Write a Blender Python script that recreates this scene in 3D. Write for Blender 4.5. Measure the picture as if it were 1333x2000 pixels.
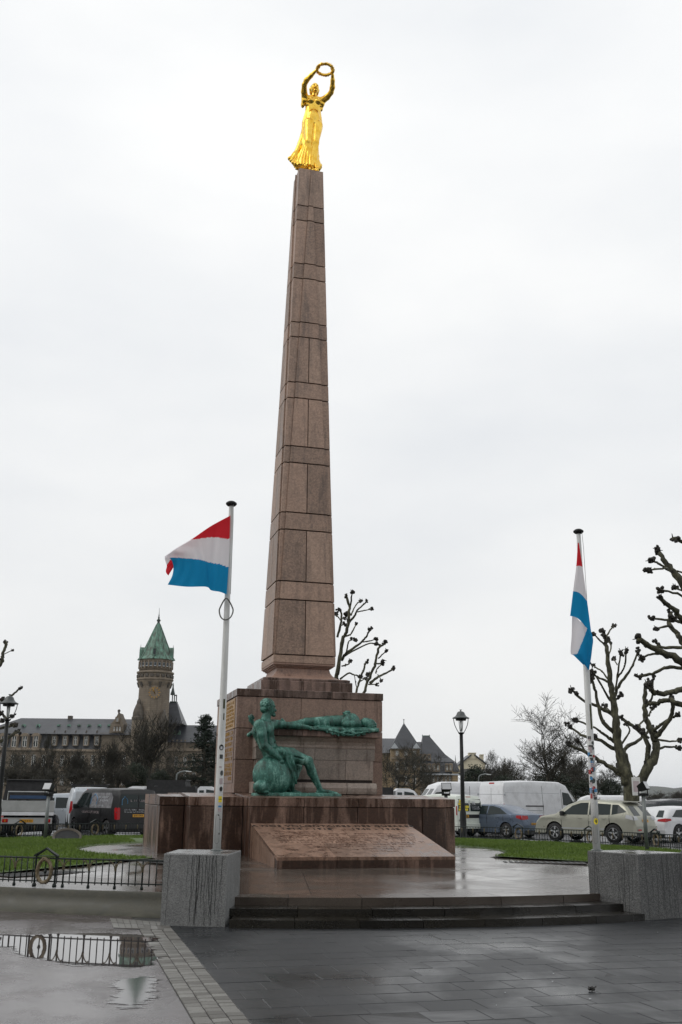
import bpy, bmesh, math, random
import numpy as np
from mathutils import Vector, Matrix, noise as mnoise
rnd = random.Random(7)
R_ = math.radians
S = bpy.context.scene
for o in list(bpy.data.objects): bpy.data.objects.remove(o)

# ---------------------------------------------------------------- camera
EYE = 1.65
PITCH = math.atan(558.5/1944.0); ROLL = 0.0105; FPX = 1944.0
def _basis():
    f = np.array([0, math.cos(PITCH), math.sin(PITCH)]); r = np.array([1.0, 0, 0]); up = np.cross(r, f)
    c, s = math.cos(ROLL), math.sin(ROLL)
    return c*r+s*up, -s*r+c*up, f
CR, CU, CF = _basis()
cam = bpy.data.cameras.new('Camera'); camo = bpy.data.objects.new('Camera', cam)
S.collection.objects.link(camo); S.camera = camo
cam.sensor_fit = 'VERTICAL'; cam.sensor_height = 36.0; cam.lens = FPX/2000*36.0
cam.clip_start = 0.1; cam.clip_end = 30000
camo.matrix_world = Matrix(((CR[0], CU[0], -CF[0], 0), (CR[1], CU[1], -CF[1], 0), (CR[2], CU[2], -CF[2], EYE), (0, 0, 0, 1)))
S.render.resolution_x = 682; S.render.resolution_y = 1024

# ---------------------------------------------------------------- sky, sun, exposure (overcast day)
SUN_EL, SUN_AZ = R_(48), R_(248)      # azimuth measured from +Y clockwise
W = bpy.data.worlds.new('World'); S.world = W; W.use_nodes = True
nt = W.node_tree; nt.nodes.clear()
out = nt.nodes.new('ShaderNodeOutputWorld')
sky = nt.nodes.new('ShaderNodeTexSky'); sky.sky_type = 'NISHITA'; sky.sun_disc = False
sky.sun_elevation = SUN_EL; sky.sun_rotation = SUN_AZ; sky.air_density = 1.0; sky.dust_density = 4.0
bgs = nt.nodes.new('ShaderNodeBackground'); bgs.inputs['Strength'].default_value = 0.10
nt.links.new(sky.outputs[0], bgs.inputs[0])
tc = nt.nodes.new('ShaderNodeTexCoord')
mp = nt.nodes.new('ShaderNodeMapping'); mp.inputs['Scale'].default_value = (1.0, 1.0, 2.6)
mp.inputs['Rotation'].default_value = (0.15, 0.1, 0.5)
nt.links.new(tc.outputs['Generated'], mp.inputs[0])
n1 = nt.nodes.new('ShaderNodeTexNoise'); n1.inputs['Scale'].default_value = 2.1; n1.inputs['Detail'].default_value = 6; n1.inputs['Roughness'].default_value = 0.5
nt.links.new(mp.outputs[0], n1.inputs['Vector'])
cr = nt.nodes.new('ShaderNodeValToRGB')
cr.color_ramp.elements[0].position = 0.30; cr.color_ramp.elements[0].color = (0.81, 0.832, 0.855, 1)
cr.color_ramp.elements[1].position = 0.66; cr.color_ramp.elements[1].color = (0.97, 0.975, 0.968, 1)
nt.links.new(n1.outputs[0], cr.inputs[0])
# overcast skies are brighter overhead than at the horizon
sxyz = nt.nodes.new('ShaderNodeSeparateXYZ'); nt.links.new(tc.outputs['Generated'], sxyz.inputs[0])
ov = nt.nodes.new('ShaderNodeMapRange'); ov.inputs[1].default_value = 0.0; ov.inputs[2].default_value = 0.6; ov.inputs[3].default_value = 0.95; ov.inputs[4].default_value = 1.11
nt.links.new(sxyz.outputs[2], ov.inputs[0])
bgc = nt.nodes.new('ShaderNodeBackground'); nt.links.new(ov.outputs[0], bgc.inputs['Strength'])
nt.links.new(cr.outputs[0], bgc.inputs[0])
mx = nt.nodes.new('ShaderNodeMixShader'); mx.inputs[0].default_value = 0.93      # cloud cover over the clear sky
nt.links.new(bgs.outputs[0], mx.inputs[1]); nt.links.new(bgc.outputs[0], mx.inputs[2]); nt.links.new(mx.outputs[0], out.inputs[0])
sl = bpy.data.lights.new('Sun', 'SUN'); sl.energy = 0.7; sl.angle = R_(35); sl.color = (1.0, 0.97, 0.92)
so = bpy.data.objects.new('Sun', sl); S.collection.objects.link(so)
_d = Vector((math.sin(SUN_AZ)*math.cos(SUN_EL), math.cos(SUN_AZ)*math.cos(SUN_EL), math.sin(SUN_EL)))
so.rotation_euler = _d.to_track_quat('Z', 'Y').to_euler(); so.location = (-20, -10, 40)
vs = S.view_settings; vs.view_transform = 'Standard'; vs.look = 'None'; vs.exposure = 0.0; vs.gamma = 1.0; vs.use_curve_mapping = False
S.render.engine = 'CYCLES'

# ---------------------------------------------------------------- survey helpers: photograph pixel + a known depth or height -> place
def _ray(px, py): return CF + CR*(px-666.5)/FPX - CU*(py-1000)/FPX
def at(px, py, Y):
    d = _ray(px, py); k = Y/d[1]; return Vector((d[0]*k, Y, EYE+d[2]*k))
def atz(px, py, z):
    d = _ray(px, py); k = (z-EYE)/d[2]; return Vector((d[0]*k, d[1]*k, z))
# monument frame: s to its right, t to its back, origin on the obelisk axis
MA = R_(15.0); MU = (math.cos(MA), math.sin(MA)); MV = (-math.sin(MA), math.cos(MA)); MC = (-1.12, 26.78)
def M(s, t, z): return Vector((MC[0]+s*MU[0]+t*MV[0], MC[1]+s*MU[1]+t*MV[1], z))
def Mp(r, phi, z): return M(r*math.cos(phi), r*math.sin(phi), z)
def toM(p):
    dx, dy = p[0]-MC[0], p[1]-MC[1]; return dx*MU[0]+dy*MU[1], dx*MV[0]+dy*MV[1]
def plat_z(r):          # the forecourt falls gently from the monument to its rim
    return 0.40 - 0.10*min(1, max(0, (r-4.0)/5.5))

# ---------------------------------------------------------------- object helpers
COL = S.collection
def link(o, parent=None):
    COL.objects.link(o)
    if parent is not None: o.parent = parent
    return o
def tag(o, label=None, cat=None, group=None, kind=None):
    if label: o['label'] = label
    if cat: o['category'] = cat
    if group: o['group'] = group
    if kind: o['kind'] = kind
    return o
def empty(name, loc=(0, 0, 0), rz=0.0):
    o = bpy.data.objects.new(name, None); o.location = loc; o.rotation_euler = (0, 0, rz); o.empty_display_size = 0.1
    return link(o)
def copy_tree(o, parent=None):
    c = o.copy(); COL.objects.link(c); c.parent = parent
    for ch in list(o.children): copy_tree(ch, c)
    return c
class MB:
    """collects shapes of ONE part and links them as one mesh"""
    def __init__(s): s.v = []; s.f = []; s.mi = []; s.cur = 0; s.tr = None
    def add(s, vs, fs):
        b = len(s.v)
        if s.tr is not None: vs = [s.tr @ Vector(v) for v in vs]
        s.v.extend([tuple(v) for v in vs]); s.f.extend([tuple(b+i for i in f) for f in fs]); s.mi.extend([s.cur]*len(fs)); return s
    def box(s, x0, x1, y0, y1, z0, z1, bv=0.0):
        if bv <= 0:
            vs = [(x, y, z) for z in (z0, z1) for y in (y0, y1) for x in (x0, x1)]
            return s.add(vs, [(0, 2, 3, 1), (4, 5, 7, 6), (0, 1, 5, 4), (2, 6, 7, 3), (0, 4, 6, 2), (1, 3, 7, 5)])
        bv = min(bv, (x1-x0)*.45, (y1-y0)*.45, (z1-z0)*.45)
        vs = []; idx = {}
        for ix in (0, 1):
            for iy in (0, 1):
                for iz in (0, 1):
                    x = (x0, x1)[ix]; y = (y0, y1)[iy]; z = (z0, z1)[iz]
                    sx = bv*(1-2*ix); sy = bv*(1-2*iy); sz = bv*(1-2*iz)
                    idx[ix, iy, iz, 'x'] = len(vs); vs.append((x, y+sy, z+sz))
                    idx[ix, iy, iz, 'y'] = len(vs); vs.append((x+sx, y, z+sz))
                    idx[ix, iy, iz, 'z'] = len(vs); vs.append((x+sx, y+sy, z))
        I = idx; f = []
        for ix in (0, 1): q = [I[ix, 0, 0, 'x'], I[ix, 1, 0, 'x'], I[ix, 1, 1, 'x'], I[ix, 0, 1, 'x']]; f.append(q if ix else q[::-1])
        for iy in (0, 1): q = [I[0, iy, 0, 'y'], I[0, iy, 1, 'y'], I[1, iy, 1, 'y'], I[1, iy, 0, 'y']]; f.append(q if iy else q[::-1])
        for iz in (0, 1): q = [I[0, 0, iz, 'z'], I[1, 0, iz, 'z'], I[1, 1, iz, 'z'], I[0, 1, iz, 'z']]; f.append(q if iz else q[::-1])
        for a in (0, 1):
            for b in (0, 1):
                q = [I[a, b, 0, 'x'], I[a, b, 0, 'y'], I[a, b, 1, 'y'], I[a, b, 1, 'x']]; f.append(q if (a ^ b) else q[::-1])
                q = [I[a, 0, b, 'x'], I[a, 0, b, 'z'], I[a, 1, b, 'z'], I[a, 1, b, 'x']]; f.append(q if not (a ^ b) else q[::-1])
                q = [I[0, a, b, 'y'], I[0, a, b, 'z'], I[1, a, b, 'z'], I[1, a, b, 'y']]; f.append(q if (a ^ b) else q[::-1])
                for c in (0, 1):
                    q = [I[a, b, c, 'x'], I[a, b, c, 'y'], I[a, b, c, 'z']]; f.append(q if (a+b+c) % 2 else q[::-1])
        return s.add(vs, f)
    def hexa(s, lo, hi):      # two quads of 4 points (ccw from above): bottom, top
        return s.add(list(lo)+list(hi), [(3, 2, 1, 0), (4, 5, 6, 7), (0, 1, 5, 4), (1, 2, 6, 5), (2, 3, 7, 6), (3, 0, 4, 7)])
    def prism(s, poly, y0, y1, axis='y'):   # polygon in (x,z) extruded along y, or in (x,y) along z, or in (y,z) along x
        n = len(poly)
        mk = {'y': lambda p, h: (p[0], h, p[1]), 'z': lambda p, h: (p[0], p[1], h), 'x': lambda p, h: (h, p[0], p[1])}[axis]
        vs = [mk(p, y0) for p in poly]+[mk(p, y1) for p in poly]
        return s.add(vs, [tuple(range(n))[::-1], tuple(range(n, 2*n))]+[(i, (i+1) % n, n+(i+1) % n, n+i) for i in range(n)])
    def tube(s, pts, rad, n=8, cap=True):
        pts = [Vector(p) for p in pts]; m = len(pts)
        rr = rad if isinstance(rad, (list, tuple)) else [rad]*m
        vs = []; up = Vector((0.13, 0.07, 1)).normalized(); prev = None
        for i, p in enumerate(pts):
            d = (pts[min(i+1, m-1)]-pts[max(i-1, 0)])
            d = d.normalized() if d.length > 1e-9 else Vector((0, 0, 1))
            if prev is None:
                a = d.cross(up);  a = a.normalized() if a.length > 1e-3 else d.cross(Vector((1, 0, 0))).normalized()
            else:
                a = prev-d*prev.dot(d); a = a.normalized() if a.length > 1e-6 else d.cross(up).normalized()
            prev = a; b = d.cross(a)
            for k in range(n):
                t = 2*math.pi*k/n; vs.append(p+(a*math.cos(t)+b*math.sin(t))*rr[i])
        fs = [(i*n+k, i*n+(k+1) % n, (i+1)*n+(k+1) % n, (i+1)*n+k) for i in range(m-1) for k in range(n)]
        if cap: fs += [tuple(range(n))[::-1], tuple((m-1)*n+k for k in range(n))]
        return s.add(vs, fs)
    def lathe(s, prof, c=(0, 0, 0), n=24, sq=False, cap=True):   # prof: (radius, z)
        vs = []; m = len(prof)
        for r, z in prof:
            for k in range(n):
                t = 2*math.pi*(k+.5 if sq else k)/n; q = r*(math.sqrt(2) if sq and n == 4 else 1)
                vs.append((c[0]+q*math.cos(t), c[1]+q*math.sin(t), c[2]+z))
        fs = [(i*n+k, i*n+(k+1) % n, (i+1)*n+(k+1) % n, (i+1)*n+k) for i in range(m-1) for k in range(n)]
        if cap: fs += [tuple(range(n))[::-1], tuple((m-1)*n+k for k in range(n))]
        return s.add(vs, fs)
    def blob(s, c, r, n=6, m=4, jit=0.0, rg=None):
        vs = [(c[0], c[1], c[2]-r)]
        for i in range(1, m):
            a = math.pi*i/m-math.pi/2
            for k in range(n):
                t = 2*math.pi*k/n; q = r*(1+(rg.uniform(-jit, jit) if rg else 0))
                vs.append((c[0]+q*math.cos(a)*math.cos(t), c[1]+q*math.cos(a)*math.sin(t), c[2]+q*math.sin(a)))
        vs.append((c[0], c[1], c[2]+r)); e = len(vs)-1
        fs = [(0, 1+(k+1) % n, 1+k) for k in range(n)]
        for i in range(m-2):
            for k in range(n): fs.append((1+i*n+k, 1+i*n+(k+1) % n, 1+(i+1)*n+(k+1) % n, 1+(i+1)*n+k))
        b = 1+(m-2)*n
        fs += [(b+k, b+(k+1) % n, e) for k in range(n)]
        return s.add(vs, fs)
    def mesh(s, name, mats, smooth=False):
        me = bpy.data.meshes.new(name); me.from_pydata(s.v, [], s.f)
        for m_ in (mats if isinstance(mats, (list, tuple)) else [mats]): me.materials.append(m_)
        if any(s.mi): me.polygons.foreach_set('material_index', s.mi)
        if smooth: me.polygons.foreach_set('use_smooth', [True]*len(s.f))
        me.update(); return me
    def build(s, name, mats, parent=None, smooth=False, angle=None):
        me = s.mesh(name, mats, smooth or angle is not None)
        if angle is not None: me.set_sharp_from_angle(angle=R_(angle))
        return link(bpy.data.objects.new(name, me), parent)
def inst(me, name, parent=None, loc=(0, 0, 0), rz=0.0):
    o = bpy.data.objects.new(name, me); o.location = loc; o.rotation_euler = (0, 0, rz); return link(o, parent)
def subdiv_line(pts, n):
    out = []
    for i in range(len(pts)-1):
        a, b = Vector(pts[i]), Vector(pts[i+1])
        out += [a.lerp(b, k/n) for k in range(n)]
    return out+[Vector(pts[-1])]
def catmull(pts, n=4):
    P = [Vector(p) for p in pts]; P = [P[0]*2-P[1]]+P+[P[-1]*2-P[-2]]; o = []
    for i in range(1, len(P)-2):
        a, b, c, d = P[i-1], P[i], P[i+1], P[i+2]
        for k in range(n):
            t = k/n; o.append(0.5*((2*b)+(c-a)*t+(2*a-5*b+4*c-d)*t*t+(3*b-a-3*c+d)*t**3))
    return o+[P[-2]]

# ---------------------------------------------------------------- materials
class NT:
    def __init__(s, name):
        s.m = bpy.data.materials.new(name); s.m.use_nodes = True; s.t = s.m.node_tree
        s.b = s.t.nodes['Principled BSDF']; s.out = s.t.nodes['Material Output']; s._pos = None
    def n(s, typ, **kw):
        x = s.t.nodes.new(typ)
        for k, v in kw.items():
            if k in x.inputs: x.inputs[k].default_value = v
            else: setattr(x, k, v)
        return x
    def l(s, a, b): s.t.links.new(a, b)
    def pos(s):       # world position, so that neighbouring pieces do not repeat
        if s._pos is None: s._pos = s.n('ShaderNodeNewGeometry').outputs['Position']
        return s._pos
    def obj(s): return s.n('ShaderNodeTexCoord').outputs['Object']
    def rand(s): return s.n('ShaderNodeObjectInfo').outputs['Random']
    def mapv(s, vec, scale=(1, 1, 1), rot=(0, 0, 0), loc=(0, 0, 0)):
        x = s.n('ShaderNodeMapping'); x.inputs['Scale'].default_value = scale; x.inputs['Rotation'].default_value = rot; x.inputs['Location'].default_value = loc
        s.l(vec, x.inputs[0]); return x.outputs[0]
    def noise(s, vec, scale, detail=4, rough=0.55, dist=0.0):
        x = s.n('ShaderNodeTexNoise'); x.inputs['Scale'].default_value = scale; x.inputs['Detail'].default_value = detail; x.inputs['Roughness'].default_value = rough; x.inputs['Distortion'].default_value = dist
        s.l(vec, x.inputs['Vector']); return x.outputs[0]
    def voro(s, vec, scale, feature='F1', out='Distance'):
        x = s.n('ShaderNodeTexVoronoi'); x.feature = feature; x.inputs['Scale'].default_value = scale; s.l(vec, x.inputs['Vector']); return x.outputs[out]
    def ramp(s, fac, stops):
        x = s.n('ShaderNodeValToRGB'); e = x.color_ramp.elements
        while len(e) < len(stops): e.new(0.5)
        for i, (p, c) in enumerate(stops):
            e[i].position = p; e[i].color = c if len(c) == 4 else (*c, 1)
        s.l(fac, x.inputs[0]); return x.outputs[0]
    def fr(s, fac, lo, hi, a=0.0, b=1.0):
        x = s.n('ShaderNodeMapRange'); x.inputs[1].default_value = lo; x.inputs[2].default_value = hi; x.inputs[3].default_value = a; x.inputs[4].default_value = b
        s.l(fac, x.inputs[0]); return x.outputs[0]
    def mix(s, fac, a, b, mode='MIX'):
        x = s.n('ShaderNodeMix'); x.data_type = 'RGBA'; x.blend_type = mode
        for sock, val in ((x.inputs[0], fac), (x.inputs[6], a), (x.inputs[7], b)):
            if isinstance(val, (int, float)): sock.default_value = val
            elif isinstance(val, (tuple, list)): sock.default_value = (*val, 1) if len(val) == 3 else val
            else: s.l(val, sock)
        return x.outputs[2]
    def math(s, op, a, b=0.0):
        x = s.n('ShaderNodeMath'); x.operation = op
        for sock, val in ((x.inputs[0], a), (x.inputs[1], b)):
            if isinstance(val, (int, float)): sock.default_value = val
            else: s.l(val, sock)
        return x.outputs[0]
    def bump(s, h, strength=0.3, dist=0.02):
        x = s.n('ShaderNodeBump'); x.inputs['Strength'].default_value = strength; x.inputs['Distance'].default_value = dist
        s.l(h, x.inputs['Height']); s.l(x.outputs[0], s.b.inputs['Normal'])
    def set(s, **kw):
        for k, v in kw.items():
            i = s.b.inputs[k.replace('_', ' ')]
            if isinstance(v, (int, float)): i.default_value = v
            elif isinstance(v, (tuple, list)): i.default_value = (*v, 1) if len(v) == 3 else v
            else: s.l(v, i)
        return s
def plain(name, col, rough=0.6, metal=0.0, var=0.12, sc=3.0, spec=None, bump=0.0, world=True):
    n = NT(name); v = n.pos() if world else n.obj()
    f = n.noise(v, sc, 5, 0.6)
    c = n.mix(n.fr(f, 0.3, 0.7), tuple(x*(1-var) for x in col), tuple(min(1, x*(1+var)) for x in col))
    n.set(Base_Color=c, Roughness=n.fr(n.noise(v, sc*2.3, 3), 0.3, 0.7, max(0.02, rough*0.85), min(1, rough*1.15)), Metallic=metal)
    if spec is not None: n.set(Specular_IOR_Level=spec)
    if bump: n.bump(n.noise(v, sc*9, 4), bump, 0.01)
    return n.m
def granite(name, dry, wet, speck=0.5, streaks=0.5, zlo=None, zhi=None, wetbias=0.0, rough_dry=0.55, rough_wet=0.22, fine=70.0):
    """polished-ish granite with crystal speckle and vertical rain stains"""
    n = NT(name); p = n.pos()
    sp = n.noise(p, fine, 3, 0.7); sp2 = n.voro(p, fine*0.8, 'F1', 'Color')
    sepv = n.n('ShaderNodeSeparateColor'); n.l(sp2, sepv.inputs[0])
    grain = n.math('ADD', n.math('MULTIPLY', sp, 0.6), n.math('MULTIPLY', sepv.outputs[0], 0.4))
    big = n.noise(p, 0.9, 5, 0.6)
    tone = n.math('ADD', n.math('MULTIPLY', n.rand(), 0.55), n.math('MULTIPLY', big, 0.34))
    k = n.fr(n.math('ADD', grain, n.math('MULTIPLY', tone, 0.8)), 0.5, 1.25, 1-speck, 1+speck*0.85)
    st = n.noise(n.mapv(p, (5.5, 5.5, 0.55)), 1.0, 5, 0.62, 0.4)
    st2 = n.noise(n.mapv(p, (1.3, 1.3, 0.8)), 1.0, 4, 0.6, 0.6)
    wm = n.math('ADD', n.math('MULTIPLY', st, 0.62), n.math('MULTIPLY', st2, 0.38))
    wm = n.fr(n.math('ADD', wm, wetbias), 0.47, 0.60)
    wm = n.math('MULTIPLY', wm, streaks)
    hue = n.math('FRACT', n.math('MULTIPLY', n.rand(), 17.3))
    mott = n.fr(n.noise(p, 4.5, 5, 0.65), 0.35, 0.68, 0, 0.55)
    dry2 = n.mix(n.fr(hue, 0, 1, 0, 0.8), dry, (dry[0]*1.0, dry[1]*0.93, dry[2]*0.90))
    dry2 = n.mix(mott, dry2, (dry[0]*0.72, dry[1]*0.72, dry[2]*0.74))
    col = n.mix(wm, dry2, wet)
    n1 = n.n('ShaderNodeVectorMath'); n1.operation = 'SCALE'; n.l(col, n1.inputs[0]); n.l(k, n1.inputs['Scale'])
    n.set(Base_Color=n1.outputs[0], Roughness=n.fr(wm, 0, 1, rough_dry, rough_wet), Specular_IOR_Level=0.45)
    n.bump(sp, 0.12, 0.004)
    return n.m
MT = {}
MT['obelisk'] = granite('granite_obelisk', (0.345, 0.24, 0.182), (0.11, 0.075, 0.058), 0.38, 0.62, wetbias=-0.025, fine=34)
MT['pedestal'] = granite('granite_pedestal', (0.245, 0.162, 0.125), (0.06, 0.034, 0.026), 0.34, 0.8, wetbias=-0.04, fine=45)
MT['cap'] = granite('granite_wet_cap', (0.20, 0.135, 0.11), (0.055, 0.034, 0.026), 0.35, 0.95, wetbias=0.055, fine=45)
MT['plinth'] = granite('granite_wet_plinth', (0.225, 0.142, 0.105), (0.042, 0.021, 0.014), 0.45, 0.97, wetbias=0.10, rough_wet=0.32, fine=45)
MT['slab'] = granite('granite_slope', (0.275, 0.172, 0.122), (0.085, 0.045, 0.031), 0.4, 0.8, wetbias=0.0, rough_dry=0.42, rough_wet=0.2, fine=45)
MT['sarco'] = granite('granite_grey_tomb', (0.29, 0.245, 0.21), (0.075, 0.05, 0.04), 0.3, 0.85, wetbias=-0.04, fine=45)
MT['greybox'] = granite('granite_grey_box', (0.165, 0.168, 0.166), (0.10, 0.102, 0.10), 0.75, 0.3, wetbias=-0.03, fine=120, rough_dry=0.6, rough_wet=0.4)
MT['joint'] = plain('dark_joint', (0.028, 0.021, 0.018), 0.85)

def wet_paving(name, c0, c1, rlo=0.10, rhi=0.42, sc=0.55, fine=60, rnd_amt=0.3, spec=0.5, bump=0.10, grime=None, thr=(0.42, 0.62), rj=0.14):
    n = NT(name); p = n.pos()
    f = n.noise(p, fine, 3, 0.7); big = n.noise(p, 1.7, 5, 0.6)
    k = n.math('ADD', n.math('MULTIPLY', n.rand(), rnd_amt), n.math('MULTIPLY', big, 1-rnd_amt))
    c = n.mix(n.fr(k, 0.25, 0.75), c0, c1)
    c = n.mix(n.fr(f, 0.35, 0.7, 0, 0.45), c, tuple(x*0.5 for x in c0))
    film = n.noise(p, sc, 6, 0.62, 0.5)          # standing film of rain, patchy
    n.set(Base_Color=c, Roughness=n.fr(n.math('ADD', film, n.math('MULTIPLY', n.math('SUBTRACT', n.rand(), 0.5), rj)), thr[0], thr[1], rhi, rlo), Specular_IOR_Level=spec)
    n.bump(f, bump, 0.004)
    return n.m
MT['paving'] = wet_paving('wet_dark_paving', (0.013, 0.0145, 0.0165), (0.026, 0.028, 0.031), 0.22, 0.5, 0.45, spec=0.30, rj=0.06)
MT['paving_bed'] = plain('paving_joint_bed', (0.012, 0.012, 0.012), 0.6)
MT['setts'] = wet_paving('wet_setts', (0.115, 0.11, 0.10), (0.20, 0.195, 0.18), 0.35, 0.62, 0.8, spec=0.3, rnd_amt=0.6)
MT['setts_bed'] = plain('sett_joint_bed', (0.03, 0.027, 0.024), 0.8)
MT['asphalt_red'] = wet_paving('wet_red_asphalt', (0.052, 0.041, 0.043), (0.092, 0.074, 0.074), 0.09, 0.38, 1.3, fine=150, spec=1.0, rnd_amt=0.0, bump=0.22, thr=(0.36, 0.60))
MT['asphalt'] = wet_paving('wet_asphalt', (0.03, 0.03, 0.032), (0.055, 0.055, 0.058), 0.12, 0.4, 0.2, fine=60, rnd_amt=0.0)
MT['platform'] = wet_paving('wet_platform_stone', (0.06, 0.048, 0.04), (0.11, 0.092, 0.078), 0.10, 0.30, 0.6, fine=70, spec=0.5, bump=0.05, thr=(0.34, 0.60))
MT['platform_bed'] = plain('platform_joint_bed', (0.022, 0.018, 0.015), 0.5)
MT['step'] = wet_paving('wet_step_stone', (0.008, 0.0075, 0.0065), (0.030, 0.027, 0.022), 0.08, 0.3, 0.9, fine=60, spec=0.55)
MT['mosswall'] = None
def _mosswall():
    n = NT('mossy_concrete'); p = n.pos()
    a = n.noise(n.mapv(p, (1.6, 1.6, 3.5)), 1.6, 7, 0.7, 0.6); b = n.noise(p, 40, 3)
    c = n.ramp(a, [(0.3, (0.022, 0.023, 0.015)), (0.5, (0.048, 0.046, 0.031)), (0.7, (0.085, 0.08, 0.06))])
    c = n.mix(n.fr(b, 0.4, 0.7, 0, 0.4), c, (0.03, 0.03, 0.018))
    n.set(Base_Color=c, Roughness=n.fr(a, 0.3, 0.7, 0.35, 0.7)); n.bump(b, 0.15, 0.01); return n.m
MT['mosswall'] = _mosswall()
def _gold():
    n = NT('gilded_bronze'); p = n.pos()
    f = n.noise(p, 5, 5, 0.6)
    c = n.mix(n.fr(f, 0.35, 0.7), (0.78, 0.45, 0.045), (0.96, 0.66, 0.13))
    n.set(Base_Color=c, Metallic=1.0, Roughness=n.fr(n.noise(p, 9, 4), 0.3, 0.7, 0.16, 0.30)); n.bump(n.noise(p, 22, 3), 0.10, 0.02); return n.m
MT['gold'] = _gold()
def _bronze():
    n = NT('verdigris_bronze'); p = n.pos()
    st = n.noise(n.mapv(p, (7, 7, 1.6)), 1.0, 6, 0.65, 0.5); f = n.noise(p, 26, 4, 0.65)
    k = n.math('ADD', n.math('MULTIPLY', st, 0.5), n.math('ADD', n.math('MULTIPLY', f, 0.22), n.math('MULTIPLY', n.noise(p, 3.2, 4), 0.28)))
    c = n.ramp(k, [(0.34, (0.012, 0.013, 0.008)), (0.42, (0.012, 0.050, 0.036)), (0.515, (0.034, 0.135, 0.105)), (0.63, (0.22, 0.41, 0.35))])
    n.set(Base_Color=c, Metallic=0.15, Roughness=n.fr(k, 0.35, 0.65, 0.30, 0.62)); n.bump(f, 0.2, 0.01); return n.m
MT['bronze'] = _bronze()
def _grass():
    n = NT('grass_blades'); p = n.pos()
    a = n.noise(p, 1.3, 7, 0.72); r = n.noise(p, 30, 2)
    c = n.ramp(a, [(0.3, (0.05, 0.105, 0.010)), (0.5, (0.09, 0.165, 0.016)), (0.72, (0.15, 0.235, 0.03))])
    c = n.mix(n.fr(r, 0.35, 0.7, 0, 0.5), c, (0.14, 0.155, 0.04))
    n.set(Base_Color=c, Roughness=0.55, Specular_IOR_Level=0.3); return n.m
MT['grass'] = _grass()
MT['soil'] = plain('lawn_soil', (0.05, 0.085, 0.015), 0.8)
MT['water'] = NT('puddle_water').set(Base_Color=(0.02, 0.017, 0.016), Roughness=0.015, Specular_IOR_Level=0.9).m
def _water(nm='puddle_film', ro=0.02, ior=1.7, sp=0.8):
    n = NT(nm); p = n.pos()
    n.set(Base_Color=(0.05, 0.043, 0.043), Roughness=ro, IOR=ior, Specular_IOR_Level=sp)
    n.bump(n.noise(p, 3.0, 2), 0.012, 0.01)
    at_ = n.n('ShaderNodeAttribute'); at_.attribute_name = 'depth'
    e = n.math('ADD', at_.outputs['Fac'], n.math('MULTIPLY', n.math('SUBTRACT', n.noise(n.mapv(p, (1, 2.2, 1)), 5.0, 6, 0.7), 0.52), 0.55))
    tr = n.n('ShaderNodeBsdfTransparent'); mx_ = n.n('ShaderNodeMixShader'); n.l(n.fr(e, -0.01, 0.035), mx_.inputs[0]); n.l(tr.outputs[0], mx_.inputs[1]); n.l(n.b.outputs[0], mx_.inputs[2]); n.l(mx_.outputs[0], n.out.inputs[0]); return n.m
MT['water'] = _water()
MT['water2'] = _water('thin_puddle_film', 0.07, 1.45, 0.6)
def _slate():
    n = NT('roof_slate'); p = n.pos()
    a = n.noise(p, 0.22, 5, 0.6); b = n.noise(n.mapv(p, (0.6, 0.6, 3.2)), 1.0, 4)
    c = n.mix(n.fr(a, 0.3, 0.7), (0.026, 0.028, 0.034), (0.055, 0.058, 0.066)); c = n.mix(n.fr(b, 0.4, 0.65, 0, 0.5), c, (0.02, 0.021, 0.025))
    n.set(Base_Color=c, Roughness=0.45); return n.m
MT['slate'] = _slate()
def stone_wall(name, c0, c1, c2, sc=1.0):
    n = NT(name); p = n.pos()
    br = n.n('ShaderNodeTexBrick'); br.inputs['Scale'].default_value = 1.0; br.inputs['Brick Width'].default_value = 1.3*sc; br.inputs['Row Height'].default_value = 0.55*sc; br.inputs['Mortar Size'].default_value = 0.03
    br.inputs['Color1'].default_value = (*c0, 1); br.inputs['Color2'].default_value = (*c1, 1); br.inputs['Mortar'].default_value = (*[x*0.6 for x in c0], 1)
    sx = n.n('ShaderNodeSeparateXYZ'); n.l(p, sx.inputs[0]); cx = n.n('ShaderNodeCombineXYZ')
    n.l(n.math('ADD', sx.outputs[0], sx.outputs[1]), cx.inputs[0]); n.l(sx.outputs[2], cx.inputs[1]); n.l(cx.outputs[0], br.inputs['Vector'])
    a = n.noise(p, 0.25, 6, 0.65); st = n.noise(n.mapv(p, (0.9, 0.9, 0.12)), 1.0, 5)
    c = n.mix(n.fr(a, 0.35, 0.7, 0, 0.7), br.outputs[0], c2); c = n.mix(n.fr(st, 0.5, 0.7, 0, 0.55), c, tuple(x*0.35 for x in c0))
    n.set(Base_Color=c, Roughness=0.85); return n.m
MT['sandstone'] = stone_wall('sandstone_ashlar', (0.19, 0.152, 0.112), (0.245, 0.20, 0.15), (0.16, 0.132, 0.102))
MT['sandtrim'] = plain('sandstone_trim', (0.21, 0.168, 0.125), 0.8, sc=0.6, var=0.3)
MT['yellowstone'] = stone_wall('yellow_sandstone', (0.27, 0.20, 0.115), (0.33, 0.25, 0.15), (0.20, 0.15, 0.10))
MT['darkstone'] = plain('weathered_stone', (0.085, 0.072, 0.058), 0.85, sc=0.8, var=0.35)
MT['cream'] = plain('cream_render', (0.60, 0.54, 0.40), 0.8, var=0.08, sc=0.3)
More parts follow.
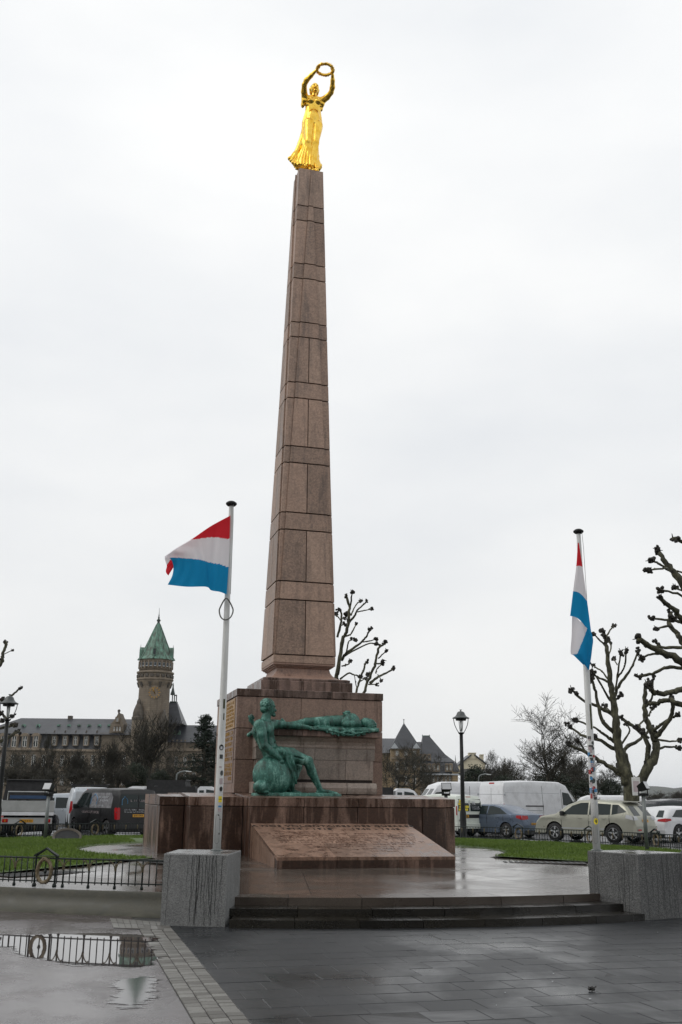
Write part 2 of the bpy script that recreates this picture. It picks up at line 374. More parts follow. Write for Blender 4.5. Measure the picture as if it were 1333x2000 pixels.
def _copper():
    n = NT('copper_patina'); p = n.pos()
    st = n.noise(n.mapv(p, (1.6, 1.6, 0.12)), 1.0, 5, 0.6); b = n.noise(p, 0.5, 4)
    c = n.ramp(n.math('ADD', n.math('MULTIPLY', st, .7), n.math('MULTIPLY', b, .3)), [(0.38, (0.045, 0.05, 0.035)), (0.48, (0.075, 0.135, 0.10)), (0.64, (0.15, 0.31, 0.235))])
    n.set(Base_Color=c, Roughness=0.6); return n.m
MT['copper'] = _copper()
MT['copperdark'] = plain('dark_copper', (0.03, 0.045, 0.038), 0.5)
def _glass(name, col, rough=0.04):
    return NT(name).set(Base_Color=col, Roughness=rough, Specular_IOR_Level=0.32, IOR=1.45).m
MT['pane'] = _glass('window_pane', (0.022, 0.027, 0.03), 0.06)
MT['carglass'] = _glass('car_glass', (0.018, 0.026, 0.026), 0.03)
MT['winframe'] = plain('white_window_frame', (0.62, 0.62, 0.60), 0.5)
def _bark(name, c0, c1, c2):
    n = NT(name); p = n.pos()
    a = n.noise(n.mapv(p, (1, 1, 0.45)), 5.0, 6, 0.65, 0.6); b = n.noise(p, 1.6, 4)
    c = n.ramp(a, [(0.32, c0), (0.5, c1), (0.68, c2)]); c = n.mix(n.fr(b, 0.4, 0.68, 0, 0.5), c, tuple(x*0.5 for x in c0))
    n.set(Base_Color=c, Roughness=0.8); n.bump(a, 0.4, 0.03); return n.m
MT['plane_bark'] = _bark('plane_tree_bark', (0.018, 0.017, 0.010), (0.058, 0.056, 0.031), (0.15, 0.142, 0.085))
MT['knob_bark'] = _bark('pollard_knob_bark', (0.010, 0.009, 0.007), (0.022, 0.019, 0.014), (0.04, 0.035, 0.024))
MT['bark'] = _bark('grey_brown_bark', (0.018, 0.016, 0.011), (0.038, 0.034, 0.023), (0.062, 0.057, 0.04))
MT['twig'] = _bark('bare_twigs', (0.015, 0.014, 0.009), (0.030, 0.027, 0.018), (0.052, 0.047, 0.031))
MT['conifer'] = plain('conifer_needles', (0.010, 0.020, 0.011), 0.7, var=0.5, sc=1.2)
MT['evergreen'] = plain('evergreen_leaves', (0.016, 0.026, 0.012), 0.6, var=0.5, sc=1.5)
MT['blackmetal'] = plain('black_painted_iron', (0.010, 0.011, 0.011), 0.5, var=0.3, spec=0.25)
MT['greenmetal'] = plain('dark_green_iron', (0.007, 0.014, 0.012), 0.45, var=0.3, spec=0.3)
MT['greymetal'] = plain('grey_galvanised', (0.16, 0.175, 0.175), 0.45, 0.3)
MT['wreath'] = plain('dull_gilt_wreath', (0.19, 0.15, 0.092), 0.6, 0.1, var=0.4, sc=20)
MT['pole'] = None
def _pole():
    n = NT('white_pole_paint'); p = n.pos()
    a = n.noise(n.mapv(p, (9, 9, 1.2)), 1.0, 6, 0.65); b = n.noise(p, 22, 4)
    c = n.mix(n.fr(a, 0.42, 0.72, 0, 0.75), (0.70, 0.71, 0.70), (0.42, 0.42, 0.39)); c = n.mix(n.fr(b, 0.62, 0.8, 0, 0.5), c, (0.2, 0.19, 0.16))
    n.set(Base_Color=c, Roughness=0.4); return n.m
MT['pole'] = _pole()
def cloth(name, col):
    n = NT(name); p = n.pos()
    c = n.mix(n.fr(n.noise(p, 260, 2), 0.3, 0.7), tuple(x*.86 for x in col), col)
    n.set(Base_Color=c, Roughness=0.85, Specular_IOR_Level=0.2)
    tr = n.n('ShaderNodeBsdfTranslucent'); n.l(c, tr.inputs[0])
    mx_ = n.n('ShaderNodeMixShader'); mx_.inputs[0].default_value = 0.5
    n.l(n.b.outputs[0], mx_.inputs[1]); n.l(tr.outputs[0], mx_.inputs[2]); n.l(mx_.outputs[0], n.out.inputs[0]); return n.m
MT['fl_red'] = cloth('flag_red', (0.72, 0.03, 0.045)); MT['fl_white'] = cloth('flag_white', (0.88, 0.85, 0.88)); MT['fl_blue'] = cloth('flag_blue', (0.012, 0.28, 0.56))
def paint(name, col, rough=0.25, metal=0.0, dirt=0.15):
    n = NT(name); p = n.pos()
    sx = n.n('ShaderNodeSeparateXYZ'); n.l(p, sx.inputs[0])
    d = n.noise(p, 2.2, 5, 0.65)
    c = n.mix(n.fr(d, 0.45, 0.75, 0, dirt), col, (0.09, 0.08, 0.07))
    n.set(Base_Color=c, Roughness=n.fr(d, 0.3, 0.7, rough*0.8, rough*1.4), Metallic=metal, Coat_Weight=0.12, Coat_Roughness=0.1, Specular_IOR_Level=0.35); return n.m
MT['p_black'] = paint('paint_black', (0.009, 0.009, 0.010), 0.45, dirt=0.05); MT['p_white'] = paint('paint_white', (0.70, 0.71, 0.73), 0.35, dirt=0.25)
MT['p_silver'] = paint('paint_silver', (0.40, 0.43, 0.46), 0.3, 0.5); MT['p_blue'] = paint('paint_greyblue', (0.105, 0.135, 0.185), 0.28, 0.5)
MT['p_beige'] = paint('paint_champagne', (0.335, 0.335, 0.28), 0.3, 0.45); MT['p_dark'] = paint('paint_dark', (0.02, 0.023, 0.028), 0.25); MT['p_blue2'] = paint('tarp_blue', (0.02, 0.07, 0.35), 0.5)
MT['p_cream'] = paint('paint_offwhite', (0.62, 0.66, 0.60), 0.35)
MT['rubber'] = plain('tyre_rubber', (0.012, 0.012, 0.012), 0.8); MT['plastic'] = plain('black_plastic', (0.014, 0.014, 0.015), 0.55)
MT['rim'] = plain('alloy_rim', (0.50, 0.51, 0.52), 0.3, 0.8); MT['steel'] = plain('grey_dropside', (0.42, 0.43, 0.42), 0.45, 0.4)
MT['tail'] = _glass('tail_lamp_red', (0.36, 0.012, 0.016), 0.12); MT['clear'] = _glass('clear_lamp', (0.45, 0.46, 0.48), 0.08); MT['orange'] = _glass('indicator_orange', (0.5, 0.14, 0.02), 0.12)
MT['plate'] = plain('yellow_plate', (0.55, 0.27, 0.015), 0.45); MT['ink'] = plain('dark_print', (0.012, 0.011, 0.010), 0.5); MT['yellow'] = plain('yellow_print', (0.72, 0.58, 0.03), 0.45)
MT['whiteprint'] = plain('pale_print', (0.55, 0.57, 0.6), 0.5); MT['blueprint'] = plain('blue_print', (0.06, 0.22, 0.42), 0.5); MT['redprint'] = plain('red_print', (0.35, 0.05, 0.05), 0.5); MT['pinkprint'] = plain('faded_print', (0.42, 0.35, 0.36), 0.5)
MT['goldletter'] = plain('gilt_lettering', (0.36, 0.20, 0.035), 0.5, 0.2); MT['ochre'] = plain('sandy_panel', (0.36, 0.235, 0.125), 0.6, var=0.2); MT['taupe'] = plain('taupe_panel', (0.21, 0.15, 0.125), 0.6, var=0.15)
MT['lampgrey'] = plain('lamp_hood_grey', (0.055, 0.062, 0.062), 0.4); MT['lampglass'] = _glass('lamp_glass', (0.5, 0.52, 0.52), 0.08)
MT['hill'] = None
def _hill():
    n = NT('far_hill_woods'); p = n.pos()
    a = n.noise(p, 0.012, 6, 0.7); c = n.mix(n.fr(a, 0.35, 0.65), (0.035, 0.04, 0.03), (0.075, 0.078, 0.055)); n.set(Base_Color=c, Roughness=0.9); return n.m
MT['hill'] = _hill()
MT['wood_mass'] = None

# ================================================================ the setting
def _ground():
    xs = [-6000, -2500, -900, -400, -200, -120, -70, -40, -20, 0, 20, 40, 70, 120, 200, 400, 900, 2500, 6000]
    ys = [-300, -60, -20, 0, 20, 40, 60, 72, 80, 90, 110, 140, 180, 220, 260, 320, 420, 700, 1500, 4000, 9000]
    def z(x, y):
        if y < 72: return -0.02
        if y < 180: return -0.02-14*((y-72)/108)**1.2
        if y < 260: return -14+8*((y-180)/80)
        return -6-min(20, (y-260)*0.02)
    vs = [(x, y, z(x, y)) for y in ys for x in xs]; n = len(xs)
    fs = [(j*n+i, j*n+i+1, (j+1)*n+i+1, (j+1)*n+i) for j in range(len(ys)-1) for i in range(n-1)]
    mb = MB(); mb.add(vs, fs); o = mb.build('ground', plain('rough_grassland', (0.045, 0.05, 0.03), 0.9, sc=0.1, var=0.4)); o['kind'] = 'structure'
_ground()
def sheet(name, poly, z, mat, parent=None):
    mb = MB(); mb.add([(p[0], p[1], z) for p in poly], [tuple(range(len(poly)))]); o = mb.build(name, mat, parent)
    if parent is None: o['kind'] = 'structure'
    return o
sheet('parking_lot', [(-60, 37.5), (60, 37.5), (60, 74), (-60, 74)], 0.0, MT['asphalt'])
sheet('road', [(-60, -12), (60, -12), (60, 37.5), (-60, 37.5)], -0.008, MT['asphalt'])
for i, x in enumerate(range(-24, 27, 3)):          # parking bay lines
    a = sheet('bay_line', [(x, 40.5), (x+.12, 40.5), (x-1.1+.12, 45.5), (x-1.1, 45.5)], 0.006, MT['p_white'])
BS0, BS1 = -4.73, -4.31                                   # the sett band, in the monument frame
sheet('asphalt_path', [M(-40, -30, 0), M(BS0-.01, -30, 0), M(BS0-.01, -10.6, 0), M(-9, -6, 0), M(-40, 10, 0)], 0.0, MT['asphalt_red'])

def ring_block(mb, r0, r1, p0, p1, z0, z1, seg=0.03, zf=None, topz=None):
    n = max(1, int(abs(p1-p0)/seg)); lo = []; 
    vs = []
    for k in range(n+1):
        p = p0+(p1-p0)*k/n
        for (r, z) in ((r0, z0), (r1, z0), (r1, z1), (r0, z1)):
            if topz and z == z1: z = topz(r)
            vs.append(Mp(r, p, z))
    fs = []
    for k in range(n):
        a = 4*k; b = a+4
        fs += [(a, a+1, b+1, b), (a+1, a+2, b+2, b+1), (a+2, a+3, b+3, b+2), (a+3, a, b, b+3)]
    e = 4*n
    fs += [(3, 2, 1, 0), (e, e+1, e+2, e+3)]
    mb.add(vs, fs)

# paving: dark slabs in running bond, aligned with the monument
def _in_view(p, mar=60):
    d = Vector(p)-Vector((0, 0, EYE)); z = d.dot(Vector(CF))
    if z < 1: return False
    x = 666.5+FPX*d.dot(Vector(CR))/z; y = 1000-FPX*d.dot(Vector(CU))/z
    return -mar < x < 1333+mar and y < 2000+mar
pav = sheet('pavement', [M(BS1+.002, -22, 0), M(12, -22, 0), M(12, -9, 0), M(BS1+.002, -11, 0)], -0.004, MT['paving_bed']); pav['kind'] = 'structure'
SL, SW, GAP = 0.50, 0.40, 0.007
def slab_mesh(l):
    mb = MB(); mb.box(0, l-GAP, 0, SW-GAP, -0.05, 0.0, 0.004); return mb.mesh('paving_slab', MT['paving'])
_sm = {}
rest = MB(); cnt = 0; cand = []
row = 0; t = -21.0
while t < -10.9:
    off = (0, .26, .12, .38)[row % 4]; s = BS1; k = 0
    l = off if off > 0.05 else SL
    while s < 11:
        ll = round(min(l, 11-s), 3)
        c = M(s+ll/2, t+SW/2, 0); ss, tt = s+ll/2, t+SW/2
        if not (ss*ss+tt*tt < 12.35**2 and ss > -3.0 and ss < 2.0):
            cand.append((-(c.x**2+c.y**2) if _in_view(c) else -1e6-(c.x**2+c.y**2), s, t, ll))
        s += ll; l = SL; k += 1
    t += SW; row += 1
cand.sort(reverse=True)
for i, (q, s, t, ll) in enumerate(cand):
    zj = rnd.uniform(-0.003, 0.0)
    if i < 295:
        if ll not in _sm: _sm[ll] = slab_mesh(ll)
        o = inst(_sm[ll], 'paving_slab', pav, M(s, t, zj), MA); o.rotation_euler = (rnd.gauss(0, .0022), rnd.gauss(0, .0022), MA)
    else:
        rest.tr = Matrix.Translation(M(s, t, zj)) @ Matrix.Rotation(MA, 4, 'Z'); rest.box(0, ll-GAP, 0, SW-GAP, -0.05, 0.0)
tag(rest.build('outer_paving', MT['paving'], pav), kind='stuff')

# setts: three columns along the paving edge and a patch by the left box
band = sheet('sett_band', [M(BS0-.015, -22, 0), M(BS1+.0, -22, 0), M(BS1+.0, -11.9, 0), M(BS0-.015, -11.9, 0)], -0.002, MT['setts_bed'])
cw = (BS1-BS0)/3
_mb = MB(); _mb.box(0, cw-.010, 0, .127, -.04, 0.006, .006); sett_me = _mb.mesh('sett', MT['setts'])
for c in range(3):
    t = -19.4+.05*c
    while t < -12.0:
        o = inst(sett_me, 'sett', band, M(BS0+c*cw+.005, t, rnd.uniform(-.004, .002)), MA)
        o.rotation_euler = (rnd.gauss(0, .012), rnd.gauss(0, .012), MA+rnd.gauss(0, .01)); o.scale = (1, rnd.uniform(.96, 1.03), 1)
        t += .135
A0 = atz(215, 1794, 0); A1 = atz(318, 1802, 0); A2 = atz(322, 1818, 0); A3 = atz(222, 1813, 0)
patch = sheet('sett_patch', [A0, A1, A2, A3][::-1], 0.003, MT['setts_bed'])
for i in range(8):
    for j in range(2):
        a = i/8; b = (i+.93)/8; c0 = j/2+.01; c1 = (j+.95)/2
        q = [(A0.lerp(A1, u)).lerp(A3.lerp(A2, u), w) for u, w in ((a, c1), (b, c1), (b, c0), (a, c0))]
        mb = MB(); zt = .007+rnd.uniform(0, .004); mb.hexa([(p.x, p.y, -.03) for p in q], [(p.x, p.y, zt) for p in q]); mb.build('sett', MT['setts'], patch)

# puddles on the path, thin irregular films of rain
def puddle(name, pts, z, seed, wm='water'):
    r = random.Random(seed); P = [atz(x, y, 0) for x, y in pts]; P = [Vector((p.x, p.y)) for p in P]; o = []
    for i in range(len(P)):
        a, b = P[i], P[(i+1) % len(P)]; m = max(2, int((b-a).length/.05))
        nrm = Vector((-(b-a).y, (b-a).x)).normalized()
        for k in range(m):
            q = a.lerp(b, k/m); w = mnoise.noise(Vector((q.x*4+seed, q.y*4, 0)))*.05+mnoise.noise(Vector((q.x*16, q.y*16, seed)))*.025
            o.append(q+nrm*w)
    Q = np.array([(p.x, p.y) for p in o]); E2 = np.roll(Q, -1, 0); g = .03
    xs = np.arange(Q[:, 0].min()-.3, Q[:, 0].max()+.3, g); ys = np.arange(Q[:, 1].min()-.3, Q[:, 1].max()+.3, g); X, Y_ = np.meshgrid(xs, ys, indexing='ij'); P2 = np.stack([X.ravel(), Y_.ravel()], 1)
    D = np.full(len(P2), 1e9); ins = np.zeros(len(P2), bool)
    for a, b in zip(Q, E2):
        ab = b-a; t_ = np.clip(((P2-a)@ab)/(ab@ab+1e-12), 0, 1); D = np.minimum(D, np.hypot(*(P2-a-t_[:, None]*ab).T))
        if abs(b[1]-a[1]) > 1e-12: ins ^= ((a[1] > P2[:, 1]) != (b[1] > P2[:, 1])) & (P2[:, 0] < (b[0]-a[0])*(P2[:, 1]-a[1])/(b[1]-a[1])+a[0])
    D = np.where(ins, D, -D).reshape(X.shape); keep = D > -.22; ny = len(ys); fs = []
    for i in range(len(xs)-1):
        for j in range(ny-1):
            if keep[i, j] and keep[i+1, j] and keep[i+1, j+1] and keep[i, j+1]: fs.append((i*ny+j, (i+1)*ny+j, (i+1)*ny+j+1, i*ny+j+1))
    me = bpy.data.meshes.new(name); me.from_pydata([(a, b, z) for a, b in P2], [], fs); at_ = me.attributes.new('depth', 'FLOAT', 'POINT'); at_.data.foreach_set('value', D.ravel().astype(np.float32))
    bm = bmesh.new(); bm.from_mesh(me); bmesh.ops.delete(bm, geom=[v for v in bm.verts if not v.link_faces], context='VERTS'); bm.to_mesh(me); bm.free(); me.materials.append(MT[wm])
    ob = link(bpy.data.objects.new(name, me)); ob['kind'] = 'structure'; return ob
puddle('puddle', [(-40, 1826), (60, 1826), (130, 1823), (230, 1823), (308, 1828), (312, 1838), (292, 1842), (306, 1856), (306, 1884), (282, 1890), (210, 1887), (128, 1885), (110, 1878), (40, 1868), (20, 1850), (-40, 1848)], 0.004, 3)
puddle('puddle', [(222, 1916), (262, 1908), (300, 1906), (304, 1925), (298, 1950), (278, 1968), (240, 1970), (212, 1955)], 0.004, 9, 'water2')

# platform: falls from the monument to its rim; polar slabs in the forecourt
RIM = 11.40
plat = empty('platform'); plat['kind'] = 'structure'
mb = MB(); rr = [0, 4, 6, 8, 9.5, RIM-.02]; n = 96; vs = [M(0, 0, plat_z(0)-.012)]
for r in rr[1:]:
    for k in range(n): vs.append(Mp(r, 2*math.pi*k/n, plat_z(r)-.012))
fs = [(0, 1+k, 1+(k+1) % n) for k in range(n)]
for j in range(len(rr)-2):
    for k in range(n): a = 1+j*n+k; b = 1+j*n+(k+1) % n; fs.append((a, a+n, b+n, b))
mb.add(vs, fs); mb.build('bedding', MT['platform_bed'], plat)
ring_b = MB(); ring_block(ring_b, RIM-.4, 11.86, R_(-108), R_(-77.6), -.02, .288); ring_b.build('bedding', MT['platform_bed'], plat)
def pslab(r0, r1, p0, p1):
    g = .005; mb = MB()
    ring_block(mb, r0+g, r1-g, p0+g/r1, p1-g/r1, .2, .999, topz=lambda r: plat_z(r)+zz)
    return mb.build('platform_slab', MT['platform'], plat)
for (r0, r1, da) in ((3.4, 5.3, 22.5), (5.3, 7.3, 15), (7.3, 9.3, 11.25), (9.3, RIM, 11.25)):
    p = -135.0
    a0, a1 = (-135, -45) if r0 > 5 else (-180, 180)
    nseg = round((a1-a0)/da); off = 0
    for k in range(nseg):
        zz = rnd.uniform(-.002, .001)
        pslab(r0, r1, R_(a0+(a1-a0)*k/nseg), R_(a0+(a1-a0)*(k+1)/nseg))
for k in range(6):
    zz = 0; p0 = -107.9+30*k/6; p1 = -107.9+30*(k+1)/6
    mb = MB(); ring_block(mb, RIM+.003, 11.9, R_(p0)+.0004, R_(p1)-.0004, .18, .302); mb.build('platform_slab', MT['platform'], plat)
# three low curved steps
st = empty('steps'); st['kind'] = 'structure'
for j, (r0, r1, z0, z1) in enumerate(((11.6, 11.895, .195, .297-.002), (11.6, 12.34, .095, .197), (11.9, 12.76, -.01, .098))):
    m_ = 5+j; ph0, ph1 = (-107.0, -78.6) if j == 1 else (-106.3, -79.3)
    for k in range(m_):
        p0 = R_(ph0+(ph1-ph0)*k/m_); p1 = R_(ph0+(ph1-ph0)*(k+1)/m_)
        if j == 0: continue
        mb = MB(); ring_block(mb, r0, r1, p0+.0003, p1-.0003, z0, z1); mb.build('step_stone', MT['step'], st)
for k in range(6):
    mb = MB(); ring_block(mb, 11.5, 11.896, R_(-107.9+30*k/6)+.0004, R_(-107.9+30*(k+1)/6)-.0004, .09, .287); mb.build('step_stone', MT['step'], st)
# moulded concrete rim wall of the round island
wall = empty('rim_wall', M(0, 0, 0)); wall.rotation_euler = (0, 0, 0)
tag(wall, 'mossy concave concrete kerb wall carrying the low fence round the platform', 'wall')
prof = [(RIM-.02, .0), (RIM-.02, .305), (RIM+.06, .31), (RIM+.075, .285)]+[(RIM+.075+.30*(1-math.cos(a)), .285-.29*math.sin(a)) for a in [R_(d) for d in (12, 28, 44, 60, 76, 90)]]
nb = 20; sweep = (-71.5, 249.0)
for b in range(nb):
    a0 = sweep[0]+(sweep[1]-sweep[0])*b/nb; a1 = sweep[0]+(sweep[1]-sweep[0])*(b+1)/nb; m_ = 8; vs = []
    for k in range(m_+1):
        ph = R_(a0+.03+(a1-a0-.06)*k/m_)
        for r, z in prof: vs.append(Mp(r, ph, z)-M(0, 0, 0))
    L_ = len(prof); fs = [(k*L_+i, (k+1)*L_+i, (k+1)*L_+i+1, k*L_+i+1) for k in range(m_) for i in range(L_-1)]
    mb = MB(); mb.add(vs, fs); mb.build('wall_section', MT['mosswall'], wall, angle=40)
# lawn
law = MB(); vs = []; rr = [5.34, 5.5, 6.5, 8, 9.5, 10.9, 11.0]; n = 90
def lawn_z(r): return plat_z(r)+(0.0 if r < 5.4 or r > 10.95 else .035)
for k in range(n+1):
    ph = R_(-44.97+269.94*k/n)
    for r in rr: vs.append(Mp(r, ph, lawn_z(r)))
L_ = len(rr); law.add(vs, [(k*L_+i, k*L_+i+1, (k+1)*L_+i+1, (k+1)*L_+i) for k in range(n) for i in range(L_-1)])
o = law.build('lawn', MT['soil']); o['kind'] = 'structure'
def _grassmesh():
    g = np.random.default_rng(3); N = 190000
    r = np.sqrt(g.uniform(5.38**2, 10.93**2, N)); ph = np.radians(g.uniform(-44.4, 224.4, N))
    s, t = r*np.cos(ph), r*np.sin(ph)
    keep = ~((np.abs(s) < 3.7) & (t > -2) & (t < 8)); keep &= (t < 11)
    s, t, r = s[keep], t[keep], r[keep]; N = len(s)
    x = MC[0]+s*MU[0]+t*MV[0]; y = MC[1]+s*MU[1]+t*MV[1]; z = np.vectorize(lawn_z)(r)
    h = g.uniform(.025, .065, N)*(0.75+0.5*np.sin(x*3.1+1)*np.sin(y*2.7)*.5+.25); w = g.uniform(.006, .013, N); a = g.uniform(0, 2*np.pi, N); lx = g.normal(0, .02, N); ly = g.normal(0, .02, N)
    v = np.empty((N, 3, 3)); dx, dy = np.cos(a)*w, np.sin(a)*w
    v[:, 0] = np.c_[x-dx, y-dy, z-.005]; v[:, 1] = np.c_[x+dx, y+dy, z-.005]; v[:, 2] = np.c_[x+lx, y+ly, z+h]
    me = bpy.data.meshes.new('grass'); me.vertices.add(N*3); me.vertices.foreach_set('co', v.ravel()); me.loops.add(N*3); me.loops.foreach_set('vertex_index', np.arange(N*3)); me.polygons.add(N); me.polygons.foreach_set('loop_start', np.arange(0, N*3, 3)); me.update(calc_edges=True)
    me.materials.append(MT['grass']); o = link(bpy.data.objects.new('grass', me)); tag(o, 'short wet green grass on the lawn round the monument', 'grass', kind='stuff')
_grassmesh()
# far hill ridge beyond the valley
def _hills():
    mb = MB(); n = 60; vs = []
    for k in range(n+1):
        px = 700+1000*k/n; top = 1531+5*math.sin(k*.21)+2.5*math.sin(k*.7+1)+1.2*math.sin(k*1.9)+14*max(0, min(1, (1150-px)/120))
        p = at(px, top, 4200); q = at(px, 1640, 3600)
        vs += [(q.x, q.y, -60), (p.x, p.y, p.z), (p.x*1.2, p.y+1500, -60)]
    mb.add(vs, [(3*k+i, 3*k+3+i, 3*k+4+i, 3*k+1+i) for k in range(n) for i in (0, 1)])
    o = mb.build('hills', MT['hill'], smooth=True); o['kind'] = 'structure'
_hills()

# ================================================================ the monument
MON = empty('war_memorial', M(0, 0, plat_z(0)), MA); Z0 = plat_z(0)
tag(MON, 'tall tapering pink granite obelisk on a square pedestal and stepped dark plinth', 'monument')
MON.location = M(0, 0, 0)
def part(name): 
    o = empty(name); o.parent = MON; return o
# --- plinth: three stepped widths, coping course on top
pl = part('plinth')
def block(parent, x0, x1, y0, y1, z0, z1, mat, bv=.012, name='granite_block'):
    mb = MB(); mb.box(x0, x1, y0, y1, z0, z1, bv); return mb.build(name, mat, parent)
secs = ((1.83, -3.71), (3.05, -2.9), (3.63, -2.0))
# cores (joint colour) slightly inside
mb = MB()
for hw, f in secs: mb.box(-hw+.03, hw-.03, f+.03, 2.2 if hw > 1.9 else -1.5, .2, 1.60-.0005*hw)
mb.build('core', MT['joint'], pl)
g = .006
# centre front: base course below, coping above
for x0, x1 in ((-1.83, -.62), (-.62, .63), (.63, 1.83)): block(pl, x0+g, x1-g, -3.71, -3.2, .25, 1.445, MT['plinth'])
for s in (-1, 1):
    a, b = sorted((s*1.83, s*1.79)); block(pl, *( (-1.83, -1.3) if s < 0 else (1.3, 1.83)), -3.2+g, -2.88, .25, 1.445, MT['plinth'])
    for x0, x1 in ((1.84, 2.45), (2.45, 3.05)):
        a, b = sorted((s*x0, s*x1)); block(pl, a+g, b-g, -2.9, -2.5, .25, 1.443, MT['plinth'])
    a, b = sorted((s*3.05, s*2.6)); block(pl, a, b, -2.5+g, -1.95, .25, 1.443, MT['plinth'])
    a, b = sorted((s*3.06, s*3.63)); block(pl, a+g, b-g, -2.0, -1.5, .25, 1.441, MT['plinth'])
    for y0, y1 in ((-1.5, -.2), (-.2, 1.1), (1.1, 2.2)):
        a, b = sorted((s*3.2, s*3.63)); block(pl, a, b, y0+g, y1-g, .25, 1.441, MT['plinth'])
# coping stones with a sloped wash on top
def coping(x0, x1, y0, y1, zf, zb, zlo=1.458):
    mb = MB(); mb.hexa([(x0, y0, zlo), (x1, y0, zlo), (x1, y1, zlo), (x0, y1, zlo)], [(x0, y0, zf), (x1, y0, zf), (x1, y1, zb), (x0, y1, zb)])
    return mb.build('coping_stone', MT['plinth_top'], pl)
MT['plinth_top'] = granite('granite_coping', (0.24, 0.155, 0.118), (0.055, 0.029, 0.02), 0.4, 0.95, wetbias=0.05, rough_wet=0.2, fine=45)
for x0, x1 in ((-1.835, -.6), (-.6, .65), (.65, 1.835)): coping(x0+g, x1-g, -3.715, -1.6, 1.645, 1.742)
for s in (-1, 1):
    a, b = sorted((s*1.84, s*3.055)); coping(a+g, b-g, -2.905, -1.2, 1.645, 1.735)
    a, b = sorted((s*1.9, s*3.055)); coping(a+g, b-g, -1.2+g, 2.2, 1.735, 1.735)
    a, b = sorted((s*3.06, s*3.635)); coping(a, b, -2.005, -1.1, 1.645, 1.70)
    a, b = sorted((s*3.06, s*3.635)); coping(a, b, -1.1+g, 2.2, 1.70, 1.70)
# --- pedestal
pd = part('pedestal'); PH, PF, PB = 1.865, -1.64, 1.64
mb = MB(); mb.box(-PH+.03, PH-.03, PF+.03, PB, 1.6, 4.19); mb.build('core', MT['joint'], pd)
courses = ((1.735, 2.52, (-1.865, .1, 1.865)), (2.52, 3.26, (-1.865, -.7, .5, 1.865)), (3.26, 4.03, (-1.865, -.25, 1.865)))
for z0, z1, xs in courses:
    for x0, x1 in zip(xs, xs[1:]): block(pd, x0+.004, x1-.004, PF, PF+.35, z0+g, z1-g, MT['pedestal'], .008)
    for s in (-1, 1):
        for y0, y1 in ((PF+.35, .0), (.0, PB)):
            a, b = sorted((s*1.4, s*(PH-.001))); block(pd, a, b, y0+.004, y1-.004, z0+g, z1-g, MT['pedestal'], .008)
for x0, x1 in ((-1.885, -.95), (-.95, .55), (.55, 1.885)): block(pd, x0+.004, x1-.004, PF-.02, PF+.5, 4.036, 4.215, MT['cap'], .01)
for s in (-1, 1):
    a, b = sorted((s*1.2, s*1.885)); block(pd, a, b, PF+.505, PB+.02, 4.036, 4.215, MT['cap'], .01)
block(pd, -1.19, 1.19, PF+.505, PB, 4.036, 4.205, MT['cap'], .01)
# --- obelisk foot: two slabs, scotia and mouldings (square lathe)
ft = part('obelisk_foot')
for (h, z0, z1) in ((1.20, 4.215, 4.505), (1.15, 4.508, 4.575)):
    for x0, x1 in ((-h, -.1), (-.1, h)):
        block(ft, x0+.004, x1-.004, -h, h, z0, z1, MT['cap'], .012)
mb = MB(); mb.lathe([(1.10, 4.577), (1.09, 4.59)]+[(1.07-.37*math.sin(a)**.9, 4.59+.30*(1-math.cos(a))) for a in [R_(d) for d in (10, 25, 40, 55, 70, 85)]]+[(.70, 4.88), (.745, 4.90), (.745, 4.925), (.79, 4.93), (.79, 4.955), (.825, 4.96), (.825, 5.0)], n=4, sq=True)
mb.build('scotia_moulding', MT['pedestal'], ft)
block(ft, -.83, .83, -.83, .83, 5.004, 5.205, MT['obelisk'], .012)
# --- obelisk shaft: courses with a widening proud central strip on every face
ob = part('obelisk')
ZB, ZT = 5.21, 20.15
def hw(z): return .815+(.375-.815)*(z-ZB)/(ZT-ZB)
def sw(z): return max(.012, .052*(20.3-z))
def frust(parent, q0, q1, z0, z1, mat, name='granite_block'):
    mb = MB(); mb.hexa([(x, y, z0) for x, y in q0], [(x, y, z1) for x, y in q1]); return mb.build(name, mat, parent)
zc = [5.21, 6.67, 7.17, 8.6, 9.09, 10.53, 11.02, 12.48, 12.97, 14.4, 14.88, 16.32, 16.82, 18.3, 18.82, 20.15]
mb = MB(); mb.lathe([(hw(5.1)-.05, 5.1), (hw(20.1)-.05, 20.1)], n=4, sq=True); mb.build('core', MT['joint'], ob)
PR = .04
for i in range(len(zc)-1):
    z0, z1 = zc[i]+.018, zc[i+1]-.018; tall = (i % 2 == 0)
    a, b = hw(z0), hw(z1)
    # four corner posts between the strips (each one stone)
    for sx in (-1, 1):
        for sy in (-1, 1):
            w0, w1 = min(sw(z0)-.004, a-.02), min(sw(z1)-.004, b-.02)
            def quad(h, w):
                q = [(sx*w, sy*w), (sx*h, sy*w), (sx*h, sy*h), (sx*w, sy*h)]
                return q if sx*sy > 0 else q[::-1]
            frust(ob, quad(a, w0), quad(b, w1), z0, z1, MT['obelisk'])
    # strips on the faces
    for f in range(4):
        c, s_ = math.cos(f*math.pi/2), math.sin(f*math.pi/2)
        segs = ((-1, 0), (0, 1)) if (tall and i < 9) else ((-1, 1),)
        for u0, u1 in segs:
            def quad(h, w):
                x0 = u0*w+(.012 if u0 == 0 else .009); x1 = u1*w-(.012 if u1 == 0 else .009)
                q = [(x0, -h-PR), (x1, -h-PR), (x1, -h+.12), (x0, -h+.12)]
                return [(x*c-y*s_, x*s_+y*c) for x, y in q]
            frust(ob, quad(a, min(sw(z0), a-.012)), quad(b, min(sw(z1), b-.012)), z0, z1, MT['obelisk'])
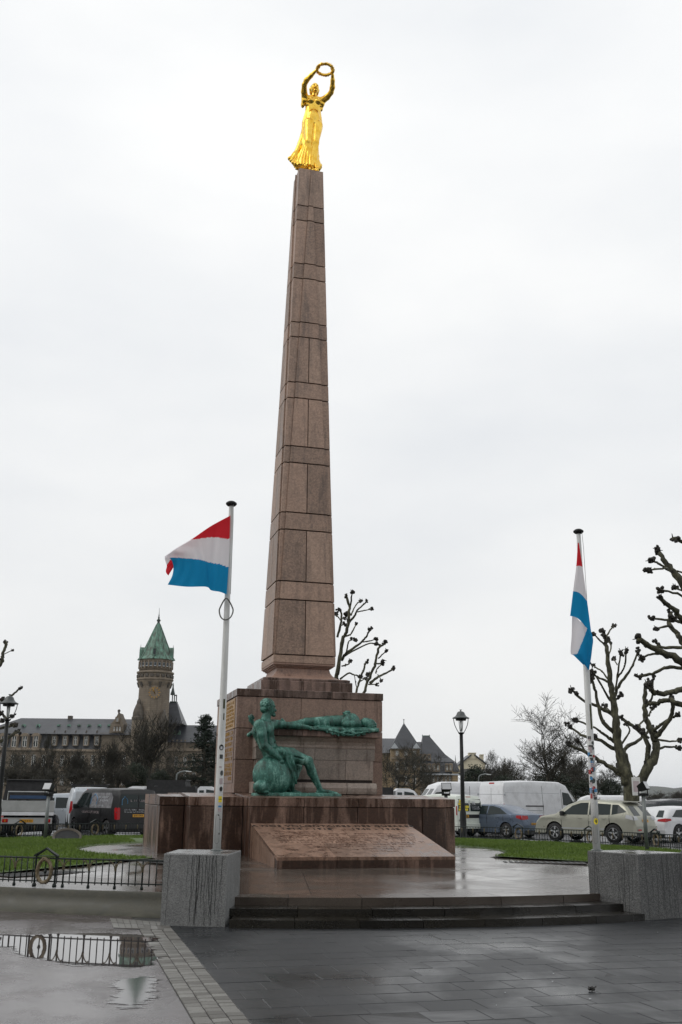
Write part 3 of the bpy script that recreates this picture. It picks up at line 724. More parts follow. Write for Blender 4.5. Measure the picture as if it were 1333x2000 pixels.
# --- relief tomb on the pedestal front
tm = part('tomb')
def tb(poly_prof, x0, x1, name='tomb_stone', inset0=0, mat=None):
    # profile (y,z) extruded along x
    mb = MB(); mb.prism(poly_prof, x0, x1, 'x'); return mb.build(name, mat or MT['sarco'], tm)
F0 = PF-.0
for x0, x1 in ((-1.52, -.35), (-.35, .45), (.45, 1.62)):
    block(tm, x0+.003, x1-.003, F0-.62, F0+.02, 3.07, 3.245, MT['cap'], .012, 'tomb_lid_stone')
mo = [(F0+.02, 2.80), (F0-.46, 2.80), (F0-.47, 2.83), (F0-.43, 2.88), (F0-.45, 2.95), (F0-.50, 3.01), (F0-.53, 3.066), (F0+.02, 3.066)]
for x0, x1 in ((-1.45, .02), (.025, 1.53)): tb(mo, x0, x1)
for x0, x1 in ((-1.44, .0), (.008, 1.52)): tb([(F0+.02, 2.53), (F0-.45, 2.53), (F0-.462, 2.795), (F0+.02, 2.795)], x0, x1)
for x0, x1 in ((-1.40, .78), (.79, 1.485)): tb([(F0+.02, 2.07), (F0-.43, 2.07), (F0-.448, 2.522), (F0+.02, 2.522)], x0, x1)
for x0, x1 in ((-1.50, .80), (.81, 1.56)): tb([(F0+.02, 1.74), (F0-.50, 1.74), (F0-.52, 1.80), (F0-.53, 1.88), (F0-.50, 1.96), (F0-.44, 2.0), (F0+.02, 2.0)], x0, x1)
mb = MB(); mb.box(-1.42, 1.47, F0-.40, F0+.02, 2.0, 2.075); mb.build('tomb_recess', MT['joint'], tm)
# --- lettered panels on the pedestal's left side
def strokes(mb, x0, x1, z0, z1, y, rg, h, d=.006, axis='y', word=0.16):
    """one line of small raised characters"""
    x = x0
    while x < x1-.02:
        w = h*rg.uniform(.45, .75)
        if rg.random() > word:
            for k in range(rg.randint(2, 3)):
                if rg.random() < .55: q = x+rg.choice((0, .5, .85))*w; r_ = (q, min(q+.16*h, x1), z0, z0+h)
                else: zz = z0+h*rg.choice((0, .42, .82)); r_ = (x, min(x+w, x1), zz, min(zz+.17*h, z0+h))
                if axis == 'y': mb.box(r_[0], r_[1], y-d, y, r_[2], r_[3])
                elif axis == 'x': mb.box(y-d, y, r_[0], r_[1], r_[2], r_[3])
                else: mb.box(r_[0], r_[1], r_[2], r_[3], y, y+d)
        x += w*1.35
rg = random.Random(4); X = -PH
lp = MB(); lp.box(X-.012, X+.01, -1.40, 1.3, 3.275, 4.0); lp.build('lettered_panel', MT['ochre'], pd)
lp = MB(); lp.box(X-.012, X+.01, -1.40, 1.3, 1.98, 3.255); lp.build('lettered_panel', MT['taupe'], pd)
for k in range(7):
    mb = MB(); strokes(mb, -1.3, 1.2, 3.33+k*.092, 0, X-.012, rg, .06, axis='x'); tag(mb.build('letter_line', MT['goldletter'], pd), kind='stuff')
for k, zz in enumerate((3.13, 3.0, 2.87, 2.73, 2.62, 2.51, 2.36, 2.26, 2.16, 2.04)):
    mb = MB(); strokes(mb, -1.3, (1.2, 1.2, .1, 1.2, 1.2, 1.2, .4, .4, .4, -.8)[k], zz, 0, X-.012, rg, .085, axis='x'); tag(mb.build('letter_line', MT['goldletter'], pd), kind='stuff')

# ================================================================ inscribed sloping slab in front
SB = empty('inscription_slab', M(0, 0, 0), MA)
tag(SB, 'low sloping red granite slab with engraved dedication in front of the plinth', 'slab')
FT, BT, HS, zf, zb = -6.64, -3.73, 1.80, .56, 1.10
CSZ = -.025
def ztop(t): return zf+(zb-zf)*(t-FT)/(BT-FT)
def slabpiece(x0, x1, t0, t1, th, mat, name, lift=0.0):
    mb = MB(); mb.hexa([(x0, t0, ztop(t0)-th+lift), (x1, t0, ztop(t0)-th+lift), (x1, t1, ztop(t1)-th+lift), (x0, t1, ztop(t1)-th+lift)], [(x0, t0, ztop(t0)+lift), (x1, t0, ztop(t0)+lift), (x1, t1, ztop(t1)+lift), (x0, t1, ztop(t1)+lift)])
    return mb.build(name, mat, SB)
mb = MB(); mb.prism([(FT+.03, .2), (FT+.03, zf-.05), (BT, zb-.05), (BT, .2)], -HS+.03, HS-.03, 'x'); mb.build('core', MT['joint'], SB)
for x0, x1 in ((-HS, -.62), (-.62, .63), (.63, HS)):      # front stones
    block(SB, x0+.004, x1-.004, FT, FT+.25, .2, zf-.012, MT['plinth'], .006)
for s in (-1, 1):      # cheek stones
    a, b = sorted((s*HS, s*(HS-.25)))
    for t0, t1 in ((FT+.255, -5.2), (-5.195, BT)):
        mb = MB(); mb.hexa([(a, t0, .2), (b, t0, .2), (b, t1, .2), (a, t1, .2)], [(a, t0, ztop(t0)-.012), (b, t0, ztop(t0)-.012), (b, t1, ztop(t1)-.012), (a, t1, ztop(t1)-.012)]); mb.build('granite_block', MT['sidepink'] if False else MT['slab'], SB)
# top slabs: three rows with staggered joints
rows = ((FT-.004, -5.55, (-HS-.004, -.62, .75, HS+.004)), (-5.55, -4.35, (-HS-.004, -1.3, .1, 1.35, HS+.004)), (-4.35, BT, (-HS-.004, -.75, .7, HS+.004)))
for t0, t1, xs in rows:
    for x0, x1 in zip(xs, xs[1:]): slabpiece(x0+.004, x1-.004, t0+.003, t1-.003, .06, MT['slab'], 'top_slab')
ang = math.atan2(zb-zf, BT-FT)
def text_part(txt, size, s, t, mat, name, ex=.004):
    cu = bpy.data.curves.new(name, 'FONT'); cu.body = txt; cu.size = size; cu.extrude = ex; cu.align_x = 'CENTER'; cu.space_character = 1.12
    tmp = bpy.data.objects.new(name, cu); COL.objects.link(tmp); dg = bpy.context.evaluated_depsgraph_get(); me = bpy.data.meshes.new_from_object(tmp.evaluated_get(dg)); bpy.data.objects.remove(tmp)
    me.materials.clear(); me.materials.append(mat); o = link(bpy.data.objects.new(name, me), SB); o.location = (s, t, ztop(t)+.003); o.rotation_euler = (ang, 0, 0); return o
text_part('A NOS VOLONTAIRES DES GUERRES', .205, 0, -4.06, MT['ink'], 'inscription')
text_part('1914 - 1918      1940 - 1945', .205, .1, -4.34, MT['ink'], 'inscription')
MT['engrave'] = plain('engraved_line', (0.135, 0.072, 0.05), 0.45)
for k in range(9):
    t = -4.72-.185*k; mb = MB(); i0, i1 = ((-1.6, 1.6), (-1.55, 1.55), (-1.6, 1.5), (-1.4, 1.5), (-1.5, 1.6), (-1.2, 1.3), (-.9, 1.2), (.0, .9), (.2, .8))[k]
    strokes(mb, i0, i1, -.04, 0, 0.0, rg, .085, d=.003, axis='z'); o = tag(mb.build('engraved_line', MT['engrave'], SB), kind='stuff'); o.location = (0, t, ztop(t)+.002); o.rotation_euler = (ang, 0, 0)

# ================================================================ statues: smooth blended figures (signed distance -> surface net)
class SDF:
    def __init__(s, lo, hi, h):
        s.lo = np.array(lo, np.float32); s.h = h
        s.n = np.ceil((np.array(hi)-np.array(lo))/h).astype(int)+1
        s.d = np.full(s.n, 1.0, np.float32)
        s.ax = [s.lo[i]+h*np.arange(s.n[i], dtype=np.float32) for i in range(3)]
    def _sub(s, lo, hi):
        sl = []
        for i in range(3):
            a = max(0, int((lo[i]-s.lo[i])/s.h)); b = min(s.n[i], int((hi[i]-s.lo[i])/s.h)+2)
            if b <= a: return None
            sl.append(slice(a, b))
        sl = tuple(sl); P = np.meshgrid(s.ax[0][sl[0]], s.ax[1][sl[1]], s.ax[2][sl[2]], indexing='ij', sparse=True)
        return sl, P
    def _mix(s, sl, e, k, neg=False):
        d = s.d[sl]
        if neg:
            e = -e; hh = np.clip(.5-.5*(d-e)/k, 0, 1); s.d[sl] = d*(1-hh)+e*hh+k*hh*(1-hh)
        else:
            hh = np.clip(.5+.5*(d-e)/k, 0, 1); s.d[sl] = d*(1-hh)+e*hh-k*hh*(1-hh)
    def cap(s, a, b, ra, rb=None, k=.03, neg=False):
        rb = ra if rb is None else rb; a = np.array(a, float); b = np.array(b, float); m = max(ra, rb)+k*1.5+.1
        r = s._sub(np.minimum(a, b)-m, np.maximum(a, b)+m)
        if r is None: return s
        sl, P = r; ab = b-a; L = ab@ab+1e-9
        t = np.clip(((P[0]-a[0])*ab[0]+(P[1]-a[1])*ab[1]+(P[2]-a[2])*ab[2])/L, 0, 1)
        e = np.sqrt((P[0]-a[0]-t*ab[0])**2+(P[1]-a[1]-t*ab[1])**2+(P[2]-a[2]-t*ab[2])**2)-(ra+(rb-ra)*t)
        s._mix(sl, e.astype(np.float32), k, neg); return s
    def chain(s, pts, rs, k=.03):
        for i in range(len(pts)-1): s.cap(pts[i], pts[i+1], rs[i], rs[i+1], k)
        return s
    def ell(s, c, r, k=.03, rot=(0, 0, 0), neg=False, fold=None):
        Mx = np.array(Matrix.Rotation(rot[2], 3, 'Z') @ Matrix.Rotation(rot[1], 3, 'Y') @ Matrix.Rotation(rot[0], 3, 'X'))
        m = max(r)+k*1.5+.1; c = np.array(c, float); q = s._sub(c-m, c+m)
        if q is None: return s
        sl, P = q; X = [P[i]-c[i] for i in range(3)]
        L = [Mx[0, i]*X[0]+Mx[1, i]*X[1]+Mx[2, i]*X[2] for i in range(3)]
        g = np.sqrt((L[0]/r[0])**2+(L[1]/r[1])**2+(L[2]/r[2])**2)
        g2 = np.sqrt((L[0]/r[0]**2)**2+(L[1]/r[1]**2)**2+(L[2]/r[2]**2)**2)+1e-6
        e = g*(g-1)/g2
        if fold: e = e+fold(L[0], L[1], L[2])
        s._mix(sl, e.astype(np.float32), k, neg); return s
    def loft(s, rows, k=.03, fold=None):      # rows: (z, cx, cy, a, b)
        rows = np.array(rows, float); z = s.ax[2]; g = [np.interp(z, rows[:, 0], rows[:, i]) for i in range(1, 5)]
        # smooth the interpolation a little
        for i in range(4):
            for _ in range(3): g[i] = np.convolve(np.pad(g[i], 2, 'edge'), np.ones(5)/5, 'valid')
        X = s.ax[0][:, None, None]; Y = s.ax[1][None, :, None]; Z = z[None, None, :]
        cx, cy, a, b = [q[None, None, :] for q in g]
        e = (np.sqrt(((X-cx)/a)**2+((Y-cy)/b)**2)-1)*np.minimum(a, b)
        if fold: e = e+fold(X-cx, Y-cy, Z)
        e = np.maximum(e, np.maximum(rows[0, 0]-Z, Z-rows[-1, 0]))
        s._mix((slice(None),)*3, e.astype(np.float32), k); return s
    def warp(s, f):
        X = s.ax[0][:, None, None]; Y = s.ax[1][None, :, None]; Z = s.ax[2][None, None, :]
        s.d += f(X, Y, Z).astype(np.float32); return s
    def mesh(s, name, mat):
        d = s.d; neg = d < 0; n = s.n
        c = np.zeros(tuple(n-1), np.int8)
        for i in (0, 1):
            for j in (0, 1):
                for k in (0, 1): c += neg[i:n[0]-1+i, j:n[1]-1+j, k:n[2]-1+k]
        act = (c > 0) & (c < 8); idx = np.full(act.shape, -1, np.int64); ijk = np.argwhere(act); idx[act] = np.arange(len(ijk))
        acc = np.zeros((len(ijk), 3)); cntr = np.zeros(len(ijk)); ed = []
        cor = [(i, j, k) for i in (0, 1) for j in (0, 1) for k in (0, 1)]
        for A in cor:
            for ax in range(3):
                if A[ax] == 0:
                    B = list(A); B[ax] = 1
                    da = d[ijk[:, 0]+A[0], ijk[:, 1]+A[1], ijk[:, 2]+A[2]]; db = d[ijk[:, 0]+B[0], ijk[:, 1]+B[1], ijk[:, 2]+B[2]]
                    mk = (da < 0) != (db < 0); t = np.where(mk, da/np.where(mk, da-db, 1), 0)
                    p = np.repeat(np.array([A], float), len(ijk), 0); p[:, ax] += t
                    acc[mk] += p[mk]; cntr[mk] += 1
        v = s.lo+s.h*(ijk+acc/cntr[:, None]); F = []
        for ax in range(3):
            sl0 = [slice(None)]*3; sl1 = [slice(None)]*3; sl0[ax] = slice(0, -1); sl1[ax] = slice(1, None)
            a = neg[tuple(sl0)]; b = neg[tuple(sl1)]; e = np.argwhere(a != b); u_, w_ = [(1, 2), (2, 0), (0, 1)][ax]
            ok = (e[:, u_] > 0) & (e[:, w_] > 0) & (e[:, u_] < n[u_]-1) & (e[:, w_] < n[w_]-1); e = e[ok]
            fl = a[tuple(e.T)]
            q = []
            for du, dw in ((-1, -1), (0, -1), (0, 0), (-1, 0)):
                t_ = e.copy(); t_[:, u_] += du; t_[:, w_] += dw; q.append(idx[tuple(t_.T)])
            q = np.stack(q, 1); q[~fl] = q[~fl][:, ::-1]; F.append(q)
        F = np.concatenate(F)
        me = bpy.data.meshes.new(name); me.from_pydata(v.tolist(), [], F.tolist()); me.materials.append(mat)
        me.polygons.foreach_set('use_smooth', [True]*len(me.polygons)); me.update(); return me

def hand(f, w, p, dirv, r, k=.012, curl=.3, side=(0, 0, 1)):
    """palm + five unequal fingers; p wrist point, dirv direction, side = spread axis"""
    d = Vector(dirv).normalized(); sd = Vector(side); sd = (sd-d*sd.dot(d)).normalized(); nn = d.cross(sd)
    p = Vector(p); pc = p+d*r*1.3
    f.ell(pc, (r*1.15, r*1.15, r*1.15), k); f.cap(w, pc, r*.8, r*.9, k)
    for i, (o_, l_) in enumerate(((-.9, 1.7), (-.3, 2.1), (.3, 2.2), (.9, 1.9))):
        a = pc+sd*o_*r*.9+d*r*.7; b = a+d*l_*r*.8+nn*curl*r*.5; c = b+d*l_*r*.5+nn*curl*r*1.6
        f.cap(a, b, r*.34, r*.30, k*.7); f.cap(b, c, r*.30, r*.24, k*.7)
    a = pc-sd*r*.9; b = a-sd*r*.7+d*r*1.0; f.cap(a, b, r*.36, r*.28, k*.7)

# ---------------------------------------------------------------- gilded woman with laurel wreath
def golden():
    f = SDF((-.78, -1.0, -.04), (.82, .5, 3.6), .016)
    fold = lambda x, y, z: .022*np.sin(np.arctan2(y, x)*17+z*2.2+1.2*np.sin(z*3))*np.clip((1.35-z)/.7, 0, 1)+.006*np.sin(np.arctan2(y, x)*23+z*5)*np.clip((2.9-z)/1.0, 0, 1)
    f.loft([(.26, -.07, .0, .35, .25), (.45, -.07, .0, .32, .23), (.7, -.04, .0, .27, .21), (1.1, .03, -.0, .235, .175), (1.4, .06, .0, .27, .19), (1.75, .085, .01, .32, .215), (1.95, .09, .01, .325, .215), (2.2, .10, .0, .285, .19), (2.42, .105, -.01, .245, .165), (2.62, .10, -.01, .255, .175), (2.80, .09, .0, .28, .165), (2.92, .10, .0, .17, .12)], k=.04, fold=fold)
    # legs pressing through the dress
    f.chain([(-.03, -.10, 1.85), (-.06, -.17, 1.12), (-.02, -.10, .55), (.0, -.12, .1)], [.165, .108, .088, .055], .05)
    f.chain([(.24, -.08, 1.85), (.17, -.14, 1.15), (.17, -.08, .55), (.18, -.10, .1)], [.165, .108, .088, .055], .05)
    for x in (.0, .18): f.cap((x, -.12, .055), (x+(x-.09)*.3, -.33, .03), .06, .045, .03)
    f.ell((.10, -.17, 2.12), (.17, .10, .20), .06); f.cap((.105, -.22, 1.80), (.085, -.24, 1.2), .022, .02, .03, True)
    # bust, belt folds, shoulders
    f.ell((-.01, -.155, 2.66), (.105, .10, .10), .035); f.ell((.22, -.155, 2.67), (.105, .10, .10), .035)
    f.cap((-.14, -.12, 2.52), (.34, -.12, 2.56), .022, .022, .03)
    f.cap((-.16, -.06, 2.80), (.36, -.06, 2.82), .10, .10, .05)
    for x in (-.2, .38): f.ell((x, -.04, 2.72), (.09, .10, .13), .04)
    f.ell((-.23, .02, 2.60), (.06, .08, .12), .04); f.ell((.385, .02, 2.58), (.045, .06, .10), .04)
    # train of the dress blown to her right
    f.chain([(-.12, .12, 1.75), (-.24, .15, 1.25), (-.38, .14, .8), (-.52, .10, .55)], [.10, .09, .10, .07], .05)
    f.chain([(-.05, .14, 1.4), (-.16, .14, .9), (-.33, .06, .5), (-.44, .02, .36)], [.09, .09, .10, .06], .05)
    f.chain([(.24, .08, 1.3), (.26, .04, .8), (.31, -.02, .45)], [.08, .075, .055], .05)
    rg = random.Random(2)
    hem = [(-.58, .10, .60), (-.54, .06, .50), (-.50, .0, .40), (-.42, -.06, .34), (-.33, -.12, .29), (-.24, -.16, .26), (-.13, -.20, .22), (.10, -.20, .10), (.20, -.24, .13), (.28, -.20, .18), (.31, -.16, .26), (.345, -.10, .36), (.36, -.05, .44), (.3, .15, .3), (.1, .24, .26), (-.15, .24, .3), (-.38, .18, .42)]
    for i, h_ in enumerate(hem):
        f.ell(h_, (rg.uniform(.05, .075), rg.uniform(.05, .07), rg.uniform(.035, .055)), .018, (rg.uniform(-1, 1), rg.uniform(-1, 1), 0))
        f.cap(h_, (h_[0]*.8, h_[1]*.8, h_[2]+.25), .038, .02, .03)
        f.ell((h_[0]+rg.uniform(-.02, .02), h_[1]-.05, h_[2]-.045), (.022, .03, .02), .01, neg=True)
    # neck, head, hair
    f.cap((.11, -.02, 2.86), (.125, -.07, 3.06), .085, .07, .035)
    f.ell((.125, -.10, 3.19), (.125, .15, .175), .02, (.12, 0, 0)); f.ell((.125, -.02, 3.25), (.14, .15, .125), .02)
    f.cap((.0, -.03, 3.2), (.02, .02, 3.08), .045, .04, .02); f.cap((.25, -.03, 3.2), (.23, .02, 3.08), .045, .04, .02); f.ell((.125, .12, 3.14), (.1, .09, .1), .02)
    f.cap((.125, -.245, 3.21), (.125, -.265, 3.14), .018, .026, .015); f.ell((.075, -.245, 3.20), (.032, .03, .022), .012, neg=True); f.ell((.175, -.245, 3.20), (.032, .03, .022), .012, neg=True)
    f.cap((.09, -.245, 3.085), (.16, -.245, 3.085), .012, .012, .01); f.cap((.05, -.22, 3.235), (.20, -.22, 3.235), .016, .016, .012); f.ell((.125, -.205, 3.035), (.06, .05, .04), .02)
    # arms raised forward with the wreath
    f.chain([(-.18, -.05, 2.82), (-.25, -.22, 2.89), (-.285, -.40, 3.0), (-.24, -.50, 3.10), (-.12, -.60, 3.22), (-.01, -.70, 3.33)], [.115, .095, .078, .082, .068, .048], .03)
    f.chain([(.38, -.05, 2.82), (.50, -.22, 2.85), (.59, -.38, 2.92), (.605, -.48, 3.04), (.58, -.60, 3.19), (.55, -.70, 3.32)], [.115, .095, .078, .082, .068, .048], .03)
    hand(f, (-.01, -.70, 3.33), (.01, -.71, 3.35), (.35, -.45, .35), .042, side=(0, .6, -.4)); hand(f, (.55, -.70, 3.32), (.545, -.71, 3.34), (-.2, -.4, .5), .042, side=(0, .6, -.4))
    root = empty('golden_statue', M(0, 0, 20.145), MA)
    tag(root, 'gilded draped woman holding out a laurel wreath on top of the obelisk', 'statue')
    link(bpy.data.objects.new('body', f.mesh('body', MT['gold'])), root)
    mb = MB(); mb.box(-.34, .34, -.34, .30, -.005, .02, .01); mb.build('footplate', MT['gold'], root)
    # wreath: ring of small leaves
    mb = MB(); rg = random.Random(5); c = Vector((.275, -.80, 3.38)); R0 = .255; tilt = Matrix.Rotation(R_(2), 3, 'X')
    ring = [c+tilt @ Vector((R0*math.cos(a), R0*math.sin(a), 0)) for a in [2*math.pi*k/36 for k in range(37)]]
    mb.tube(ring, .042, 8, cap=False)
    for k in range(120):
        a = rg.uniform(0, 2*math.pi); p = c+tilt @ Vector((R0*math.cos(a), R0*math.sin(a), 0)); tan = tilt @ Vector((-math.sin(a), math.cos(a), 0)); rad = tilt @ Vector((math.cos(a), math.sin(a), 0)); b = rg.uniform(0, 6.28)
        nrm = rad*math.cos(b)+(tilt @ Vector((0, 0, 1)))*math.sin(b); sd = nrm.cross(tan); q = p+nrm*.022
        tip = q+tan*.085+nrm*.03; mid = q+tan*.04+nrm*.02
        mb.add([q, mid+sd*.024, tip, mid-sd*.024, mid+nrm*.014], [(0, 1, 4), (1, 2, 4), (2, 3, 4), (3, 0, 4)])
    mb.build('wreath', MT['gold'], root)
golden()

# ---------------------------------------------------------------- bronze seated mourner
def mourner():
    f = SDF((-1.8, -3.15, 1.66), (.62, -2.0, 4.0), .0125)
    ZL = 1.70
    # torso
    f.cap((-1.36, -2.46, 3.15), (-1.25, -2.48, 2.86), .255, .205, .05); f.cap((-1.25, -2.48, 2.86), (-1.12, -2.5, 2.60), .19, .215, .05)
    f.ell((-1.24, -2.58, 3.15), (.11, .12, .14), .06); f.ell((-1.22, -2.40, 3.16), (.12, .12, .14), .06)
    f.cap((-1.46, -2.62, 3.26), (-1.12, -2.30, 3.30), .135, .125, .07); f.ell((-1.48, -2.66, 3.26), (.13, .12, .14), .05)
    for z in (2.98, 2.88, 2.78): f.cap((-1.10, -2.62, z), (-1.04, -2.44, z), .018, .018, .02, True)
    for z in (3.02, 2.94): f.cap((-1.2, -2.70, z), (-1.10, -2.66, z-.05), .014, .014, .015, True)
    f.cap((-1.53, -2.50, 3.2), (-1.42, -2.48, 2.8), .02, .02, .04, True)
    f.cap((-1.10, -2.62, 3.06), (-1.06, -2.40, 3.07), .016, .016, .02, True); f.cap((-1.44, -2.70, 3.36), (-1.20, -2.56, 3.38), .016, .012, .02); f.cap((-1.04, -2.53, 3.04), (-1.02, -2.53, 2.72), .012, .012, .02, True)
    f.cap((-1.30, -2.70, 3.10), (-1.27, -2.69, 2.85), .022, .022, .03, True); f.cap((-1.55, -2.60, 3.10), (-1.45, -2.66, 2.95), .02, .02, .03, True)
    # neck and head in profile, looking right
    f.cap((-1.32, -2.47, 3.34), (-1.26, -2.47, 3.60), .125, .10, .06)
    f.ell((-1.255, -2.47, 3.745), (.165, .135, .155), .02); f.ell((-1.19, -2.47, 3.655), (.11, .105, .145), .025, (0, .1, 0))
    f.cap((-1.095, -2.47, 3.70), (-1.062, -2.47, 3.635), .016, .028, .015)          # nose
    f.ell((-1.085, -2.52, 3.705), (.03, .025, .02), .012, neg=True); f.ell((-1.085, -2.42, 3.705), (.03, .025, .02), .012, neg=True)
    f.cap((-1.09, -2.54, 3.735), (-1.085, -2.40, 3.735), .016, .016, .014); f.cap((-1.085, -2.50, 3.575), (-1.08, -2.44, 3.575), .016, .016, .012); f.ell((-1.105, -2.47, 3.525), (.05, .055, .04), .02)
    f.ell((-1.25, -2.605, 3.67), (.032, .02, .05), .01); f.ell((-1.24, -2.62, 3.67), (.014, .015, .025), .008, neg=True)
    rg = random.Random(8)
    f.ell((-1.275, -2.47, 3.775), (.172, .148, .148), .012, fold=lambda x, y, z: .009*np.sin(x*75+y*20)*np.sin(z*70+y*60))       # short curly hair
    f.ell((-1.34, -2.47, 3.66), (.10, .125, .10), .02)
    # right arm resting on the thigh
    f.chain([(-1.46, -2.66, 3.27), (-1.42, -2.74, 3.04), (-1.36, -2.78, 2.79)], [.135, .112, .088], .03)
    f.chain([(-1.36, -2.78, 2.79), (-1.20, -2.80, 2.66), (-1.00, -2.82, 2.52)], [.092, .09, .058], .03)
    hand(f, (-1.00, -2.82, 2.52), (-.985, -2.82, 2.50), (.35, -.05, -.8), .052, curl=.2, side=(1, 0, .4))
    # left arm stretched along the tomb
    f.chain([(-1.10, -2.29, 3.33), (-.92, -2.27, 3.33), (-.73, -2.29, 3.31)], [.115, .098, .08], .03)
    f.chain([(-.73, -2.29, 3.31), (-.50, -2.31, 3.30), (-.24, -2.34, 3.275)], [.084, .076, .05], .03)
    hand(f, (-.24, -2.34, 3.275), (-.22, -2.34, 3.27), (1, -.05, -.28), .05, curl=.35, side=(0, 1, .2))
    # legs
    f.chain([(-1.05, -2.62, 2.62), (-.72, -2.68, 2.60), (-.30, -2.70, 2.47)], [.185, .165, .115], .05)
    f.chain([(-.30, -2.70, 2.47), (-.20, -2.68, 2.22), (.0, -2.66, 1.86)], [.112, .108, .062], .03); f.ell((-.215, -2.66, 2.25), (.09, .09, .15), .03, (0, -.35, 0)); f.ell((-.25, -2.74, 2.47), (.06, .05, .07), .02)
    f.cap((.0, -2.66, 1.84), (-.03, -2.66, 1.77), .055, .06, .03); f.chain([(.02, -2.66, 1.80), (.20, -2.68, 1.775), (.40, -2.69, 1.755)], [.062, .052, .03], .03)
    for i in range(5): f.cap((.30, -2.75+i*.028, 1.76), (.42-i*.015, -2.76+i*.028, 1.745), .02, .016, .008)
    f.chain([(-1.0, -2.38, 2.56), (-.72, -2.36, 2.48), (-.46, -2.36, 2.34)], [.165, .14, .095], .05)
    f.chain([(-.46, -2.36, 2.34), (-.55, -2.40, 2.12), (-.70, -2.46, 1.86)], [.09, .09, .055], .03); f.chain([(-.70, -2.47, 1.80), (-.56, -2.52, 1.77), (-.44, -2.54, 1.755)], [.055, .05, .03], .03)
    f.cap((-.90, -2.84, 2.62), (-.45, -2.80, 2.52), .016, .016, .03, True); f.cap((-.16, -2.76, 2.36), (-.02, -2.72, 2.0), .014, .012, .02, True)
    # cloth over the lap, falling beside the shield
    cf = lambda x, y, z: .024*np.sin(x*48+z*7+1.5*np.sin(z*9))
    f.ell((-.93, -2.72, 2.66), (.22, .14, .11), .03, (0, .25, 0), fold=lambda x, y, z: .02*np.sin(x*44+y*24+z*16))
    f.ell((-.74, -2.80, 2.33), (.115, .07, .36), .03, (0, -.08, 0), fold=cf); f.ell((-.68, -2.76, 2.0), (.09, .06, .26), .03, fold=cf)
    # rock he sits on
    f.ell((-1.18, -2.42, 2.15), (.36, .26, .42), .05)
    # round shield leaning on the seat
    f.ell((-1.13, -2.72, 2.15), (.475, .24, .445), .008, (R_(-14), 0, 0)); f.ell((-1.12, -2.88, 2.10), (.13, .06, .12), .02, (R_(-14), 0, 0))
    f.ell((-1.125, -2.90, 2.10), (.05, .05, .05), .02)
    for k in range(40):
        a = 2*math.pi*k/40; f.cap((-1.13+.465*math.cos(a), -2.70-.10*math.sin(a)*-1-.03, 2.14+.42*math.sin(a)), (-1.13+.465*math.cos(a+.16), -2.70+.10*math.sin(a+.16)-.03, 2.14+.42*math.sin(a+.16)), .022, .022, .012)
    # helmet on the ground with crest
    f.ell((-1.45, -2.90, 1.87), (.17, .15, .15), .012); f.cap((-1.6, -2.92, 1.92), (-1.32, -2.92, 2.0), .03, .03, .015); f.cap((-1.32, -2.92, 2.0), (-1.27, -2.92, 1.8), .03, .03, .015); f.cap((-1.56, -2.96, 1.78), (-1.3, -2.98, 1.76), .03, .035, .015)
    # hilt and belt hung on the tomb corner behind his back
    f.cap((-1.48, -2.32, 3.25), (-1.62, -2.30, 3.40), .05, .045, .03); f.ell((-1.62, -2.30, 3.46), (.075, .06, .085), .03, fold=lambda x, y, z: .012*np.sin(x*60+z*50)); f.cap((-1.50, -2.32, 3.2), (-1.66, -2.30, 3.06), .04, .05, .03)
    # rough footing
    f.loft([(ZL-.03, -.55, -2.68, 1.08, .34), (ZL+.045, -.55, -2.68, 1.06, .32)], k=.02)
    f.cap((-.3, -2.9, 1.735), (.3, -2.86, 1.735), .03, .025, .02); f.cap((-.9, -2.95, 1.735), (-.4, -2.95, 1.735), .035, .025, .02)
    o = link(bpy.data.objects.new('bronze_mourner', f.mesh('bronze_mourner', MT['bronze']))); o.location = M(0, 0, 0); o.rotation_euler = (0, 0, MA)
    tag(o, 'seated green bronze man on a round shield, arm stretched along the tomb', 'statue')
mourner()

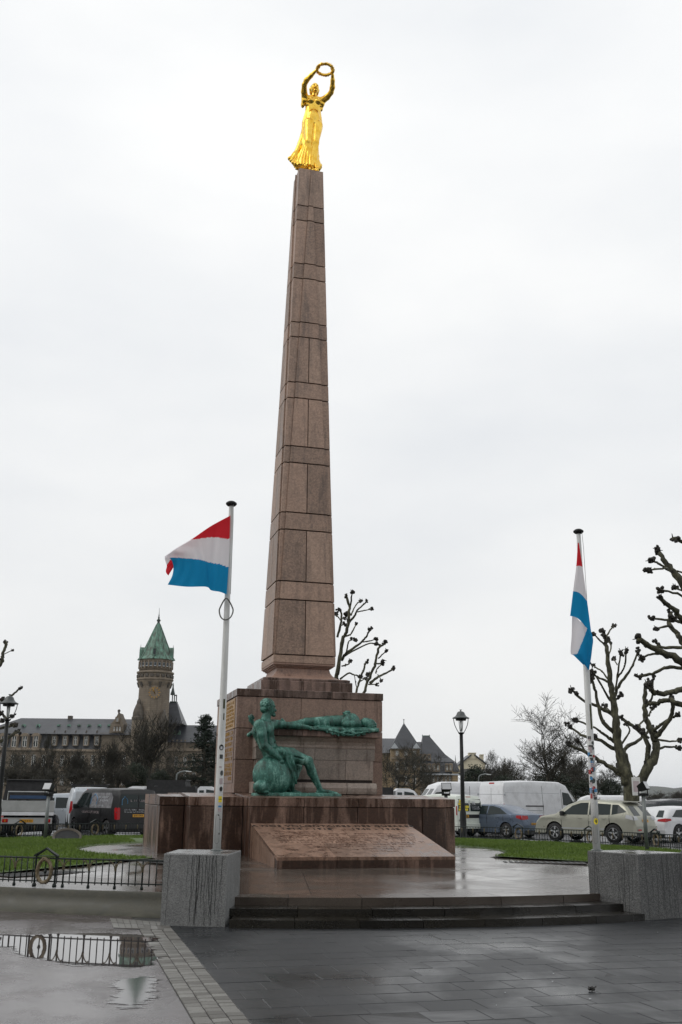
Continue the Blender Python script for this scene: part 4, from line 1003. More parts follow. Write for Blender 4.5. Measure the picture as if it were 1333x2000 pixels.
# ---------------------------------------------------------------- bronze fallen soldier lying on the tomb
def fallen():
    f = SDF((-.9, -2.42, 3.02), (1.66, -1.64, 3.8), .0125)
    Z = 3.245
    f.chain([(-.72, -2.0, Z+.10), (-.55, -2.02, Z+.10), (-.2, -2.05, Z+.17), (.32, -2.08, Z+.19)], [.06, .075, .105, .145], .04); f.cap((-.74, -2.0, Z+.08), (-.80, -1.99, Z+.22), .05, .035, .02)
    f.chain([(-.66, -1.84, Z+.09), (-.5, -1.86, Z+.09), (-.16, -1.88, Z+.14), (.32, -1.88, Z+.17)], [.05, .06, .085, .13], .04); f.cap((-.68, -1.84, Z+.08), (-.73, -1.83, Z+.2), .05, .035, .02)
    f.cap((.34, -1.98, Z+.18), (.62, -1.98, Z+.19), .17, .16, .05); f.cap((.62, -1.98, Z+.19), (.95, -1.98, Z+.22), .16, .21, .05); f.cap((1.05, -2.16, Z+.17), (1.05, -1.82, Z+.17), .095, .095, .06)
    f.cap((1.08, -1.99, Z+.17), (1.24, -2.0, Z+.16), .08, .07, .04)
    f.ell((1.37, -2.03, Z+.175), (.175, .14, .135), .02); f.ell((1.31, -2.03, Z+.225), (.14, .10, .10), .025); f.cap((1.27, -2.0, Z+.30), (1.33, -2.0, Z+.285), .026, .015, .014); f.ell((1.35, -2.045, Z+.275), (.02, .03, .02), .01, neg=True); f.cap((1.205, -2.0, Z+.27), (1.205, -1.96, Z+.27), .02, .02, .015)
    rg = random.Random(3)
    for k in range(60):
        a = rg.uniform(-1.4, 1.4); b = rg.uniform(0, 2.2); f.ell((1.40+.15*math.cos(a)*math.sin(b)+.02, -2.0+.13*math.sin(a), Z+.14+.14*math.cos(b)*.9), (.03, .03, .028), .012)
    for sx, y in ((-1, -2.20), (1, -1.80)):
        f.chain([(1.04, y, Z+.17), (.86, y+.04*sx, Z+.14), (.72, y+.03*sx, Z+.13)], [.095, .08, .07], .03)
        f.chain([(.72, y+.03*sx, Z+.13), (.78, (y-2)/2+.0, Z+.28), (.83, -2.02, Z+.40)] if False else [(.72, y+.03*sx, Z+.13), (.77, y*.6-2.0*.4, Z+.27), (.82, -2.02+.02*sx, Z+.39)], [.074, .068, .05], .03)
    f.ell((.83, -2.03, Z+.415), (.065, .05, .05), .02); f.ell((.80, -1.98, Z+.42), (.065, .05, .05), .02)
    for i in range(4):
        f.cap((.80+.03*i, -2.07, Z+.44), (.80+.03*i, -1.98, Z+.465), .017, .014, .008); f.cap((.78+.03*i, -1.95, Z+.435), (.80+.03*i, -2.02, Z+.475), .016, .014, .008)
    f.cap((.86, -2.05, Z+.42), (.92, -2.0, Z+.43), .018, .014, .01); f.cap((.77, -1.95, Z+.41), (.72, -2.0, Z+.43), .018, .014, .01)
    fo = lambda x, y, z: .021*np.sin(x*42+y*26+z*18+1.3*np.sin(x*11))
    f.ell((.22, -1.98, Z+.13), (.34, .24, .16), .03, fold=fo); f.ell((.50, -1.95, Z+.30), (.24, .10, .045), .02, (0, -.12, 0), fold=fo)
    # cloth hanging over the lid edge in a swag
    for k in range(34):
        s_ = -.05+1.58*k/33; u = (s_-.75)/.8; low = 3.10+.20*u*u+.012*math.sin(k*1.9); w = .030+.010*math.sin(k*2.3)
        f.cap((s_, -2.2, Z+.035), (s_, -2.29, Z+.0), .045, .04, .025); f.cap((s_, -2.29, Z+.0), (s_+.01, -2.305-.012*math.sin(k*2.3), max(low, 3.09)), w, w*.7, .022)
    f.cap((-.05, -1.98, Z+.02), (1.5, -1.98, Z+.02), .06, .06, .05)
    for s_, low in ((.55, 3.15), (.75, 3.10), (.95, 3.14)): f.cap((s_-.25, -2.33, low+.07), (s_+.05, -2.335, low+.02), .018, .016, .015); f.cap((s_+.05, -2.335, low+.02), (s_+.3, -2.33, low+.07), .016, .018, .015)
    o = link(bpy.data.objects.new('bronze_fallen_soldier', f.mesh('bronze_fallen_soldier', MT['bronze']))); o.location = M(0, 0, 0); o.rotation_euler = (0, 0, MA)
    tag(o, 'green bronze man lying on the tomb with clasped hands and draped cloth', 'statue')
fallen()

# ================================================================ grey granite boxes and flagpoles
def granite_box(corners, z1, label):
    c = sum((Vector(p) for p in corners), Vector((0, 0)))/4
    o = empty('granite_box', (c.x, c.y, 0)); q = [Vector(p)-c for p in corners]; ins = [p*.985 for p in q]
    mb = MB(); n = 4
    vs = [(p.x, p.y, -.02) for p in q]+[(p.x, p.y, z1-.012) for p in q]+[(p.x, p.y, z1) for p in ins]
    mb.add(vs, [(3, 2, 1, 0)]+[(i, (i+1) % 4, 4+(i+1) % 4, 4+i) for i in range(4)]+[(4+i, 4+(i+1) % 4, 8+(i+1) % 4, 8+i) for i in range(4)]); mb.build('block', MT['greybox'], o)
    mb = MB(); mb.add([(p.x, p.y, z1+.0005) for p in ins], [(0, 1, 2, 3)]); mb.build('wet_top', MT['boxtop'], o)
    # seep lines: thin dark runs down the sides
    rg = random.Random(int(c.x*100)); mb = MB()
    for e in range(4):
        a, b = q[e], q[(e+1) % 4]; nr = Vector(((b-a).y, -(b-a).x)).normalized()
        for k in range(20):
            u = rg.uniform(.04, .97)
            if rg.random() < .5: u = .45+.5*rg.random()
            w = rg.uniform(.0018, .0048); z = z1-.015; zz = z1*rg.uniform(.0, .55) if rg.random() < .7 else 0.0; x = u*(b-a).length; d = (b-a).normalized(); L_, R2 = [], []
            while z > zz:
                x += rg.gauss(0, .0045); p = a+d*min(max(x, .01), (b-a).length-.01)+nr*.0012
                ww = w*(.7+.6*rg.random()); L_.append((p-d*ww, z)); R2.append((p+d*ww, z)); z -= .035
            if len(L_) > 2:
                vs = [(v.x, v.y, h) for v, h in L_]+[(v.x, v.y, h) for v, h in R2]; m_ = len(L_)
                mb.add(vs, [(i, i+1, m_+i+1, m_+i) for i in range(m_-1)])
    o2 = mb.build('seep_lines', MT['seep'], o); o2['kind'] = 'stuff'
    tag(o, label, 'plinth block', 'granite boxes carrying the flagpoles'); return o
MT['seep'] = plain('seep_stain', (0.035, 0.036, 0.036), 0.4)
MT['boxtop'] = wet_paving('wet_box_top', (0.10, 0.105, 0.105), (0.16, 0.165, 0.165), 0.07, 0.25, 2.0, rnd_amt=0)
granite_box([tuple(atz(x_, y_, .905)[:2]) for x_, y_ in ((321, 1667), (445, 1669), (471, 1660.5), (350, 1658.5))], .905, 'grey granite box with dark drip stains at the left end of the steps')
granite_box([(4.39, 15.36), (5.21, 15.87), (4.68, 16.72), (3.86, 16.21)], .905, 'grey granite box with dark drip stains at the right end of the steps')

def flagpole(x, y, z0, z1, stickers, label, rope=False):
    o = empty('flagpole', (x, y, z0)); h = z1-z0
    mb = MB(); mb.lathe([(.058, 0), (.057, 1.0), (.05, 2.6), (.036, h-.06), (.034, h)], n=20); mb.build('pole', MT['pole'], o, smooth=True)
    mb = MB(); mb.lathe([(.09, 0), (.09, .012), (.06, .02)], n=20); mb.build('base_ring', MT['greymetal'], o)
    mb = MB(); mb.lathe([(.02, h-.03), (.065, h-.015), (.088, h+.01), (.085, h+.03), (.05, h+.055), (.012, h+.065)], n=20); mb.build('cap', MT['blackmetal'], o, smooth=True)
    az = math.atan2(-y, -x)
    for i, (dz, da, w, hh, m_, rd) in enumerate(stickers):
        r = .0595-(.0595-.034)*max(0, dz-1)/(h-1)+.0012; a0 = az+da; n = 8; vs = []; fs = []
        aw = w/(2*r)
        if rd:
            vs = [(r*math.cos(a0), r*math.sin(a0), dz)]+[(r*math.cos(a0+aw*math.cos(t)), r*math.sin(a0+aw*math.cos(t)), dz+hh/2*math.sin(t)) for t in [2*math.pi*k/16 for k in range(16)]]; fs = [(0, 1+k, 1+(k+1) % 16) for k in range(16)]
        else:
            for k in range(n+1):
                a = a0-aw+2*aw*k/n; vs += [(r*math.cos(a), r*math.sin(a), dz-hh/2), (r*math.cos(a), r*math.sin(a), dz+hh/2)]
            fs = [(2*k, 2*k+2, 2*k+3, 2*k+1) for k in range(n)]
        mb = MB(); mb.add(vs, fs); mb.build('sticker', m_, o)
    # access hatch outline
    mb = MB(); r = .0592; pts = []
    for k in range(25):
        t = 2*math.pi*k/24; a = az-.1+.55*math.cos(t); pts.append((r*math.cos(a), r*math.sin(a), .30+(.16 if math.sin(t) > 0 else -.16)+.04*math.sin(t)))
    mb.tube(pts, .0018, 4, cap=False); mb.build('hatch', MT['greymetal'], o)
    # halyard
    mb = MB(); mb.tube([(.04, -.075, h-.02), (.05, -.085, h-.3), (.055, -.09, h*.72)], .004, 5); mb.build('halyard', MT['greymetal'], o)
    if rope:
        zc = at(438, 1192, y).z-z0; mb = MB(); pts = []
        for k in range(25):
            t = math.pi*(.5+2*k/24); wx = .105*math.cos(t)*(1-.45*max(0, math.sin(t))); pts.append((wx-.005, -.075+.03*math.cos(2*t), zc+.165*math.sin(t)))
        mb.tube(catmull(pts, 2), .011, 6); mb.build('rope_loop', MT['ropegrey'], o, smooth=True)
    tag(o, label, 'flagpole', 'white flagpoles on granite boxes'); return o
MT['ropegrey'] = plain('grey_rope', (0.13, 0.13, 0.12), 0.7)
def pz(px, py, y): return at(px, py, y).z
Y1 = 15.05; p1 = at(424, 1656, Y1); z1 = at(444, 986, Y1).z
ST = [(pz(429, yy, Y1)-.905, da, w, hh, MT[m_], rd) for yy, da, w, hh, m_, rd in ((1460, .1, .07, .085, 'ink', 1), (1461, .12, .03, .04, 'whiteprint', 0), (1478, .15, .05, .06, 'lampgrey', 0), (1498, 0, .04, .02, 'pinkprint', 0), (1510, .45, .05, .075, 'lampgrey', 1), (1526, .4, .05, .085, 'pinkprint', 0), (1541, .45, .05, .07, 'ink', 1), (1561, .35, .055, .085, 'yellow', 0), (1561, .36, .05, .012, 'ink', 0), (1575, .35, .055, .025, 'blueprint', 0), (1582, .35, .055, .045, 'pinkprint', 0), (1592, .05, .018, .018, 'ink', 1), (1600, .5, .018, .018, 'ink', 1), (1628, .4, .018, .03, 'ink', 1), (1375, .35, .03, .14, 'moss', 0), (1400, .4, .018, .1, 'moss', 0))] if MT.setdefault('moss', plain('moss_streak', (0.05, 0.055, 0.02), 0.8)) else []
flagpole(p1.x, Y1, .905, z1, ST, 'white flagpole with grey rope loop on the left granite box', True)
Y2 = 16.34; p2 = at(1166, 1660, Y2); z2 = at(1126, 1040, Y2).z
rg = random.Random(12); ST = []
for k in range(46):
    yy = rg.uniform(1440, 1570); ST.append((pz(1155, yy, Y2)-.905, rg.uniform(-.8, .9), rg.uniform(.03, .065), rg.uniform(.025, .075), MT[rg.choice(('pinkprint', 'pinkprint', 'whiteprint', 'lampgrey', 'whiteprint', 'redprint', 'blueprint', 'ink', 'pinkprint'))], rg.random() < .25))
ST += [(pz(1147, 1460, Y2)-.905, 0, .08, .07, MT['ink'], 0), (pz(1155, 1525, Y2)-.905, .1, .08, .08, MT['lampgrey'], 1), (pz(1156, 1540, Y2)-.905, .1, .07, .075, MT['redprint'], 1), (pz(1162, 1604, Y2)-.905, .25, .075, .10, MT['yellow'], 1), (pz(1162, 1604, Y2)-.905, .28, .03, .05, MT['moss'], 1), (pz(1140, 1400, Y2)-.905, .6, .03, .4, MT['moss'], 0)]
flagpole(p2.x, Y2, .905, z2, ST, 'white flagpole plastered with stickers on the right granite box')

# ---------------------------------------------------------------- flags (red, white, light blue)
def interp(P, u):
    x = u*(len(P)-1); i = min(int(x), len(P)-2); return Vector(P[i]).lerp(Vector(P[i+1]), x-i)
def flag_mesh(root, patches, label):
    """patches: list of (function (u,v)->(point, w)), split into the three stripes"""
    N = 56; acc = [MB(), MB(), MB()]
    for fn in patches:
        g = [[fn(i/N, j/N) for j in range(N+1)] for i in range(N+1)]
        for i in range(N):
            for j in range(N):
                q = [g[i][j], g[i+1][j], g[i+1][j+1], g[i][j+1]]; w = sum(a[1] for a in q)/4
                acc[0 if w < 1/3 else (1 if w < 2/3 else 2)].add([Vector(a[0]) for a in q], [(0, 1, 2, 3)])
    for mb, nm, m_ in zip(acc, ('red_stripe', 'white_stripe', 'blue_stripe'), ('fl_red', 'fl_white', 'fl_blue')):
        me = mb.mesh(nm, MT[m_], True); bm = bmesh.new(); bm.from_mesh(me); bmesh.ops.remove_doubles(bm, verts=bm.verts, dist=1e-5); bm.to_mesh(me); bm.free()
        link(bpy.data.objects.new(nm, me), root)
    tag(root, label, 'flag', 'flags on the two poles')
FY = Y1-.11
def wf(u): return .36*u/.55 if u < .55 else .36+.24*(u-.55)/.45
F_ = catmull([(450, 1007, 0), (412, 1028, 0), (376, 1053, 0), (346, 1071, 0), (324, 1087, 0)], 6); B_ = catmull([(443, 1161, 0), (430, 1156, 0), (413, 1153, 0), (403, 1146, 0), (366, 1146, 0), (328, 1142, 0)], 6)
H_ = [(450, 1007, 0), (449, 1053, 0), (447, 1108, 0), (443, 1161, 0)]; E_ = catmull([(324, 1087, 0), (334, 1092, 0), (339, 1106, 0), (337, 1124, 0), (328, 1142, 0)], 5)
def left_front(u, v):
    f, b, h, e = interp(F_, u), interp(B_, u), interp(H_, v), interp(E_, v)
    c = f.lerp(b, v)+(h.lerp(e, u))-(interp(F_, 0).lerp(interp(F_, 1), u).lerp(interp(B_, 0).lerp(interp(B_, 1), u), v))
    d = FY-.05*u+.085*math.sin(u*6.2+v*1.6)*u+.10*u*(1-v)**3+.016*math.sin(u*21+v*7+math.sin(v*5))*u+.008*math.sin(u*47-v*11)*u
    if c.x > 395: d += .05*math.exp(-((c.x-414+18*(v-.6))/7)**2)*v
    w = wf(u)+(1-wf(u))*v
    return at(c.x, c.y, d), w
def left_back(u, v):       # the part folded over behind the top edge
    f = interp(F_, u); d0 = FY-.05*u+.075*math.sin(u*6.2)*u+.10*u; w = wf(u)*(1-v); hang = v*wf(u)*62*(.55+.45*u)
    x = f.x+hang*.16*(1-u)-2*u+6*v*u+3*math.sin(v*9+u*4)*u*v; y = f.y+hang*(.75+.25*u)
    return at(x, y, d0+.02+.10*math.sin(v*math.pi*.6)+.02*math.sin(v*12)), w
r1 = empty('flag'); flag_mesh(r1, [left_front, left_back], 'red white and light blue flag blown out to the left')
FY2 = Y2-.12
LA = catmull([(1129, 1060, 0), (1126, 1105, 0), (1120, 1153, 0), (1114, 1203, 0)], 5); RA = catmull([(1131, 1060, 0), (1138, 1106, 0), (1147, 1172, 0), (1157, 1248, 0)], 5)
def right_front(u, v):      # v down, u across (left to right)
    a, b = interp(LA, v), interp(RA, v); c = a.lerp(b, u); c.y -= 22*v*math.sin(u*math.pi)*.55*v
    w = v*.98+ .0*u
    return at(c.x, c.y, FY2-.03*math.sin(u*3.1)-.05*v*math.sin(u*5+v*2)), w
LB = catmull([(1118, 1198, 0), (1117, 1240, 0), (1115, 1275, 0), (1122, 1281, 0), (1149, 1308, 0)], 5); RB = catmull([(1156, 1236, 0), (1159, 1250, 0), (1157, 1268, 0), (1155, 1285, 0), (1151, 1308, 0)], 5)
def right_back(u, v):
    a, b = interp(LB, v), interp(RB, v); c = a.lerp(b, u); edge = .78-.85*v
    w = .5 if (u < edge and v < .62) else .85
    return at(c.x, c.y, FY2+.06+.05*math.sin(u*6+1)-.05*u), w
r2 = empty('flag'); flag_mesh(r2, [right_front, right_back], 'red white and light blue flag hanging limp and folded on its pole')

# ================================================================ low iron fence round the island
RF = 11.25; FZ = .31
WREATHS = [-65.8, -51.4, -37, -22.6, -8.2, 6.2, 20.6, 35, 49.4, 63.8, 78.2, 99.8, 114.2, 128.6, 143, 157.4, 171.8, 186.2, 200.6, 219, 237.9]
MT['oldgilt'] = plain('tarnished_gilt', (0.10, 0.082, 0.045), 0.6, 0.1, var=0.4, sc=20)
def wreath_mesh():
    mb = MB(); rg = random.Random(6); cen = []
    for k in range(33):
        t = math.pi*(.5+2*k/32); cen.append(Vector((.118*math.cos(t)*(1-.06*math.sin(t)), 0, .165*math.sin(t))))
    mb.tube(cen, [.026]*33, 6, cap=False)
    for k in range(130):
        i = rg.randrange(32); p = cen[i].lerp(cen[i+1], rg.random()); tn = (cen[i+1]-cen[i]).normalized()*(1 if i < 16 else -1)*-1
        a = rg.uniform(0, 6.28); rad = Vector((p.x, 0, p.z)).normalized(); nr = rad*math.cos(a)+Vector((0, 1, 0))*math.sin(a); sd = nr.cross(tn); q = p+nr*.022; m_ = q+tn*.02+nr*.008; tp = q+tn*.045+nr*.012
        mb.add([q, m_+sd*.013, tp, m_-sd*.013], [(0, 1, 2), (0, 2, 3)])
    return mb.mesh('wreath', MT['wreath'], False)
WM = wreath_mesh()
bar = MB(); bar.tube([(0, 0, .055), (0, 0, .435)], .0095, 6); BAR = bar.mesh('bar', MT['greenmetal'], True)
pst = MB(); pst.tube([(0, 0, .0), (0, 0, .43)], .013, 8); pst.lathe([(.02, 0), (.026, .02), (.02, .05), (.013, .06)], n=8); POST = pst.mesh('post', MT['greenmetal'], True)
brk = MB()
for sx in (-1, 1): brk.tube(catmull([(sx*.003, -.012, .25), (sx*.018, -.013, .32), (sx*.05, -.013, .375), (sx*.085, -.012, .395), (sx*.095, -.012, .375)], 3), [.009]*13, 6)
brk.lathe([(.011, .24), (.016, .27), (.012, .31), (.016, .345), (.010, .37)], n=8); BRK = brk.mesh('bracket', MT['oldgilt'], True)
arch = MB()
for sx in (-1, 1): arch.tube([(sx*.175, 0, 0), (sx*.175, 0, .455)], .017, 6); arch.lathe([(.03, 0), (.034, .03), (.02, .06)], c=(sx*.175, 0, 0), n=8)
arch.tube([(-.18, 0, .45), (0, 0, .555), (.18, 0, .45)], .018, 6); arch.box(-.2, .2, -.022, .022, .44, .452)
for sx in (-1, 1):
    arch.hexa([(sx*.0, -.03, .545), (sx*.205, -.03, .44), (sx*.205, .03, .44), (sx*.0, .03, .545)] if sx > 0 else [(-.205, -.03, .44), (0, -.03, .545), (0, .03, .545), (-.205, .03, .44)], [(sx*.0, -.03, .565), (sx*.205, -.03, .46), (sx*.205, .03, .46), (sx*.0, .03, .565)] if sx > 0 else [(-.205, -.03, .46), (0, -.03, .565), (0, .03, .565), (-.205, .03, .46)])
arch.tube([(0, 0, .06), (0, 0, .42)], .010, 6); arch.lathe([(.010, .19), (.03, .225), (.010, .26)], n=6); ARCH = arch.mesh('arch_frame', MT['greenmetal'])
def fence(ph0, ph1, label, detail):
    o = empty('iron_fence', M(0, 0, FZ)); ctr = M(0, 0, 0)
    n = int((ph1-ph0)/.6); pr = lambda z, r: [Mp(RF, R_(ph0+(ph1-ph0)*k/n), z)-ctr for k in range(n+1)]
    mb = MB(); mb.tube(pr(.415, 0), .014, 6); mb.build('top_rail', MT['greenmetal'], o, smooth=True)
    mb = MB(); mb.tube(pr(.085, 0), .011, 6); mb.build('bottom_rail', MT['greenmetal'], o, smooth=True)
    step = math.degrees(.106/RF); k = 0; ph = ph0+.3; bars = MB(); far = MB(); brf = MB()
    ws = [w for w in WREATHS if ph0 < w < ph1]; half = math.degrees(.185/RF)
    for w in ws:
        p = Mp(RF, R_(w), 0)-ctr; rz = MA+R_(w)+math.pi/2
        inst(ARCH, 'arch_frame', o, p, rz)
        q = inst(WM, 'wreath', o, p+Vector((0, 0, .235)), rz); nr = (Mp(1, R_(w), 0)-ctr); q.location = q.location+nr*.03
    while ph < ph1-.2:
        if not any(abs(ph-w) < half for w in ws):
            p = Mp(RF, R_(ph), 0)-ctr; rz = MA+R_(ph)+math.pi/2
            post = (k % 4 == 0)
            if detail:
                inst(POST if post else BAR, 'post' if post else 'bar', o, p, rz)
                if post: inst(BRK, 'bracket', o, p, rz)
            else:
                far.tube([p+Vector((0, 0, 0 if post else .055)), p+Vector((0, 0, .43))], .012 if post else .0095, 5)
                if post: brf.tr = Matrix.Translation(p) @ Matrix.Rotation(rz, 4, 'Z'); brf.lathe([(.012, .22), (.02, .28), (.03, .345), (.012, .38)], n=5)
        k += 1; ph += step
    if not detail:
        tag(far.build('bars', MT['greenmetal'], o, smooth=True), kind='stuff'); tag(brf.build('brackets', MT['oldgilt'], o), kind='stuff')
    tag(o, label, 'fence'); return o
fence(196, 248.6, 'low dark iron fence with gilt wreath on the kerb wall left of the steps', True)
fence(-71, 196, 'low dark iron fence with gilt wreaths round the back of the lawn', False)

# ================================================================ lamps, spotlights and small street things
def lamp_post(x, y, h, label):
    o = empty('street_lamp', (x, y, 0)); T = h-.95
    mb = MB(); mb.lathe([(.15, 0), (.15, .25), (.125, .3), (.12, 1.15), (.10, 1.22), (.085, 1.3), (.078, T*.6), (.066, T)], n=16); mb.build('post', MT['blackmetal'], o, smooth=True)
    mb = MB(); mb.lathe([(.066, T), (.10, T+.03), (.13, T+.07), (.09, T+.08)], n=16); mb.build('collar', MT['blackmetal'], o, smooth=True)
    for k in range(4):
        a = R_(8+90*k); c, s = math.cos(a), math.sin(a); P = [(.09, T+.06), (.17, T+.18), (.25, T+.36), (.285, T+.52), (.29, T+.62)]
        mb = MB(); mb.tube(catmull([(r*c, r*s, z) for r, z in P], 4), .014, 6); mb.build('arm', MT['blackmetal'], o, smooth=True)
    mb = MB(); mb.lathe([(.33, T+.61), (.335, T+.625), (.30, T+.65), (.22, T+.69), (.17, T+.76), (.145, T+.83), (.10, T+.87), (.05, T+.885)], n=24); mb.lathe([(.02, T+.88), (.02, T+.92), (.055, T+.935), (.05, T+.95)], n=12); mb.build('hood', MT['lampgrey'], o, smooth=True)
    mb = MB(); mb.lathe([(.20, T+.53), (.21, T+.61)], n=20); mb.build('gear_ring', MT['blackmetal'], o)
    mb = MB(); mb.lathe([(.028, T+.12), (.035, T+.3), (.045, T+.53)], n=10); mb.build('bulb_tube', MT['lampglass'], o, smooth=True)
    tag(o, label, 'street lamp', 'tall street lamps'); return o
q = at(906, 1640, 39.5); lamp_post(q.x, 39.5, at(904, 1386, 39.5).z, 'tall dark street lamp with bell hood behind the lawn, right of the obelisk')
q = at(17, 1385, 36); lamp_post(q.x, 36, at(18, 1356, 36).z, 'dark street lamp at the left edge in front of pollarded branches')

def spot_post(px, Y, ztop, zb, label, aim, glass='clear'):
    q = at(px, 1640, Y); o = empty('spotlight_post', (q.x, Y, zb))
    h = ztop-zb; mb = MB(); mb.tube([(0, 0, 0), (0, 0, h)], .055, 12); mb.build('post', MT['greymetal'], o, smooth=True)
    mb = MB(); mb.box(-.13, .13, -.07, .07, h-.02, h+.05); mb.tube([(-.12, 0, h+.03), (-.13, 0, h+.22)], .015, 5); mb.tube([(.12, 0, h+.03), (.13, 0, h+.22)], .015, 5); mb.build('bracket', MT['blackmetal'], o)
    hd = MB(); hd.tr = Matrix.Translation((0, 0, h+.22)) @ Matrix.Rotation(aim, 4, 'Z') @ Matrix.Rotation(R_(-25), 4, 'X'); hd.hexa([(-.16, -.12, -.12), (.16, -.12, -.12), (.1, .12, -.08), (-.1, .12, -.08)], [(-.16, -.12, .12), (.16, -.12, .12), (.1, .12, .08), (-.1, .12, .08)]); hd.build('housing', MT['blackmetal'], o)
    gl = MB(); gl.tr = hd.tr; gl.box(-.14, .14, -.127, -.118, -.10, .10); gl.build('glass', MT[glass], o)
    tag(o, label, 'spotlight', 'spotlights on grey posts'); return o
SL_ = M(-6.05, 7.6, 0); spot_post(88, SL_.y, at(90, 1553, SL_.y).z, .33, 'grey spotlight post on the left lawn in front of the tipper truck', MA+R_(-40))
SR_ = atz(1263, 1662, .33); spot_post(1263, SR_.y, at(1258, 1553, SR_.y).z, .33, 'grey spotlight post behind the right granite box', MA+R_(40))
SM_ = M(3.3, 5.5, 0); qq = at(873, 1600, SM_.y); spot_post(873, SM_.y, at(873, 1553, SM_.y).z, .36, 'spotlight with pale glass seen over the plinth, left of the street lamp', MA+R_(-10))
# uplight bowl set in the grass
o = empty('ground_uplight', M(-5.55, 6.9, .33)); mb = MB(); mb.tr = Matrix.Rotation(R_(30), 4, 'X') @ Matrix.Rotation(R_(8), 4, 'Y'); mb.lathe([(.42, -.1), (.45, .0), (.43, .14), (.40, .15), (.36, .10), (.30, .06), (.05, .05)], n=24); mb.build('bowl', MT['darkstone'], o, smooth=True)
mb = MB(); mb.tr = Matrix.Rotation(R_(30), 4, 'X') @ Matrix.Rotation(R_(8), 4, 'Y'); mb.lathe([(.37, .105), (.01, .11)], n=24); mb.build('grille', MT['blackmetal'], o); tag(o, 'round grey ground uplight with dark tilted face on the left lawn', 'uplight')
# cast gratings in the forecourt
for (s, t, lab) in ((-6.0, -6.75, 'dark grating in the wet paving at the left lawn edge'), (-3.2, -4.6, 'dark grating in the wet paving seen through the near fence'), (4.35, -5.35, 'dark grating in the wet paving along the right lawn edge'), (3.75, -9.6, 'small dark drain cover near the right granite box')):
    big = 1 if 'small' not in lab else .4
    o = empty('floor_grating', M(s, t, plat_z(math.hypot(s, t))+.002), MA+(R_(35) if s < 0 else R_(-20)))
    mb = MB(); mb.box(-.9*big, .9*big, -.35*big, .35*big, .0, .006); mb.build('tray', MT['joint'], o)
    for k in range(14 if big == 1 else 6):
        w = 1.8*big/(14 if big == 1 else 6); x = -.9*big+k*w; mb = MB(); mb.box(x+w*.2, x+w*.75, -.33*big, .33*big, .006, .012); mb.build('slat', MT['blackmetal'], o)
    tag(o, lab, 'grating')
# a black dropped glove-like scrap on the paving
q = atz(1156, 1936, 0); o = empty('litter_scrap', (q.x, q.y, .004)); mb = MB(); rg = random.Random(1)
for k in range(7): mb.blob((rg.uniform(-.025, .025), rg.uniform(-.015, .015), .012+rg.uniform(0, .012)), rg.uniform(.012, .02), 6, 4, .35, rg)
mb.tube([(.01, 0, .02), (.045, .005, .035)], .006, 5); mb.build('scrap', MT['ink'], o); tag(o, 'small black scrap lying on the wet paving at lower right', 'litter')
rg = random.Random(21)
for k, (px, py) in enumerate(((1080, 1918), (987, 1940), (1153, 1952), (1250, 1870), (1285, 1822), (1082, 1903), (970, 1965))):
    q = atz(px, py, 0); mb = MB(); mb.tr = Matrix.Translation((q.x, q.y, .006)) @ Matrix.Rotation(rg.uniform(0, 3), 4, 'Z'); s_ = rg.uniform(.008, .016); mb.add([(-s_, -s_*.6, 0), (s_, -s_*.4, .003), (s_*.7, s_*.7, 0), (-s_*.5, s_*.5, .004)], [(0, 1, 2, 3)]); tag(mb.build('paper_scrap', MT['whiteprint']), ('tiny pale scrap on the paving left of the black scrap', 'tiny pale scrap on the paving at the lower middle right', 'tiny pale scrap on the paving just below the black scrap', 'tiny pale scrap on the paving near the right edge', 'tiny pale scrap on the paving close to the right granite box', 'tiny pale scrap on the paving above and left of the black scrap', 'tiny pale scrap on the paving nearest the bottom edge')[k], 'litter', 'pale scraps on the paving')

# ================================================================ vehicles in the car park
PROF = {
 'van': [(-2.48, .35), (-2.47, .75), (-2.44, 1.1), (-2.36, 1.72), (-2.24, 1.88), (-1.0, 1.94), (.85, 1.93), (1.2, 1.82), (1.85, 1.22), (2.05, 1.12), (2.38, .95), (2.47, .7), (2.5, .35)],
 'bigvan': [(-2.95, .4), (-2.94, .8), (-2.90, 2.3), (-2.80, 2.53), (-1, 2.60), (1.1, 2.57), (1.6, 2.40), (2.25, 1.52), (2.4, 1.32), (2.82, 1.1), (2.94, .8), (2.97, .4)],
 'sedan': [(-2.35, .33), (-2.34, .62), (-2.29, .98), (-2.2, 1.03), (-1.72, 1.08), (-1.0, 1.35), (-.5, 1.43), (.2, 1.44), (.75, 1.32), (1.35, 1.02), (2.05, .88), (2.27, .72), (2.34, .5), (2.36, .3)],
 'suv': [(-2.37, .42), (-2.36, .78), (-2.29, 1.02), (-1.92, 1.46), (-1.68, 1.61), (-.7, 1.69), (.25, 1.66), (.75, 1.48), (1.3, 1.12), (2.08, .99), (2.3, .8), (2.38, .55), (2.4, .38)],
 'hatch': [(-2.2, .35), (-2.19, .72), (-2.08, .98), (-1.76, 1.3), (-1.5, 1.39), (-.4, 1.45), (.3, 1.4), (.75, 1.25), (1.2, .98), (1.95, .85), (2.15, .7), (2.2, .36)],
 'minivan': [(-2.2, .38), (-2.19, .8), (-2.15, 1.6), (-2.03, 1.80), (-.5, 1.87), (.3, 1.82), (.6, 1.7), (1.25, 1.16), (1.9, 1.0), (2.14, .8), (2.2, .4)],
}
